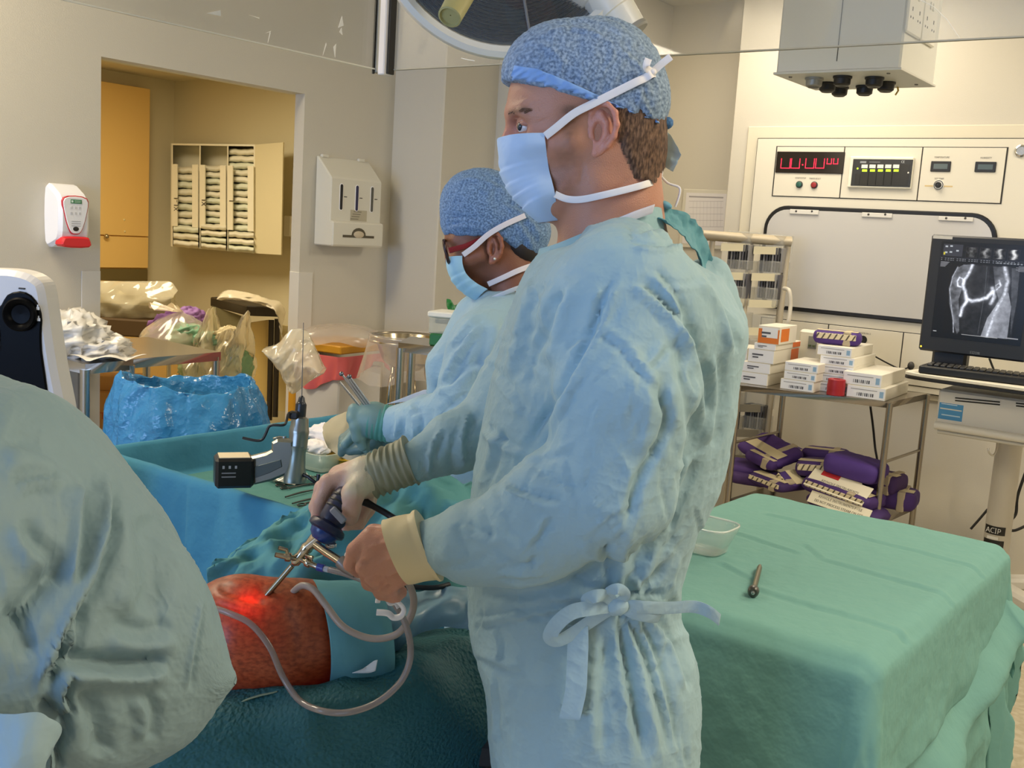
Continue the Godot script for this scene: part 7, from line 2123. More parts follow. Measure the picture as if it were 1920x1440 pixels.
func build_patient() -> void:
	var fr := frame_at(520, 1195, 1.64)
	var t := frame_thing("person", "patient lying under drapes, only the bare orange-brown knee showing", "person", fr)
	var f := Field.new(fr.pt(60, 1420, -0.16) - Vector3(0, 0.03, 0.05), fr.pt(660, 1040, 0.16) + Vector3(0.08, 0.05, 0.05), 0.006)
	f.bone(fr.pt(610, 1192, -0.01), fr.pt(560, 1192, 0.0), 0.078, 0.082, 0.03)
	f.bone(fr.pt(560, 1192, 0.0), fr.pt(470, 1190, 0.01), 0.08, 0.084, 0.03)
	f.bone(fr.pt(470, 1190, 0.01), fr.pt(380, 1215, 0.01), 0.08, 0.066, 0.03)
	f.bone(fr.pt(380, 1215, 0.01), fr.pt(150, 1300, 0.0), 0.066, 0.055, 0.03)
	f.ell(fr.pt(430, 1125, 0.01), Vector3(0.045, 0.03, 0.04), 0.03)
	f.ell(fr.pt(520, 1240, 0.05), Vector3(0.06, 0.04, 0.03), 0.03)
	var mb := MB.new()
	f.nets(mb)
	fold(mb, fr, [[[400, 1105, 450, 1125, 500, 1140], 14, 0.004, 1], [[520, 1130, 545, 1180, 540, 1240], 18, -0.004, 0], [[480, 1100, 500, 1112, 515, 1120], 8, -0.004, 0]])
	var sk := StandardMaterial3D.new()
	sk.albedo_color = col("985530")
	sk.roughness = 0.42
	sk.albedo_texture = noise_tex(0.03, 5, FastNoiseLite.FRACTAL_FBM, 512, 61, ramp([[0.15, "b09a8c"], [0.45, "e0d2c6"], [0.75, "ffffff"]]))
	sk.uv1_triplanar = true
	sk.uv1_scale = Vector3(5, 9, 5)
	sk.backlight_enabled = true
	sk.backlight = Color(0.24, 0.012, 0.005)
	part("knee", mb, sk, t, true)
	# the light of the scope shining through from inside the joint
	var gl := OmniLight3D.new()
	gl.name = "scope_light"
	gl.light_color = Color(1.0, 0.75, 0.6)
	gl.light_energy = 0.065
	gl.light_size = 0.004
	gl.omni_range = 3.0
	gl.shadow_enabled = true
	gl.position = fr.pt(466, 1138, 0.05)
	t.add_child(gl)
	# teal stocking drape round the thigh
	var a := fr.pt(592, 1194, 0.0)
	var rings := []
	for q in [[0.0, 0.0835, 0.0], [0.002, 0.0865, 0.0], [0.03, 0.0865, 0.0], [0.05, 0.086, -0.01], [0.075, 0.085, -0.02], [0.092, 0.083, -0.025], [0.094, 0.07, -0.03]]:
		var ring := PackedVector3Array()
		for k in 48:
			var th := TAU * k / 48.0
			var yy: float = cos(th) * q[1] * (1.0 + 0.015 * sin(th * 3.0 + q[0] * 30.0))
			var zz: float = -sin(th) * q[1]
			ring.append(a + Vector3(q[0] + 0.04 * (zz / 0.086) - 0.004 * (yy / 0.08), yy - q[0] * 0.02, zz + q[2]))
		ring.reverse()
		rings.append(ring)
	part("thigh_drape", MB.new().loft(rings, true, false, true), cloth("5d95a0"), t, true)
	# sheets of the sterile field
	var teal := cloth("568e92")
	var deep := StandardMaterial3D.new()
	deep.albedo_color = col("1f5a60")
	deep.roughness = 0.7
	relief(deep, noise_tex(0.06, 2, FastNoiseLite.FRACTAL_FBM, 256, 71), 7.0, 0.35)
	var back := grid_sheet([
		[[385, 1115, 1.78], [480, 1105, 1.78], [580, 1128, 1.78], [680, 1135, 1.8], [780, 1140, 1.84], [900, 1160, 1.88]],
		[[400, 1080, 1.86], [490, 1062, 1.86], [590, 1062, 1.82], [690, 1060, 1.82], [780, 1068, 1.84], [900, 1090, 1.88]],
		[[425, 1066, 1.98], [520, 1010, 1.95], [600, 985, 1.93], [690, 968, 1.9], [780, 962, 1.92], [900, 985, 1.94]],
		[[445, 1060, 2.1], [520, 1005, 2.1], [590, 960, 2.06], [690, 928, 2.02], [790, 905, 2.03], [900, 930, 2.06]],
		[[455, 1110, 2.16], [530, 1060, 2.16], [610, 1010, 2.14], [690, 990, 2.14], [790, 970, 2.16], [900, 1000, 2.18]]], 9, 0.055, 6.5, 5)
	var bd := thing("patient_drape", "rumpled teal sheet between the instrument table and the knee", "drape", at(640, 1110, 1.85))
	part("sheet", back, teal, bd)
	var front := grid_sheet([
		[[120, 1900, 1.5], [300, 1900, 1.5], [450, 1900, 1.52], [600, 1900, 1.54], [750, 1900, 1.57], [950, 1900, 1.72]],
		[[120, 1600, 1.5], [300, 1600, 1.5], [450, 1600, 1.52], [600, 1600, 1.53], [750, 1600, 1.56], [950, 1600, 1.72]],
		[[120, 1450, 1.5], [300, 1440, 1.5], [450, 1440, 1.5], [600, 1440, 1.51], [750, 1440, 1.56], [950, 1440, 1.72]],
		[[120, 1390, 1.52], [300, 1375, 1.51], [450, 1350, 1.5], [600, 1352, 1.5], [750, 1330, 1.54], [945, 1320, 1.72]],
		[[120, 1340, 1.56], [300, 1330, 1.54], [430, 1310, 1.54], [600, 1300, 1.54], [750, 1262, 1.58], [935, 1240, 1.74]],
		[[120, 1320, 1.66], [300, 1310, 1.64], [420, 1298, 1.64], [600, 1284, 1.66], [760, 1215, 1.7], [930, 1195, 1.8]],
		[[120, 1310, 1.78], [300, 1300, 1.76], [420, 1280, 1.78], [600, 1262, 1.8], [760, 1190, 1.86], [905, 1185, 1.9]]], 9, 0.03, 4.0, 9)
	var fd := thing("table_drape", "dark teal textured drape hanging from the operating table below the knee", "drape", at(600, 1900, 1.55))
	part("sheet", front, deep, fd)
	var pb := grid_sheet([[[395, 1325, 1.56], [430, 1318, 1.56], [470, 1306, 1.56], [515, 1296, 1.56]], [[400, 1345, 1.54], [430, 1328, 1.53], [470, 1312, 1.535], [520, 1298, 1.54]]], 5, 0.002, 20.0, 3)
	solo("absorbent_pad", "pale green pad edge tucked under the knee", "pad", pb, mat("8fa088", 0.85))
	# milky film beside the stocking
	var fs := grid_sheet([
		[[702, 1250, 1.66], [745, 1222, 1.66], [800, 1190, 1.67], [845, 1178, 1.68], [890, 1192, 1.7]],
		[[705, 1190, 1.66], [750, 1170, 1.66], [800, 1155, 1.66], [850, 1150, 1.67], [890, 1150, 1.7]],
		[[700, 1118, 1.7], [750, 1112, 1.72], [800, 1108, 1.72], [850, 1105, 1.73], [890, 1110, 1.75]]], 7, 0.02, 9.0, 14, 0.001)
	solo("adhesive_film", "pale blue translucent film hanging between the thigh drape and the gown", "drape film", fs, clear("86aabf", 0.8, 0.35))
	var cn := grid_sheet([[[660, 1262, 1.55], [690, 1262, 1.55], [704, 1258, 1.55]], [[680, 1255, 1.55], [700, 1240, 1.55], [708, 1238, 1.55]]], 4, 0.0, 9.0, 2)
	solo("tape_corner", "small white tape corner under the thigh drape", "tape", cn, mat("dfe3e6", 0.7))
	# operating table below
	var ot := thing("operating_table", "operating table hidden under the dark teal drape", "operating table", Vector3(at(560, 1300, 1.85).x, 0, at(560, 1300, 1.85).z))
	var oc := at(560, 1330, 1.82)
	part("top", MB.new().cuboid(Vector3(oc.x, 0.74, oc.z), Vector3(0.9, 0.07, 0.3), 0.02, fr.b), mat("26292c", 0.6), ot)
	part("column", MB.new().cuboid(Vector3(oc.x, 0.4, oc.z), Vector3(0.26, 0.64, 0.22), 0.02, fr.b), mat("a9abac", 0.3, 0.7), ot)
	part("foot", MB.new().cuboid(Vector3(oc.x, 0.05, oc.z), Vector3(0.6, 0.1, 0.28), 0.02, fr.b), mat("8d8f90", 0.4, 0.5), ot)
	build_arthroscope()

func build_arthroscope() -> void:
	var t := thing("arthroscope", "steel arthroscope with a navy camera head, its tip in the knee", "arthroscope", at(500, 1115, 1.6))
	var chrome := mat("b7aa93", 0.18, 0.95)
	var navy := mat("1b2140", 0.35)
	var black := mat("15161c", 0.4)
	var A := at(500, 1116, 1.59)
	var hub := at(572, 1030, 1.575)
	var cup := at(606, 1002, 1.565)
	var head0 := at(616, 988, 1.56)
	var head1 := at(655, 926, 1.575)
	part("cannula", MB.new().rod(A + (A - hub).normalized() * 0.03, at(548, 1060, 1.58), 0.0042, 14), mat("8d8470", 0.22, 0.9), t)
	part("valve_body", MB.new().lathe([Vector2(0.004, 0.0), Vector2(0.0075, 0.004), Vector2(0.0085, 0.012), Vector2(0.007, 0.02), Vector2(0.0085, 0.028), Vector2(0.0095, 0.034), Vector2(0.0075, 0.04), Vector2(0.0085, 0.048), Vector2(0.009, 0.058), Vector2(0.007, 0.062)], Transform3D(along(hub - A), at(550, 1058, 1.58)), 20), chrome, t)
	# two stopcocks
	for q in [[560, 1048, 516, 1040, 0], [562, 1048, 598, 1064, 1]]:
		var a := at(q[0], q[1], 1.575)
		var b := at(q[2], q[3], 1.56)
		var sc := part("stopcock", MB.new().tube(PackedVector3Array([a, a.lerp(b, 0.35), a.lerp(b, 0.36), a.lerp(b, 0.55), a.lerp(b, 0.56), b]), [0.004, 0.004, 0.007, 0.007, 0.0042, 0.0036], 14), chrome, t)
		var m := a.lerp(b, 0.45)
		part("tap_lever", MB.new().tube(PackedVector3Array([m, m + Vector3(0, 0.012, 0.004), m + (b - a).normalized() * 0.012 + Vector3(0, 0.013, 0.004)]), 0.0028, 8), chrome, sc)
	part("ocular_tube", MB.new().tube(PackedVector3Array([hub, hub.lerp(cup, 0.5), cup]), [0.0078, 0.0085, 0.0105], 18), chrome, t)
	# light post to the right
	part("light_post", MB.new().tube(path_at([592, 1022, 1.555, 612, 1036, 1.54, 640, 1054, 1.52]), 0.0062, 14), chrome, t)
	part("light_cable_plug", MB.new().tube(path_at([638, 1052, 1.52, 650, 1062, 1.515, 668, 1074, 1.51]), [0.0095, 0.0105, 0.008], 16), mat("8a8078", 0.35, 0.3), t)
	# coupler ring and dome
	var hd := (head1 - head0).normalized()
	var hx := Transform3D(along(hd), cup)
	part("coupler", MB.new().lathe([Vector2(0.002, -0.012), Vector2(0.012, -0.011), Vector2(0.02, -0.004), Vector2(0.0225, 0.004), Vector2(0.0225, 0.012)], hx, 28), mat("26407c", 0.25), t)
	part("focus_ring", MB.new().lathe([Vector2(0.022, 0.003), Vector2(0.0285, 0.006), Vector2(0.0295, 0.011), Vector2(0.0275, 0.016), Vector2(0.02, 0.02)], hx, 12), navy, t)
	part("chrome_clip", MB.new().ball(cup + cam_basis.x * 0.012 - Vector3(0, 0.016, 0), Vector3(0.01, 0.006, 0.008), Basis(), 8, 14), mat("c2c3c6", 0.15, 0.9), t)
	part("camera_head", MB.new().lathe([Vector2(0.018, 0.018), Vector2(0.0205, 0.026), Vector2(0.0215, 0.045), Vector2(0.021, 0.062), Vector2(0.018, 0.072), Vector2(0.01, 0.078), Vector2(0.001, 0.079)], hx, 28), navy, t)
	for k in 3: part("grip_ridge", MB.new().lathe([Vector2(0.0212, 0.04 + k * 0.009), Vector2(0.0224, 0.042 + k * 0.009), Vector2(0.0212, 0.045 + k * 0.009)], hx, 28), black, t)
	part("button_pad", MB.new().cuboid(at(634, 966, 1.545), Vector3(0.011, 0.028, 0.005), 0.002, Basis(cam_basis.x, cam_basis.y, cam_basis.z) * Basis(Vector3.BACK, 0.75)), mat("8c8d92", 0.5), t)
	part("camera_cable", MB.new().tube(spline(path_at([662, 930, 1.6, 690, 944, 1.6, 720, 960, 1.59, 742, 973, 1.58, 775, 985, 1.6, 830, 985, 1.7]), 6), [0.0085, 0.0085, 0.008, 0.0075, 0.007, 0.0065, 0.006, 0.0055, 0.005, 0.005, 0.005, 0.005, 0.005, 0.005, 0.005, 0.005, 0.005, 0.005, 0.005, 0.005, 0.005, 0.005, 0.005, 0.005, 0.005, 0.005, 0.005, 0.005, 0.005, 0.005, 0.005], 12), black, t)
	# tubing
	var grey := mat("a09389", 0.35)
	solo("suction_tube", "thick grey tube arching from the knee and looping under the hand", "tube", MB.new().tube(spline(path_at([548, 1112, 1.6, 566, 1098, 1.585, 588, 1106, 1.57, 612, 1136, 1.55, 645, 1176, 1.53, 695, 1197, 1.52, 742, 1190, 1.51, 768, 1160, 1.5, 776, 1128, 1.5, 768, 1098, 1.5, 752, 1080, 1.48]), 7), 0.0052, 14), grey)
	var ct := clear("9d9089", 0.62, 0.12)
	solo("irrigation_tube", "long clear tube hanging in a loop across the knee to the scope", "tube", MB.new().tube(spline(path_at([395, 1138, 1.56, 430, 1150, 1.545, 470, 1170, 1.54, 505, 1212, 1.535, 530, 1268, 1.53, 560, 1312, 1.51, 600, 1332, 1.48, 650, 1336, 1.47, 705, 1318, 1.47, 750, 1280, 1.47, 769, 1235, 1.47, 765, 1185, 1.475, 742, 1135, 1.48, 705, 1100, 1.49, 655, 1078, 1.52, 618, 1068, 1.545]), 6), 0.0048, 14), ct)
	var lu := thing("luer_connector", "small blue and clear luer joining the tube to the scope", "connector", at(606, 1065, 1.552))
	part("blue_collar", MB.new().rod(at(596, 1063, 1.556), at(608, 1066, 1.552), 0.0058, 14), mat("24358f", 0.3), lu)
	part("clear_sleeve", MB.new().rod(at(607, 1066, 1.552), at(624, 1070, 1.548), 0.0045, 14), clear("d9dee6", 0.6, 0.1), lu)
	var cl := thing("tube_clamp", "small white plastic pinch clamp on the clear tube", "clamp", at(730, 1150, 1.46))
	part("body", MB.new().tube(spline(path_at([708, 1130, 1.455, 711, 1118, 1.455, 721, 1113, 1.455, 736, 1124, 1.455, 749, 1132, 1.455, 757, 1143, 1.455, 752, 1155, 1.455, 738, 1158, 1.455, 727, 1150, 1.455, 706, 1148, 1.455]), 5), 0.0026, 10, true, 1.8), mat("eeedf0", 0.35), cl)
	part("latch", MB.new().tube(spline(path_at([724, 1120, 1.455, 730, 1132, 1.455, 741, 1131, 1.455, 747, 1140, 1.455]), 4), 0.002, 8, true, 1.8), mat("e3e2e6", 0.35), cl)
	solo("cable", "flat black cable lying behind the near hand on the teal sheet", "cable", MB.new().tube(spline(path_at([662, 1102, 1.72, 700, 1098, 1.71, 760, 1100, 1.7, 812, 1102, 1.7, 842, 1096, 1.72]), 5), 0.0045, 10), mat("14181c", 0.4))
	solo("swab", "white folded swab showing behind the near hand's fingers", "swab", crumpled(at(662, 1042, 1.62), Vector3(0.014, 0.008, 0.012), 4, 0.2, 4.0, 10, 16), mat("f0eff0", 0.8))


# ---------------------------------------------------------------- the second person at the instrument table
func build_nurse() -> void:
	var fr := frame_at(930, 600, 2.28)
	var t := frame_thing("person", "shorter woman in a blue cap and red glasses looking down at the instruments", "person", fr)
	var rows := [[545, 905, 1010, 0.0, 0.07], [570, 888, 1050, 0.0, 0.13], [605, 866, 1085, 0.0, 0.18], [680, 850, 1080, 0.0, 0.18], [760, 850, 1060, 0.0, 0.165], [860, 845, 1045, 0.0, 0.155], [960, 835, 1035, 0.0, 0.155], [1100, 835, 1035, 0.0, 0.16], [1500, 830, 1040, 0.0, 0.17]]
	var cuts := []
	for q in rows:
		var l := fr.pt(q[1], q[0])
		var r := fr.pt(q[2], q[0])
		cuts.push_front([(l.y + r.y) * 0.5, (l.x + r.x) * 0.5, q[3], (r.x - l.x) * 0.5, q[4]])
	var f := Field.new(Vector3(-0.32, 0.25, -0.3), Vector3(0.26, 1.46, 0.3), 0.0105)
	f.tower(cuts, 0.02, 2.3)
	f.bone(fr.pt(940, 628, 0.09), fr.pt(910, 655, 0.14), 0.066, 0.076, 0.04)
	f.bone(fr.pt(910, 655, 0.14), fr.pt(862, 770, 0.17), 0.076, 0.06, 0.02)
	f.bone(fr.pt(866, 785, 0.17), fr.pt(800, 790, 0.12), 0.062, 0.055, 0.012)
	f.bone(fr.pt(800, 790, 0.12), fr.pt(728, 797, 0.07), 0.054, 0.036, 0.01)
	f.bone(fr.pt(900, 600, -0.05), fr.pt(848, 690, 0.0), 0.06, 0.055, 0.03)
	f.bone(fr.pt(848, 690, 0.0), fr.pt(830, 735, 0.0), 0.055, 0.035, 0.02)
	var mb := MB.new()
	f.nets(mb)
	rumple(mb, 0.002, 10.0, 13)
	var K := 0.0009
	fold(mb, fr, [
		[[915, 600, 880, 640, 850, 690, 830, 740], 9, 9 * K, 1], [[905, 590, 870, 625, 850, 660], 8, 7 * K, 1], [[925, 610, 905, 650, 895, 690, 905, 740], 8, -10 * K, 0], [[935, 600, 915, 650, 912, 700], 9, 8 * K, 0],
		[[812, 735, 850, 715, 890, 685, 918, 690], 7, 8 * K, 1], [[830, 770, 862, 745, 900, 700], 7, -10 * K, 0], [[840, 760, 880, 720, 905, 695], 7, 7 * K, 0],
		[[745, 765, 752, 790, 742, 830], 6, 7 * K, 1], [[770, 752, 785, 790, 780, 840], 7, 8 * K, 1], [[800, 760, 812, 800, 806, 850], 7, -9 * K, 0], [[815, 770, 832, 810, 840, 860], 8, 8 * K, 1], [[733, 775, 736, 800, 732, 825], 5, -5 * K, 0], [[850, 790, 860, 830, 880, 870], 8, 8 * K, 1],
		[[880, 820, 895, 880, 900, 950], 9, 8 * K, 1], [[960, 560, 950, 600, 948, 640], 5, -5 * K, 0]])
	part("gown", mb, gown_cloth("98b7c6"), t, true)
	# head, bent forward
	var c := fr.pt(925, 440)
	var h := Field.new(c + Vector3(-0.15, -0.19, -0.11), c + Vector3(0.16, 0.16, 0.11), 0.0042)
	h.ell(fr.pt(920, 410), Vector3(0.1, 0.085, 0.075), 0.02)
	h.ell(fr.pt(880, 465), Vector3(0.05, 0.065, 0.058), 0.03)
	h.bone(fr.pt(920, 478), fr.pt(888, 518), 0.05, 0.03, 0.02)
	h.bone(fr.pt(846, 468), fr.pt(845, 492), 0.012, 0.011, 0.012)
	h.bone(fr.pt(876, 515), fr.pt(895, 530), 0.024, 0.02, 0.015)
	for s in [-1.0, 1.0]:
		h.ell(fr.pt(846, 466, 0.034 * s), Vector3(0.012, 0.011, 0.014), 0.012, Basis(), true)
		h.ell(fr.pt(853, 466, 0.032 * s), Vector3.ONE * 0.012, 0.001)
		h.bone(fr.pt(845, 452, 0.01 * s), fr.pt(853, 450, 0.045 * s), 0.008, 0.008, 0.012)
		h.bone(fr.pt(862, 490, 0.045 * s), fr.pt(905, 480, 0.055 * s), 0.012, 0.012, 0.02)
	h.bone(fr.pt(955, 490), fr.pt(968, 560), 0.055, 0.06, 0.03)
	var hm := MB.new()
	h.nets(hm)
	part("head", hm, skin("85553f", 0.48), t, true)
	for s in [1.0, -1.0]:
		var em := MB.new()
		ear(em, func(u: float, v: float, o: float) -> Vector3: return fr.pt(lerpf(917, 945, u) - (1.0 - v) * 2.0, lerpf(494, 436, v), 0.0) + Vector3(0, 0, s * (0.063 + o + u * 0.006)), s)
		part("ear", em, skin("9a6149", 0.45), t, true)
	part("earring", MB.new().ball(fr.pt(928, 485, 0.076), Vector3.ONE * 0.0035, Basis(), 8, 12), mat("f4efe6", 0.1, 0.8), t, true)
	var hr := MB.new().ball(fr.pt(975, 462), Vector3(0.05, 0.035, 0.062), Basis(Vector3.BACK, -0.5), 12, 20)
	part("hair", hr, mat("241a18", 0.6), t, true)
	# cap with a full back
	var cf := Field.new(c + Vector3(-0.15, -0.09, -0.12), c + Vector3(0.15, 0.18, 0.12), 0.0048)
	cf.ell(fr.pt(916, 408), Vector3(0.103, 0.096, 0.085), 0.02)
	cf.ell(fr.pt(895, 370), Vector3(0.07, 0.055, 0.068), 0.03)
	cf.ell(fr.pt(975, 425), Vector3(0.062, 0.066, 0.068), 0.03)
	cf.ell(fr.pt(992, 448), Vector3(0.036, 0.04, 0.05), 0.03)
	var pa := fr.pt(828, 441)
	var pb := fr.pt(935, 442)
	var e := (pb - pa).normalized()
	var cut2 := Vector3(e.y, -e.x, 0).normalized()
	# two cuts: level over the face, slanting down behind the ear
	for zi in cf.nz:
		for yi in cf.ny:
			for xi in cf.nx:
				var p := Vector3(cf.o.x + xi * cf.h, cf.o.y + yi * cf.h, cf.o.z + zi * cf.h)
				var low := pa.y + (p.x - pa.x) * e.y / e.x
				if p.x > pb.x: low = pb.y - (p.x - pb.x) * 0.62
				var s := (low - p.y) * 0.85
				var i := (zi * cf.ny + yi) * cf.nx + xi
				if s > cf.d[i]: cf.d[i] = s
	var cm := MB.new()
	cf.nets(cm)
	rumple(cm, 0.0025, 22.0, 6)
	fold(cm, fr, [[[850, 345, 880, 335, 920, 345, 960, 365], 4, 0.003, 0], [[835, 425, 880, 420, 930, 435], 5, 0.003, 1], [[840, 410, 890, 412, 930, 425], 5, 0.003, 1], [[960, 400, 985, 430, 1010, 470], 7, 0.004, 1], [[940, 380, 985, 400, 1018, 440], 6, 0.004, 1]])
	part("cap", cm, cap_cloth("8aa9cf", 47), t, true)
	# glasses
	for s in [1.0, -1.0]:
		var gl := MB.new()
		var z0: float = 0.074 * s
		gl.tube(PackedVector3Array([fr.pt(842, 470, z0), fr.pt(872, 462, z0), fr.pt(910, 444, z0 * 0.95), fr.pt(925, 446, z0 * 0.92)]), [0.006, 0.0055, 0.0035, 0.003], 8, true, 0.35, Vector3.UP)
		part("temple_arm", gl, mat("7c1a22", 0.3), t, true)
	var lf := MB.new()
	for s in [1.0, -1.0]:
		var ring := PackedVector3Array()
		for k in 25:
			var a := TAU * k / 24.0
			var qq := 1.0 / pow(pow(absf(cos(a)), 4.0) + pow(absf(sin(a)), 4.0), 0.25)
			ring.append(fr.pt(838, 472, 0.036 * s) + Vector3(-0.008 * sin(a), sin(a) * 0.023 * qq, cos(a) * 0.029 * qq))
		lf.tube(ring, 0.0036, 6, false)
	part("lens_rims", lf, mat("2a1416", 0.3), t, true)
	# mask
	var vs := [[0.0, 870, 478, 0.063, 836, 481], [0.25, 871, 494, 0.063, 838, 503], [0.5, 878, 512, 0.058, 848, 528], [0.75, 895, 528, 0.05, 866, 548], [1.0, 916, 540, 0.04, 892, 564]]
	var mm := MB.new().sheet(36, 36, func(u: float, v0: float) -> Vector3:
		var v := 1.0 - v0
		var g := []
		for m in range(1, 6):
			var fl := []
			for q in vs: fl.append_array([q[0], q[m]])
			g.append(curve_of(fl, v))
		var p0 := fr.pt(g[0], g[1], 0.0)
		var p1 := fr.pt(g[3], g[4], 0.0)
		var a := lerpf(-PI * 0.5, PI * 0.5, u)
		var pl := 0.0
		for q in [0.45, 0.62, 0.78]:
			var d: float = (v - q) / 0.04
			pl += 0.003 * d * exp(-d * d)
		return Vector3(lerpf(p0.x, p1.x, pow(maxf(cos(a), 0.0), 0.6)), lerpf(p0.y, p1.y, pow(maxf(cos(a), 0.0), 0.8)), sin(a) * (g[2] + 0.006)) + Vector3(-cos(a), 0, sin(a)) * pl, 0.0012)
	part("mask", mm, mat("a3cfe6", 0.7), t, true)
	var mt := MB.new()
	var over := func(p: Vector3, tt: Vector3) -> Vector3: return Vector3(-tt.y, tt.x, 0).normalized()
	strap(mt, PackedVector3Array([fr.pt(868, 478, 0.072), fr.pt(890, 462, 0.079), fr.pt(915, 440, 0.086), fr.pt(945, 422, 0.09), fr.pt(985, 404, 0.08)]), 0.011, Vector3.ZERO, over)
	strap(mt, PackedVector3Array([fr.pt(915, 533, 0.05), fr.pt(940, 522, 0.066), fr.pt(970, 508, 0.068), fr.pt(1000, 497, 0.05)]), 0.011, Vector3.ZERO, over)
	part("mask_tapes", mt, mat("e2dce0", 0.75), t, true)
	var ne := MB.new()
	strap(ne, PackedVector3Array([fr.pt(918, 562, 0.075), fr.pt(945, 550, 0.09), fr.pt(972, 540, 0.09), fr.pt(1000, 530, 0.07)]), 0.012, Vector3.ZERO, func(p: Vector3, tt: Vector3) -> Vector3: return Vector3(0.1, 0.8, 0.5).normalized())
	part("scrub_edge", ne, mat("d5dae4", 0.8), t, true)
	# near hand in a grey-green glove, holding slim forceps
	var P := func(q: Array) -> Vector3: return fr.pt(q[0], q[1], q[2])
	var g := Field.new(fr.pt(625, 870, -0.06), fr.pt(760, 735, 0.2), 0.0036)
	g.bone(P.call([735, 795, 0.07]), P.call([700, 790, 0.07]), 0.034, 0.036, 0.01)
	g.bone(P.call([700, 785, 0.07]), P.call([672, 780, 0.07]), 0.034, 0.026, 0.02)
	chain(g, P, [[680, 770, 0.075], [664, 768, 0.08], [660, 785, 0.09], [668, 800, 0.095]], 0.0135, 0.010)
	chain(g, P, [[682, 785, 0.085], [666, 800, 0.095], [668, 822, 0.095]], 0.0135, 0.010)
	chain(g, P, [[686, 800, 0.08], [674, 822, 0.085], [680, 838, 0.08]], 0.0135, 0.010)
	chain(g, P, [[690, 808, 0.06], [682, 830, 0.06], [686, 842, 0.05]], 0.0125, 0.0095)
	chain(g, P, [[690, 800, 0.05], [664, 815, 0.05], [648, 832, 0.06]], 0.014, 0.0105)
	var gm := MB.new()
	g.nets(gm)
	part("hand", gm, mat("6f8d8b", 0.5), t, true)
	var c0 := fr.pt(692, 788, 0.07)
	var c1 := fr.pt(733, 795, 0.07)
	var rr := []
	var cx := (c1 - c0).normalized()
	for i in 21:
		var v := i / 20.0
		var ring := PackedVector3Array()
		for k in 36:
			var th := TAU * k / 36.0
			ring.append(c0.lerp(c1, v) + (Vector3(0, 0, 1) * cos(th) + cx.cross(Vector3(0, 0, 1)) * sin(th)) * (0.0385 + 0.001 * sin(v * 30.0) + 0.002 * v))
		rr.append(ring)
	part("glove_cuff", MB.new().loft(rr), mat("4f8f84", 0.5), t, true)
	# far hand, lower, over the wrapper
	var fh := Field.new(fr.pt(610, 880, -0.2), fr.pt(770, 770, 0.03), 0.0042)
	fh.bone(P.call([760, 830, -0.1]), P.call([700, 818, -0.09]), 0.034, 0.03, 0.01)
	for i in 4:
		chain(fh, P, [[700, 806 + i * 7, -0.11 + i * 0.02], [664, 806 + i * 8, -0.11 + i * 0.02], [644, 822 + i * 6, -0.1 + i * 0.02], [640, 838 + i * 4, -0.09 + i * 0.015]], 0.013, 0.009)
	chain(fh, P, [[705, 830, -0.06], [676, 842, -0.04], [656, 846, -0.04]], 0.0135, 0.010)
	var fm := MB.new()
	fh.nets(fm)
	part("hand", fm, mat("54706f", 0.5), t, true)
	# sleeve of the far arm
	part("far_sleeve", MB.new().tube(spline(PackedVector3Array([fr.pt(890, 700, -0.12), fr.pt(835, 800, -0.13), fr.pt(765, 832, -0.1)]), 6), 0.045, 20), gown_cloth("98b7c6"), t, true)
	# slim forceps in the near hand
	var fp := thing("forceps", "bundle of slim steel forceps held upright in the grey glove", "instrument", fr.world(fr.pt(680, 750, 0.09)))
	var st := mat("b9b9ba", 0.2, 0.9)
	for q in [[640, 700, 690, 768], [650, 706, 694, 766], [654, 704, 700, 768], [637, 716, 684, 772]]:
		var a := fr.world(fr.pt(q[0], q[1], 0.09))
		var b := fr.world(fr.pt(q[2], q[3], 0.08))
		part("shaft", MB.new().rod(a, b, 0.0022, 8, 0.0034), st, fp)
	for q in [[640, 701], [655, 706]]: part("jaw_joint", MB.new().ball(fr.world(fr.pt(q[0], q[1], 0.09)), Vector3(0.005, 0.005, 0.005), Basis(), 8, 12), mat("77787a", 0.25, 0.9), fp)
	for s in [-1.0, 1.0]:
		part("clog", MB.new().ball(Vector3(-0.04, 0.05, s * 0.09), Vector3(0.13, 0.05, 0.05), Basis(), 10, 18), mat("3a3f45", 0.5), t, true)
		part("trouser_leg", MB.new().rod(Vector3(0.02, 0.08, s * 0.09), Vector3(0.02, 0.4, s * 0.09), 0.065, 18), mat("4a7f9a", 0.8), t, true)

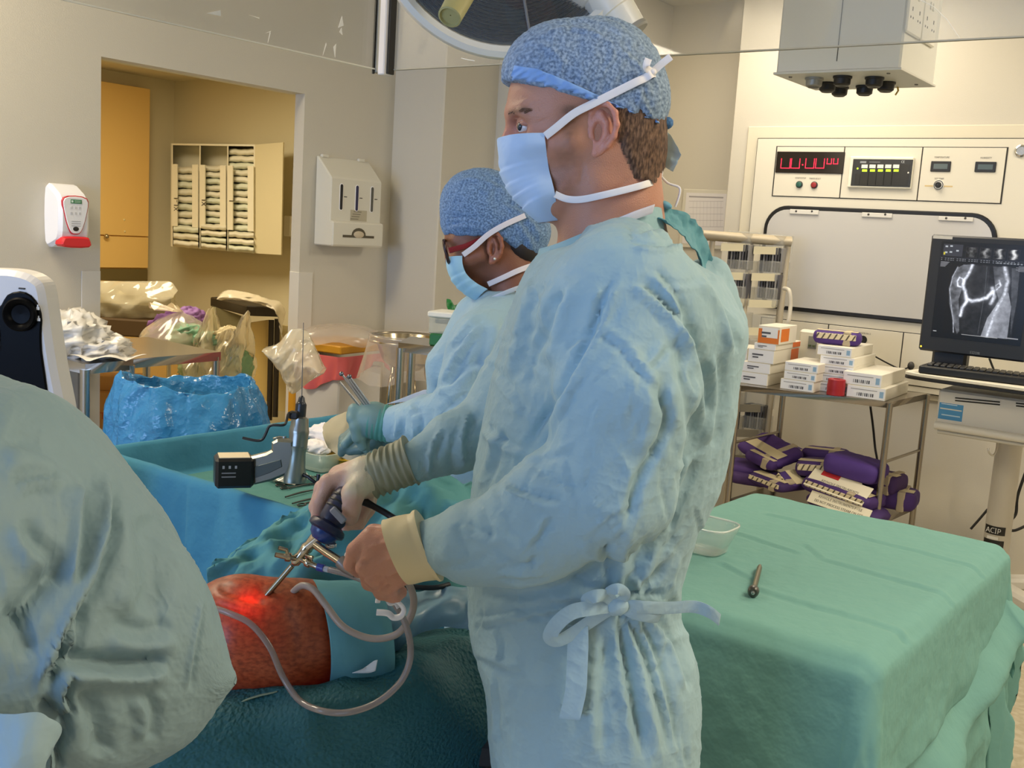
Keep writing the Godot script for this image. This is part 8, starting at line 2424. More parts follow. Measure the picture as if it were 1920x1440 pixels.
# ---------------------------------------------------------------- the gowned person close to the camera at the left
func build_foreground() -> void:
	var fr := frame_at(100, 1100, 0.96)
	var t := frame_thing("person", "gowned person close by at the left edge, only a sleeve and side showing", "person", fr)
	# level cuts across x: [column, upper edge, lower edge, half depth]
	var cols := [[-520, 1000, 1700, 0.02], [-500, 880, 1800, 0.1], [-400, 740, 1850, 0.17], [-250, 690, 1800, 0.2], [-100, 692, 1680, 0.2], [0, 722, 1590, 0.2], [55, 738, 1540, 0.19], [110, 782, 1470, 0.175], [165, 846, 1434, 0.155], [205, 892, 1430, 0.142], [250, 946, 1428, 0.128], [300, 1000, 1418, 0.09], [340, 1046, 1400, 0.066], [372, 1092, 1374, 0.044], [394, 1134, 1346, 0.03], [412, 1188, 1318, 0.02], [426, 1236, 1298, 0.012], [440, 1270, 1282, 0.004]]
	var mb := MB.new()
	var lines := [PackedVector3Array(), PackedVector3Array()]
	for q in cols:
		var p0 := fr.pt(q[0], q[1])
		var p1 := fr.pt(q[0], q[2])
		lines[0].append(Vector3(p0.x, p0.y, q[3]))
		lines[1].append(Vector3(p1.x, p1.y, q[3]))
	var l0 := spline(lines[0], 12)
	var l1 := spline(lines[1], 12)
	var rings := []
	for i in l0.size():
		var ring := PackedVector3Array()
		for k in 190:
			var a := TAU * k / 190.0
			var m := (l0[i] + l1[i]) * 0.5
			var hh := (l0[i] - l1[i]) * 0.5
			var cy := cos(a)
			ring.append(Vector3(m.x, m.y, 0) + Vector3(hh.x, hh.y, 0) * cy + Vector3(0, 0, -sin(a) * l0[i].z))
		ring.reverse()
		rings.append(ring)
	mb.loft(rings)
	rumple(mb, 0.0022, 6.0, 21)
	var K := 0.0008
	fold(mb, fr, [
		[[208, 880, 205, 960, 192, 1030, 172, 1095, 138, 1160, 108, 1225, 72, 1310], 13, 12 * K, 1], [[150, 900, 152, 980, 146, 1050, 140, 1100], 13, 9 * K, 1],
		[[172, 1100, 140, 1175, 110, 1235, 75, 1302], 8, -8 * K, 0], [[140, 1070, 100, 1075, 60, 1125, 10, 1180], 24, -20 * K, 0], [[60, 1230, 30, 1180, 0, 1170], 24, -12 * K, 0], [[158, 1140, 146, 1190, 130, 1235], 9, 10 * K, 1],
		[[100, 1248, 170, 1254, 250, 1256, 320, 1246], 20, 16 * K, 1], [[130, 1265, 120, 1305, 130, 1330, 100, 1350], 9, 13 * K, 1], [[158, 1285, 185, 1350, 195, 1425], 20, -15 * K, 0], [[70, 1310, 110, 1345, 122, 1375, 90, 1405], 12, -14 * K, 0], [[95, 1380, 100, 1410, 104, 1440], 9, 14 * K, 1],
		[[385, 1120, 368, 1200, 352, 1300], 6, 4 * K, 1], [[0, 830, 90, 860, 180, 940], 34, 8 * K, 1], [[20, 910, 70, 900, 110, 905], 10, 6 * K, 1], [[260, 1300, 280, 1340, 270, 1390], 16, 6 * K, 1], [[240, 960, 260, 1060, 250, 1160], 40, 10 * K, 1], [[30, 980, 60, 1030, 110, 1060], 20, 8 * K, 1], [[200, 1180, 270, 1200, 330, 1180], 26, 8 * K, 1]])
	part("gown", mb, gown_cloth("879fa5"), t, true)
	# the lower sleeve end hanging in front
	var n2 := FastNoiseLite.new()
	n2.seed = 4
	n2.frequency = 9.0
	var a0 := [[-120, 1330, 0.16], [-40, 1335, 0.2], [40, 1338, 0.215], [90, 1345, 0.21], [112, 1368, 0.2], [100, 1400, 0.19]]
	var a1 := [[-120, 1600, 0.16], [-40, 1600, 0.2], [30, 1600, 0.21], [70, 1560, 0.21], [95, 1500, 0.2], [104, 1450, 0.19]]
	var top2 := PackedVector3Array()
	var bot2 := PackedVector3Array()
	for q in a0: top2.append(fr.pt(q[0], q[1], q[2]))
	for q in a1: bot2.append(fr.pt(q[0], q[1], q[2]))
	part("sleeve_end", film(spline(bot2, 8), spline(top2, 8), 14, 6, 0.012, Vector3(0, 0.2, 1), 0.003, 8.0, 0.02), gown_cloth("93abb2"), t, true)
	# head, out of the frame to the left
	var hc := fr.pt(-330, 430, -0.05)
	var h := Field.new(hc + Vector3(-0.14, -0.26, -0.13), hc + Vector3(0.14, 0.16, 0.13), 0.0065)
	h.ell(hc, Vector3(0.095, 0.11, 0.078), 0.02)
	h.ell(hc + Vector3(0.05, -0.05, 0), Vector3(0.05, 0.07, 0.058), 0.03)
	h.bone(hc + Vector3(0.098, -0.01, 0), hc + Vector3(0.118, -0.045, 0), 0.009, 0.013, 0.012)
	for s in [-1.0, 1.0]:
		h.ell(hc + Vector3(0.085, 0.0, 0.034 * s), Vector3(0.013, 0.011, 0.015), 0.01, Basis(), true)
		h.ell(hc + Vector3(0.078, 0.0, 0.033 * s), Vector3.ONE * 0.0125, 0.001)
		h.ell(hc + Vector3(-0.01, -0.02, 0.078 * s), Vector3(0.018, 0.03, 0.008), 0.006)
	h.bone(hc + Vector3(-0.03, -0.07, 0), hc + Vector3(-0.03, -0.26, 0), 0.058, 0.07, 0.03)
	var hm := MB.new()
	h.nets(hm)
	part("head", hm, skin("bf8b72", 0.48), t, true)
	var cap := []
	for i in 10:
		var v := i / 9.0
		var ring := PackedVector3Array()
		for k in 32:
			var a := -TAU * k / 32.0
			ring.append(hc + Vector3(cos(a) * 0.105 * cos(v * PI * 0.5) - 0.01, 0.03 + 0.095 * sin(v * PI * 0.5) + cos(a) * 0.012 * (1.0 - v), sin(a) * 0.088 * cos(v * PI * 0.5)))
		cap.append(ring)
	part("cap", MB.new().loft(cap, true, true, false), cap_cloth("7f9cbd", 49), t, true)
	var mk := MB.new().sheet(20, 12, func(u: float, v: float) -> Vector3:
		var a := lerpf(-1.45, 1.45, u)
		return hc + Vector3(0.025 + 0.1 * cos(a) - 0.02 * (1.0 - v), -0.115 + 0.09 * v, -0.075 * sin(a)), 0.0012)
	part("mask", mk, mat("a9c9ea", 0.7), t, true)


# ---------------------------------------------------------------- helpers
func ray(px: float, py: float) -> Vector3:
	return cam_basis * Vector3((px - 960.0) / FOCAL, -(py - 720.0) / FOCAL, -1.0)

func at(px: float, py: float, d: float) -> Vector3:
	return EYE + ray(px, py) * d

func on_x(px: float, py: float, x: float) -> Vector3:
	var r := ray(px, py)
	return EYE + r * ((x - EYE.x) / r.x)

func on_y(px: float, py: float, y: float) -> Vector3:
	var r := ray(px, py)
	return EYE + r * ((y - EYE.y) / r.y)

func on_z(px: float, py: float, z: float) -> Vector3:
	var r := ray(px, py)
	return EYE + r * ((z - EYE.z) / r.z)

func path_at(flat: Array) -> PackedVector3Array:      # [px, py, depth, ...]
	var out := PackedVector3Array()
	for i in range(0, flat.size(), 3):
		out.append(at(flat[i], flat[i + 1], flat[i + 2]))
	return out

var name_count := {}
func numbered(called: String) -> String:
	var k: int = name_count.get(called, 0)
	name_count[called] = k + 1
	return called if k == 0 else "%s_%03d" % [called, k]

func thing(called: String, label: String, category: String, pos := Vector3.ZERO, group := "") -> Node3D:
	var o := Node3D.new()
	o.name = numbered(called)
	add_child(o)
	o.position = pos
	return tag(o, label, category, group)

func tag(o: Node3D, label: String, category: String, group := "") -> Node3D:
	if label: o.set_meta("label", label)
	if category: o.set_meta("category", category)
	if group: o.set_meta("group", group)
	return o

func part(called: String, mb: MB, m: Material, parent: Node3D = null, local := false) -> MeshInstance3D:
	var o := MeshInstance3D.new()
	if parent == null:
		o.name = numbered(called)
		add_child(o)
	else:
		o.name = called
		parent.add_child(o, true)
	if not local and parent != null:
		var x := Transform3D.IDENTITY
		var p: Node = parent
		while p != self:
			x = (p as Node3D).transform * x
			p = p.get_parent()
		mb.move(x.affine_inverse())
	o.mesh = mb.mesh()
	o.material_override = m
	return o

func struct(called: String, mb: MB, m: Material, parent: Node3D = null) -> MeshInstance3D:
	var o := part(called, mb, m, parent)
	if parent == null:
		o.set_meta("kind", "structure")
	return o

func solo(called: String, label: String, category: String, mb: MB, m: Material, group := "") -> MeshInstance3D:
	# a thing that is one mesh, with its origin at the middle of its base
	var b := mb.box()
	var base := Vector3(b.get_center().x, b.position.y, b.get_center().z)
	mb.move(Transform3D(Basis(), -base))
	var o := part(called, mb, m, null, true)
	o.position = base
	tag(o, label, category, group)
	return o

func copy(o: Node3D, called: String, label: String, x: Transform3D, group := "") -> Node3D:
	var c := o.duplicate() as Node3D
	c.name = numbered(called)
	add_child(c)
	c.transform = x
	c.set_meta("label", label)
	if group: c.set_meta("group", group)
	return c

func col(hex: String) -> Color:
	return Color.html(hex)

func mat(hex: String, rough := 0.6, metal := 0.0) -> StandardMaterial3D:
	var key := "%s %s %s" % [hex, rough, metal]
	if not mats.has(key):
		var m := StandardMaterial3D.new()
		m.albedo_color = Color.html(hex)
		m.roughness = rough
		m.metallic = metal
		mats[key] = m
	return mats[key]

func clear(hex: String, alpha: float, rough := 0.15) -> StandardMaterial3D:
	var m := StandardMaterial3D.new()
	var c := Color.html(hex)
	c.a = alpha
	m.albedo_color = c
	m.roughness = rough
	m.transparency = BaseMaterial3D.TRANSPARENCY_ALPHA
	m.cull_mode = BaseMaterial3D.CULL_DISABLED
	return m

func glow(hex: String, energy: float) -> StandardMaterial3D:
	var m := StandardMaterial3D.new()
	m.albedo_color = Color.html(hex)
	m.emission_enabled = true
	m.emission = Color.html(hex)
	m.emission_energy_multiplier = energy
	return m

func noise_tex(freq: float, octaves: int, kind := FastNoiseLite.FRACTAL_FBM, size := 512, sd := 1, ramp: Gradient = null) -> NoiseTexture2D:
	var n := FastNoiseLite.new()
	n.seed = sd
	n.noise_type = FastNoiseLite.TYPE_SIMPLEX_SMOOTH
	n.frequency = freq
	n.fractal_type = kind
	n.fractal_octaves = octaves
	var t := NoiseTexture2D.new()
	t.width = size
	t.height = size
	t.seamless = true
	t.noise = n
	if ramp: t.color_ramp = ramp
	return t

func ramp(stops: Array) -> Gradient:
	var g := Gradient.new()
	var off := PackedFloat32Array()
	var cs := PackedColorArray()
	for s in stops:
		off.append(s[0])
		cs.append(Color.html(s[1]))
	g.offsets = off
	g.colors = cs
	return g

func relief(m: StandardMaterial3D, tex: Texture2D, per_metre: float, cm: float) -> StandardMaterial3D:
	m.heightmap_enabled = true
	m.heightmap_texture = tex
	m.heightmap_scale = cm
	m.uv1_triplanar = true
	m.uv1_scale = Vector3.ONE * per_metre
	return m

func tinted(m: StandardMaterial3D, tex: Texture2D, per_metre: float) -> StandardMaterial3D:
	m.albedo_texture = tex
	m.uv1_triplanar = true
	m.uv1_scale = Vector3.ONE * per_metre
	return m

func facing(n: Vector3, up := Vector3.UP) -> Basis:      # z axis along n
	var z := n.normalized()
	var x := up.cross(z).normalized()
	return Basis(x, z.cross(x), z)

func along(d: Vector3, hint := Vector3(0.3, 0.2, 0.9)) -> Basis:      # y axis along d
	var y := d.normalized()
	var x := hint.cross(y).normalized() if absf(hint.normalized().dot(y)) < 0.98 else Vector3.RIGHT.cross(y).normalized()
	return Basis(x, y, x.cross(y))

func lettering(txt: String, height: float, m: Material, parent: Node3D, origin: Vector3, b: Basis, called := "lettering", depth := 0.0006) -> MeshInstance3D:
	var t := TextMesh.new()
	var f := SystemFont.new()
	f.font_names = PackedStringArray(["Droid Sans"])
	t.font = f
	t.text = txt
	t.font_size = 32
	t.pixel_size = height / 24.0
	t.depth = depth
	t.curve_step = 4.0
	var o := MeshInstance3D.new()
	o.name = called
	o.mesh = t
	o.material_override = m
	parent.add_child(o, true)
	var x := Transform3D.IDENTITY
	var p: Node = parent
	while p != self:
		x = (p as Node3D).transform * x
		p = p.get_parent()
	o.transform = x.affine_inverse() * Transform3D(b, origin)
	return o

func spline(pts: PackedVector3Array, n: int) -> PackedVector3Array:      # Catmull-Rom, n samples per span
	var out := PackedVector3Array()
	for i in pts.size() - 1:
		var p0 := pts[maxi(i - 1, 0)]
		var p3 := pts[mini(i + 2, pts.size() - 1)]
		for k in n:
			out.append(pts[i].cubic_interpolate(pts[i + 1], p0, p3, float(k) / n))
	out.append(pts[pts.size() - 1])
	return out

func spline2(pts: PackedVector2Array, n: int, closed := true) -> PackedVector2Array:
	var out := PackedVector2Array()
	var c := pts.size()
	for i in (c if closed else c - 1):
		var a := pts[posmod(i - 1, c)] if closed else pts[maxi(i - 1, 0)]
		var d := pts[(i + 2) % c] if closed else pts[mini(i + 2, c - 1)]
		for k in n:
			out.append(pts[i].cubic_interpolate(pts[(i + 1) % c], a, d, float(k) / n))
	if not closed: out.append(pts[c - 1])
	return out

func xy(flat: Array) -> PackedVector2Array:
	var out := PackedVector2Array()
	for i in range(0, flat.size(), 2):
		out.append(Vector2(flat[i], flat[i + 1]))
	return out

func curve_of(flat: Array, t: float) -> float:      # [t0, v0, t1, v1, ...] with smooth joins
	if t <= flat[0]: return flat[1]
	for i in range(0, flat.size() - 2, 2):
		if t <= flat[i + 2]:
			var k: float = (t - flat[i]) / (flat[i + 2] - flat[i])
			var pre: float = flat[maxi(i - 1, 1)]
			var post: float = flat[mini(i + 5, flat.size() - 1)]
			return cubic_interpolate(flat[i + 1], flat[i + 3], pre, post, k)
	return flat[flat.size() - 1]


class MB:      # a mesh being built, triangles wound counter-clockwise until it is committed
	var v := PackedVector3Array()
	var uv := PackedVector2Array()
	var color := PackedColorArray()
	var ix := PackedInt32Array()

	func box() -> AABB:
		var b := AABB(v[0], Vector3.ZERO)
		for p in v: b = b.expand(p)
		return b

	func move(x: Transform3D) -> void:
		v = x * v

	func tri(a: Vector3, b: Vector3, c: Vector3) -> void:
		var n := v.size()
		v.append_array(PackedVector3Array([a, b, c]))
		ix.append_array(PackedInt32Array([n, n + 1, n + 2]))

	func poly(pts: Array, out_from: Vector3) -> void:      # a flat convex face turned away from a point
		var n := v.size()
		var mid := Vector3.ZERO
		for p in pts: mid += p
		mid /= pts.size()
		var nor: Vector3 = (pts[1] - pts[0]).cross(pts[2] - pts[0])
		if nor.dot(mid - out_from) < 0.0: pts.reverse()
		for p in pts: v.append(p)
		for k in range(1, pts.size() - 1):
			ix.append_array(PackedInt32Array([n, n + k, n + k + 1]))

	func quad(a: Vector3, b: Vector3, c: Vector3, d: Vector3, with_uv := false) -> void:
		var n := v.size()
		v.append_array(PackedVector3Array([a, b, c, d]))
		if with_uv:
			uv.append_array(PackedVector2Array([Vector2(0, 1), Vector2(1, 1), Vector2(1, 0), Vector2(0, 0)]))
		ix.append_array(PackedInt32Array([n, n + 1, n + 2, n, n + 2, n + 3]))

	func cuboid(c: Vector3, s: Vector3, bev := 0.003, b := Basis()) -> MB:
		var h := s * 0.5
		bev = minf(bev, minf(h.x, minf(h.y, h.z)) * 0.9)
		var pt := func(sg: Vector3, axis: int) -> Vector3:
			var p := Vector3(sg.x * (h.x - bev), sg.y * (h.y - bev), sg.z * (h.z - bev))
			p[axis] = sg[axis] * h[axis]
			return c + b * p
		var signs := [-1.0, 1.0]
		for ax in 3:
			var u := (ax + 1) % 3
			var w := (ax + 2) % 3
			for s0 in signs:
				var q := []
				for e in [[-1, -1], [1, -1], [1, 1], [-1, 1]]:
					var sg := Vector3.ZERO
					sg[ax] = s0
					sg[u] = e[0]
					sg[w] = e[1]
					q.append(pt.call(sg, ax))
				poly(q, c)
				if bev > 0.0:
					for s1 in signs:      # the chamfer between faces ax and u
						var lo := Vector3.ZERO
						lo[ax] = s0
						lo[u] = s1
						lo[w] = -1.0
						var hi := lo
						hi[w] = 1.0
						poly([pt.call(lo, ax), pt.call(hi, ax), pt.call(hi, u), pt.call(lo, u)], c)
		if bev > 0.0:
			for sx in signs:
				for sy in signs:
					for sz in signs:
						var sg := Vector3(sx, sy, sz)
						poly([pt.call(sg, 0), pt.call(sg, 1), pt.call(sg, 2)], c)
		return self

	func span(lo: Vector3, hi: Vector3, bev := 0.003) -> MB:
		return cuboid((lo + hi) * 0.5, (hi - lo).abs(), bev)

	func ring_strip(first: int, second: int, n: int, closed: bool) -> void:
		for k in (n if closed else n - 1):
			var k2 := (k + 1) % n
			ix.append_array(PackedInt32Array([first + k, first + k2, second + k2, first + k, second + k2, second + k]))

	func loft(rings: Array, closed := true, cap0 := true, cap1 := true) -> MB:
		var base := v.size()
		var n: int = rings[0].size()
		for r in rings: v.append_array(r)
		for i in rings.size() - 1:
			ring_strip(base + i * n, base + (i + 1) * n, n, closed)
		if cap0: fan(rings[0], true)
		if cap1: fan(rings[rings.size() - 1], false)
		return self

	func fan(r: PackedVector3Array, back: bool) -> void:
		var mid := Vector3.ZERO
		for p in r: mid += p
		mid /= r.size()
		var n := v.size()
		v.append(mid)
		v.append_array(r)
		for k in r.size():
			var a := n + 1 + k
			var c := n + 1 + (k + 1) % r.size()
			ix.append_array(PackedInt32Array([n, c, a] if back else [n, a, c]))

	func tube(pts: PackedVector3Array, radii, sides := 8, cap := true, flat := 1.0, up := Vector3.ZERO) -> MB:
		var rings := []
		var t0 := (pts[1] - pts[0]).normalized()
		var x := up if up != Vector3.ZERO else (Vector3.UP if absf(t0.y) < 0.9 else Vector3.RIGHT)
		x = (x - t0 * x.dot(t0)).normalized()
		for i in pts.size():
			var t := (pts[mini(i + 1, pts.size() - 1)] - pts[maxi(i - 1, 0)]).normalized()
			if up != Vector3.ZERO: x = up
			x = (x - t * x.dot(t)).normalized()
			var y := t.cross(x)
			var r: float = radii if radii is float else radii[i]
			var ring := PackedVector3Array()
			for k in sides:
				var a := TAU * k / sides
				ring.append(pts[i] + x * (cos(a) * r) + y * (sin(a) * r * flat))
			rings.append(ring)
		return loft(rings, true, cap, cap)

	func rod(a: Vector3, b: Vector3, r: float, sides := 12, r2 := -1.0) -> MB:
		return tube(PackedVector3Array([a, b]), [r, r if r2 < 0.0 else r2], sides)

	func lathe(prof: Array, x: Transform3D, sides := 24, sx := 1.0, sz := 1.0) -> MB:      # prof: Vector2(radius, height) from the bottom up
		var ring := func(p: Vector2) -> PackedVector3Array:
			var out := PackedVector3Array()
			for k in sides:
				var a := -TAU * k / sides
				out.append(x * Vector3(cos(a) * p.x * sx, p.y, sin(a) * p.x * sz))
			return out
		for i in prof.size() - 1:      # runs with soft joins share their rings
			var p: Vector2 = prof[i]
			var q: Vector2 = prof[i + 1]
			var soft: bool = i > 0 and absf((p - prof[i - 1]).angle_to(q - p)) < 0.7
			if not soft: v.append_array(ring.call(p))
			v.append_array(ring.call(q))
			ring_strip(v.size() - 2 * sides, v.size() - sides, sides, true)
		return self

	func prism(outline: PackedVector2Array, depth: float, x: Transform3D, bev := 0.0) -> MB:      # outline in x, y; extruded along +z
		if Geometry2D.is_polygon_clockwise(outline): outline.reverse()
		var n := outline.size()
		var inner := PackedVector2Array()
		for i in n:
			var a := (outline[i] - outline[posmod(i - 1, n)]).normalized()
			var c := (outline[(i + 1) % n] - outline[i]).normalized()
			var nn := Vector2(-a.y - c.y, a.x + c.x)
			inner.append(outline[i] + nn.normalized() * bev)
		var t := Geometry2D.triangulate_polygon(inner)
		for side in 2:
			var b := v.size()
			var z := depth if side else 0.0
			for p in inner: v.append(x * Vector3(p.x, p.y, z))
			for i in range(0, t.size(), 3):
				var q := [b + t[i], b + t[i + 1], b + t[i + 2]]
				var up := (inner[t[i + 1]] - inner[t[i]]).cross(inner[t[i + 2]] - inner[t[i]]) > 0.0
				if up != (side == 1): q.reverse()
				ix.append_array(PackedInt32Array(q))
		var steps := [[inner, 0.0], [outline, bev], [outline, depth - bev], [inner, depth]] if bev > 0.0 else [[outline, 0.0], [outline, depth]]
		for k in steps.size() - 1:
			for i in n:
				var j := (i + 1) % n
				var a: Vector2 = steps[k][0][i]
				var c: Vector2 = steps[k][0][j]
				var d: Vector2 = steps[k + 1][0][j]
				var e: Vector2 = steps[k + 1][0][i]
				quad(x * Vector3(a.x, a.y, steps[k][1]), x * Vector3(c.x, c.y, steps[k][1]), x * Vector3(d.x, d.y, steps[k + 1][1]), x * Vector3(e.x, e.y, steps[k + 1][1]))
		return self

	func ball(c: Vector3, r: Vector3, b := Basis(), rings := 10, sides := 16) -> MB:
		var rows := []
		for i in rings + 1:
			var th := PI * i / rings
			var row := PackedVector3Array()
			for k in sides:
				var a := -TAU * k / sides
				row.append(c + b * Vector3(r.x * sin(th) * cos(a), -r.y * cos(th), r.z * sin(th) * sin(a)))
			rows.append(row)
		return loft(rows, true, false, false)

	func sheet(nu: int, nv: int, f: Callable, th := 0.0) -> MB:      # f(u, v) with u, v in 0..1
		var b := v.size()
		for j in nv + 1:
			for i in nu + 1:
				v.append(f.call(float(i) / nu, float(j) / nv))
		var w := nu + 1
		var first := ix.size()
		for j in nv:
			for i in nu:
				var a := b + j * w + i
				ix.append_array(PackedInt32Array([a, a + 1, a + w + 1, a, a + w + 1, a + w]))
		if th > 0.0:
			var nor := normals(first)
			var m := (nu + 1) * (nv + 1)
			for i in m: v.append(v[b + i] - nor[b + i] * th)
			var last := ix.size()
			for i in range(first, last, 3):
				ix.append_array(PackedInt32Array([ix[i] + m, ix[i + 2] + m, ix[i + 1] + m]))
			var edge := []
			for i in nu: edge.append([b + i + 1, b + i])
			for i in nu: edge.append([b + nv * w + i, b + nv * w + i + 1])
			for j in nv: edge.append([b + j * w, b + (j + 1) * w])
			for j in nv: edge.append([b + (j + 1) * w + nu, b + j * w + nu])
			for e in edge:
				ix.append_array(PackedInt32Array([e[0], e[1], e[1] + m, e[0], e[1] + m, e[0] + m]))
		return self

	func normals(first := 0) -> PackedVector3Array:
		var nor := PackedVector3Array()
		nor.resize(v.size())
		for i in range(first, ix.size(), 3):
			var a := v[ix[i]]
			var n := (v[ix[i + 1]] - a).cross(v[ix[i + 2]] - a)
			nor[ix[i]] += n
			nor[ix[i + 1]] += n
			nor[ix[i + 2]] += n
		for i in nor.size():
			var l := nor[i].length()
			nor[i] = nor[i] / l if l > 1e-20 else Vector3.UP
		return nor

	func add(o: MB) -> MB:
		var b := v.size()
		v.append_array(o.v)
		for i in o.ix: ix.append(i + b)
		return self

	func mesh() -> ArrayMesh:
		var arr := []
		arr.resize(Mesh.ARRAY_MAX)
		arr[Mesh.ARRAY_VERTEX] = v
		arr[Mesh.ARRAY_NORMAL] = normals()
		if uv.size() == v.size(): arr[Mesh.ARRAY_TEX_UV] = uv
		if color.size() == v.size(): arr[Mesh.ARRAY_COLOR] = color
		var f := PackedInt32Array()
		f.resize(ix.size())
		for i in range(0, ix.size(), 3):
			f[i] = ix[i]
			f[i + 1] = ix[i + 2]
			f[i + 2] = ix[i + 1]
		arr[Mesh.ARRAY_INDEX] = f
		var m := ArrayMesh.new()
		m.add_surface_from_arrays(Mesh.PRIMITIVE_TRIANGLES, arr)
		return m


class Field:      # a distance field on a grid, meshed as surface nets
	var o: Vector3
	var h: float
	var nx: int
	var ny: int
	var nz: int
	var d := PackedFloat32Array()

	func _init(lo: Vector3, hi: Vector3, cell: float) -> void:
		o = lo
		h = cell
		nx = int((hi.x - lo.x) / cell) + 2
		ny = int((hi.y - lo.y) / cell) + 2
		nz = int((hi.z - lo.z) / cell) + 2
		d.resize(nx * ny * nz)
		d.fill(1.0)

	func range_of(lo: Vector3, hi: Vector3) -> Array:
		return [clampi(int((lo.x - o.x) / h), 0, nx - 1), clampi(int((lo.y - o.y) / h), 0, ny - 1), clampi(int((lo.z - o.z) / h), 0, nz - 1),
			clampi(int((hi.x - o.x) / h) + 2, 0, nx), clampi(int((hi.y - o.y) / h) + 2, 0, ny), clampi(int((hi.z - o.z) / h) + 2, 0, nz)]

	# a tapered capsule from a to b; flat squeezes it along the axis sq (1 = round)
	func bone(a: Vector3, b: Vector3, ra: float, rb: float, k := 0.02, cut := false, sq := Vector3.ZERO, flat := 1.0) -> Field:
		var m := maxf(ra, rb) * maxf(1.0, flat) + k + 2.5 * h
		var r := range_of(a.min(b) - Vector3.ONE * m, a.max(b) + Vector3.ONE * m)
		var ab := b - a
		var inv := 1.0 / maxf(ab.dot(ab), 1e-9)
		var dr := rb - ra
		var squeeze := sq != Vector3.ZERO
		for z in range(r[2], r[5]):
			for y in range(r[1], r[4]):
				var i: int = (z * ny + y) * nx + int(r[0])
				for x in range(r[0], r[3]):
					var p := Vector3(o.x + x * h, o.y + y * h, o.z + z * h)
					var t := clampf((p - a).dot(ab) * inv, 0.0, 1.0)
					var q := p - a - ab * t
					if squeeze:
						q += sq * (q.dot(sq) * (1.0 / flat - 1.0))
					var s := q.length() - (ra + dr * t)
					var e := d[i]
					if cut:
						s = -s
						var w := maxf(k - absf(s - e), 0.0)
						d[i] = maxf(s, e) + w * w * 0.25 / k
					else:
						var w := maxf(k - absf(s - e), 0.0)
						d[i] = minf(s, e) - w * w * 0.25 / k
					i += 1
		return self

	func ell(c: Vector3, rad: Vector3, k := 0.02, b := Basis(), cut := false) -> Field:
		var m := maxf(rad.x, maxf(rad.y, rad.z)) + k + 2.5 * h
		var r := range_of(c - Vector3.ONE * m, c + Vector3.ONE * m)
		var bt := b.transposed()
		var least := minf(rad.x, minf(rad.y, rad.z))
		for z in range(r[2], r[5]):
			for y in range(r[1], r[4]):
				var i: int = (z * ny + y) * nx + int(r[0])
				for x in range(r[0], r[3]):
					var q := bt * (Vector3(o.x + x * h, o.y + y * h, o.z + z * h) - c)
					var k0 := (q / rad).length()
					var k1 := (q / (rad * rad)).length()
					var s := k0 * (k0 - 1.0) / k1 if k1 > 1e-6 else -least
					var e := d[i]
					if cut:
						s = -s
						var w := maxf(k - absf(s - e), 0.0)
						d[i] = maxf(s, e) + w * w * 0.25 / k
					else:
						var w := maxf(k - absf(s - e), 0.0)
						d[i] = minf(s, e) - w * w * 0.25 / k
					i += 1
		return self

	# keeps what lies behind a plane (where n.p < n.c)
	func keep_below(c: Vector3, n: Vector3) -> Field:
		for z in nz:
			for y in ny:
				var i: int = (z * ny + y) * nx
				for x in nx:
					var s := n.dot(Vector3(o.x + x * h, o.y + y * h, o.z + z * h) - c)
					if s > d[i]: d[i] = s
					i += 1
		return self

	# an upright body whose level cuts are ellipses: cuts = [height, centre x, centre z, half x, half z] from the bottom up, bent round corners by power
	func tower(cuts: Array, k := 0.03, power := 2.0) -> Field:
		for y in ny:
			var py := o.y + y * h
			var n := cuts.size()
			if py < cuts[0][0] - k or py > cuts[n - 1][0] + k: continue
			var j := 0
			while j < n - 2 and cuts[j + 1][0] < py: j += 1
			var t := clampf((py - cuts[j][0]) / (cuts[j + 1][0] - cuts[j][0]), 0.0, 1.0)
			var g := []
			for m in range(1, 5):
				g.append(cubic_interpolate(cuts[j][m], cuts[j + 1][m], cuts[maxi(j - 1, 0)][m], cuts[mini(j + 2, n - 1)][m], t))
			var above := maxf(py - cuts[n - 1][0], cuts[0][0] - py)
			var r := range_of(Vector3(g[0] - g[2] - k - 3 * h, py, g[1] - g[3] - k - 3 * h), Vector3(g[0] + g[2] + k + 3 * h, py, g[1] + g[3] + k + 3 * h))
			var least := minf(g[2], g[3])
			var cx: float = g[0]
			var cz: float = g[1]
			var hx: float = g[2]
			var hz: float = g[3]
			for z in range(r[2], r[5]):
				var i: int = (z * ny + y) * nx + int(r[0])
				var qz := absf(o.z + z * h - cz) / hz
				var qzp := pow(qz, power)
				for x in range(r[0], r[3]):
					var qx := absf(o.x + x * h - cx) / hx
					var s := (pow(pow(qx, power) + qzp, 1.0 / power) - 1.0) * least
					s = maxf(s, above)
					var e := d[i]
					var w := maxf(k - absf(s - e), 0.0)
					d[i] = minf(s, e) - w * w * 0.25 / k
					i += 1
		return self

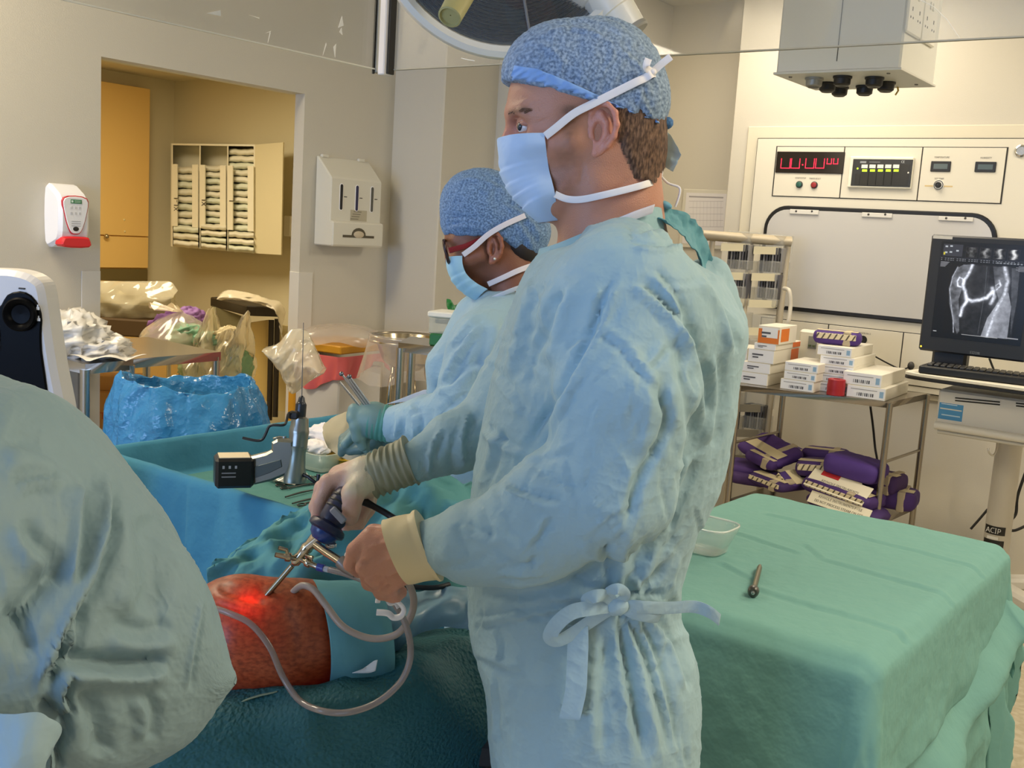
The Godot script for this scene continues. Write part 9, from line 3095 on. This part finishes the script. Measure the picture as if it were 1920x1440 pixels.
	func nets(mb: MB) -> MB:
		var base := mb.v.size()
		var where := PackedInt32Array()
		where.resize(nx * ny * nz)
		where.fill(-1)
		var sx := 1
		var sy := nx
		var sz := nx * ny
		var lim := 3.0 * h
		var cells := PackedInt32Array()
		for z in nz - 1:
			for y in ny - 1:
				var i := z * sz + y * sy
				for x in nx - 1:
					var c0 := d[i]
					if c0 > lim or c0 < -lim:
						i += 1
						continue
					var c1 := d[i + 1]
					var c2 := d[i + sy]
					var c3 := d[i + sy + 1]
					var c4 := d[i + sz]
					var c5 := d[i + sz + 1]
					var c6 := d[i + sz + sy]
					var c7 := d[i + sz + sy + 1]
					var neg := int(c0 < 0) + int(c1 < 0) + int(c2 < 0) + int(c3 < 0) + int(c4 < 0) + int(c5 < 0) + int(c6 < 0) + int(c7 < 0)
					if neg == 0 or neg == 8:
						i += 1
						continue
					var p := Vector3.ZERO
					var n := 0
					if (c0 < 0) != (c1 < 0): p += Vector3(c0 / (c0 - c1), 0, 0); n += 1
					if (c2 < 0) != (c3 < 0): p += Vector3(c2 / (c2 - c3), 1, 0); n += 1
					if (c4 < 0) != (c5 < 0): p += Vector3(c4 / (c4 - c5), 0, 1); n += 1
					if (c6 < 0) != (c7 < 0): p += Vector3(c6 / (c6 - c7), 1, 1); n += 1
					if (c0 < 0) != (c2 < 0): p += Vector3(0, c0 / (c0 - c2), 0); n += 1
					if (c1 < 0) != (c3 < 0): p += Vector3(1, c1 / (c1 - c3), 0); n += 1
					if (c4 < 0) != (c6 < 0): p += Vector3(0, c4 / (c4 - c6), 1); n += 1
					if (c5 < 0) != (c7 < 0): p += Vector3(1, c5 / (c5 - c7), 1); n += 1
					if (c0 < 0) != (c4 < 0): p += Vector3(0, 0, c0 / (c0 - c4)); n += 1
					if (c1 < 0) != (c5 < 0): p += Vector3(1, 0, c1 / (c1 - c5)); n += 1
					if (c2 < 0) != (c6 < 0): p += Vector3(0, 1, c2 / (c2 - c6)); n += 1
					if (c3 < 0) != (c7 < 0): p += Vector3(1, 1, c3 / (c3 - c7)); n += 1
					where[i] = mb.v.size()
					cells.append(i)
					mb.v.append(o + (Vector3(x, y, z) + p / n) * h)
					i += 1
		for i in cells:
			var in0 := d[i] < 0
			for ax in 3:
				var s := sx if ax == 0 else sy if ax == 1 else sz
				if in0 == (d[i + s] < 0): continue
				var u := sy if ax == 0 else sz if ax == 1 else sx
				var w := sz if ax == 0 else sx if ax == 1 else sy
				if i - u - w < 0: continue
				var a := where[i]
				var b := where[i - u]
				var c := where[i - u - w]
				var e := where[i - w]
				if b < 0 or c < 0 or e < 0: continue
				if in0: mb.ix.append_array(PackedInt32Array([a, b, c, a, c, e]))
				else: mb.ix.append_array(PackedInt32Array([a, c, b, a, e, c]))
		return mb
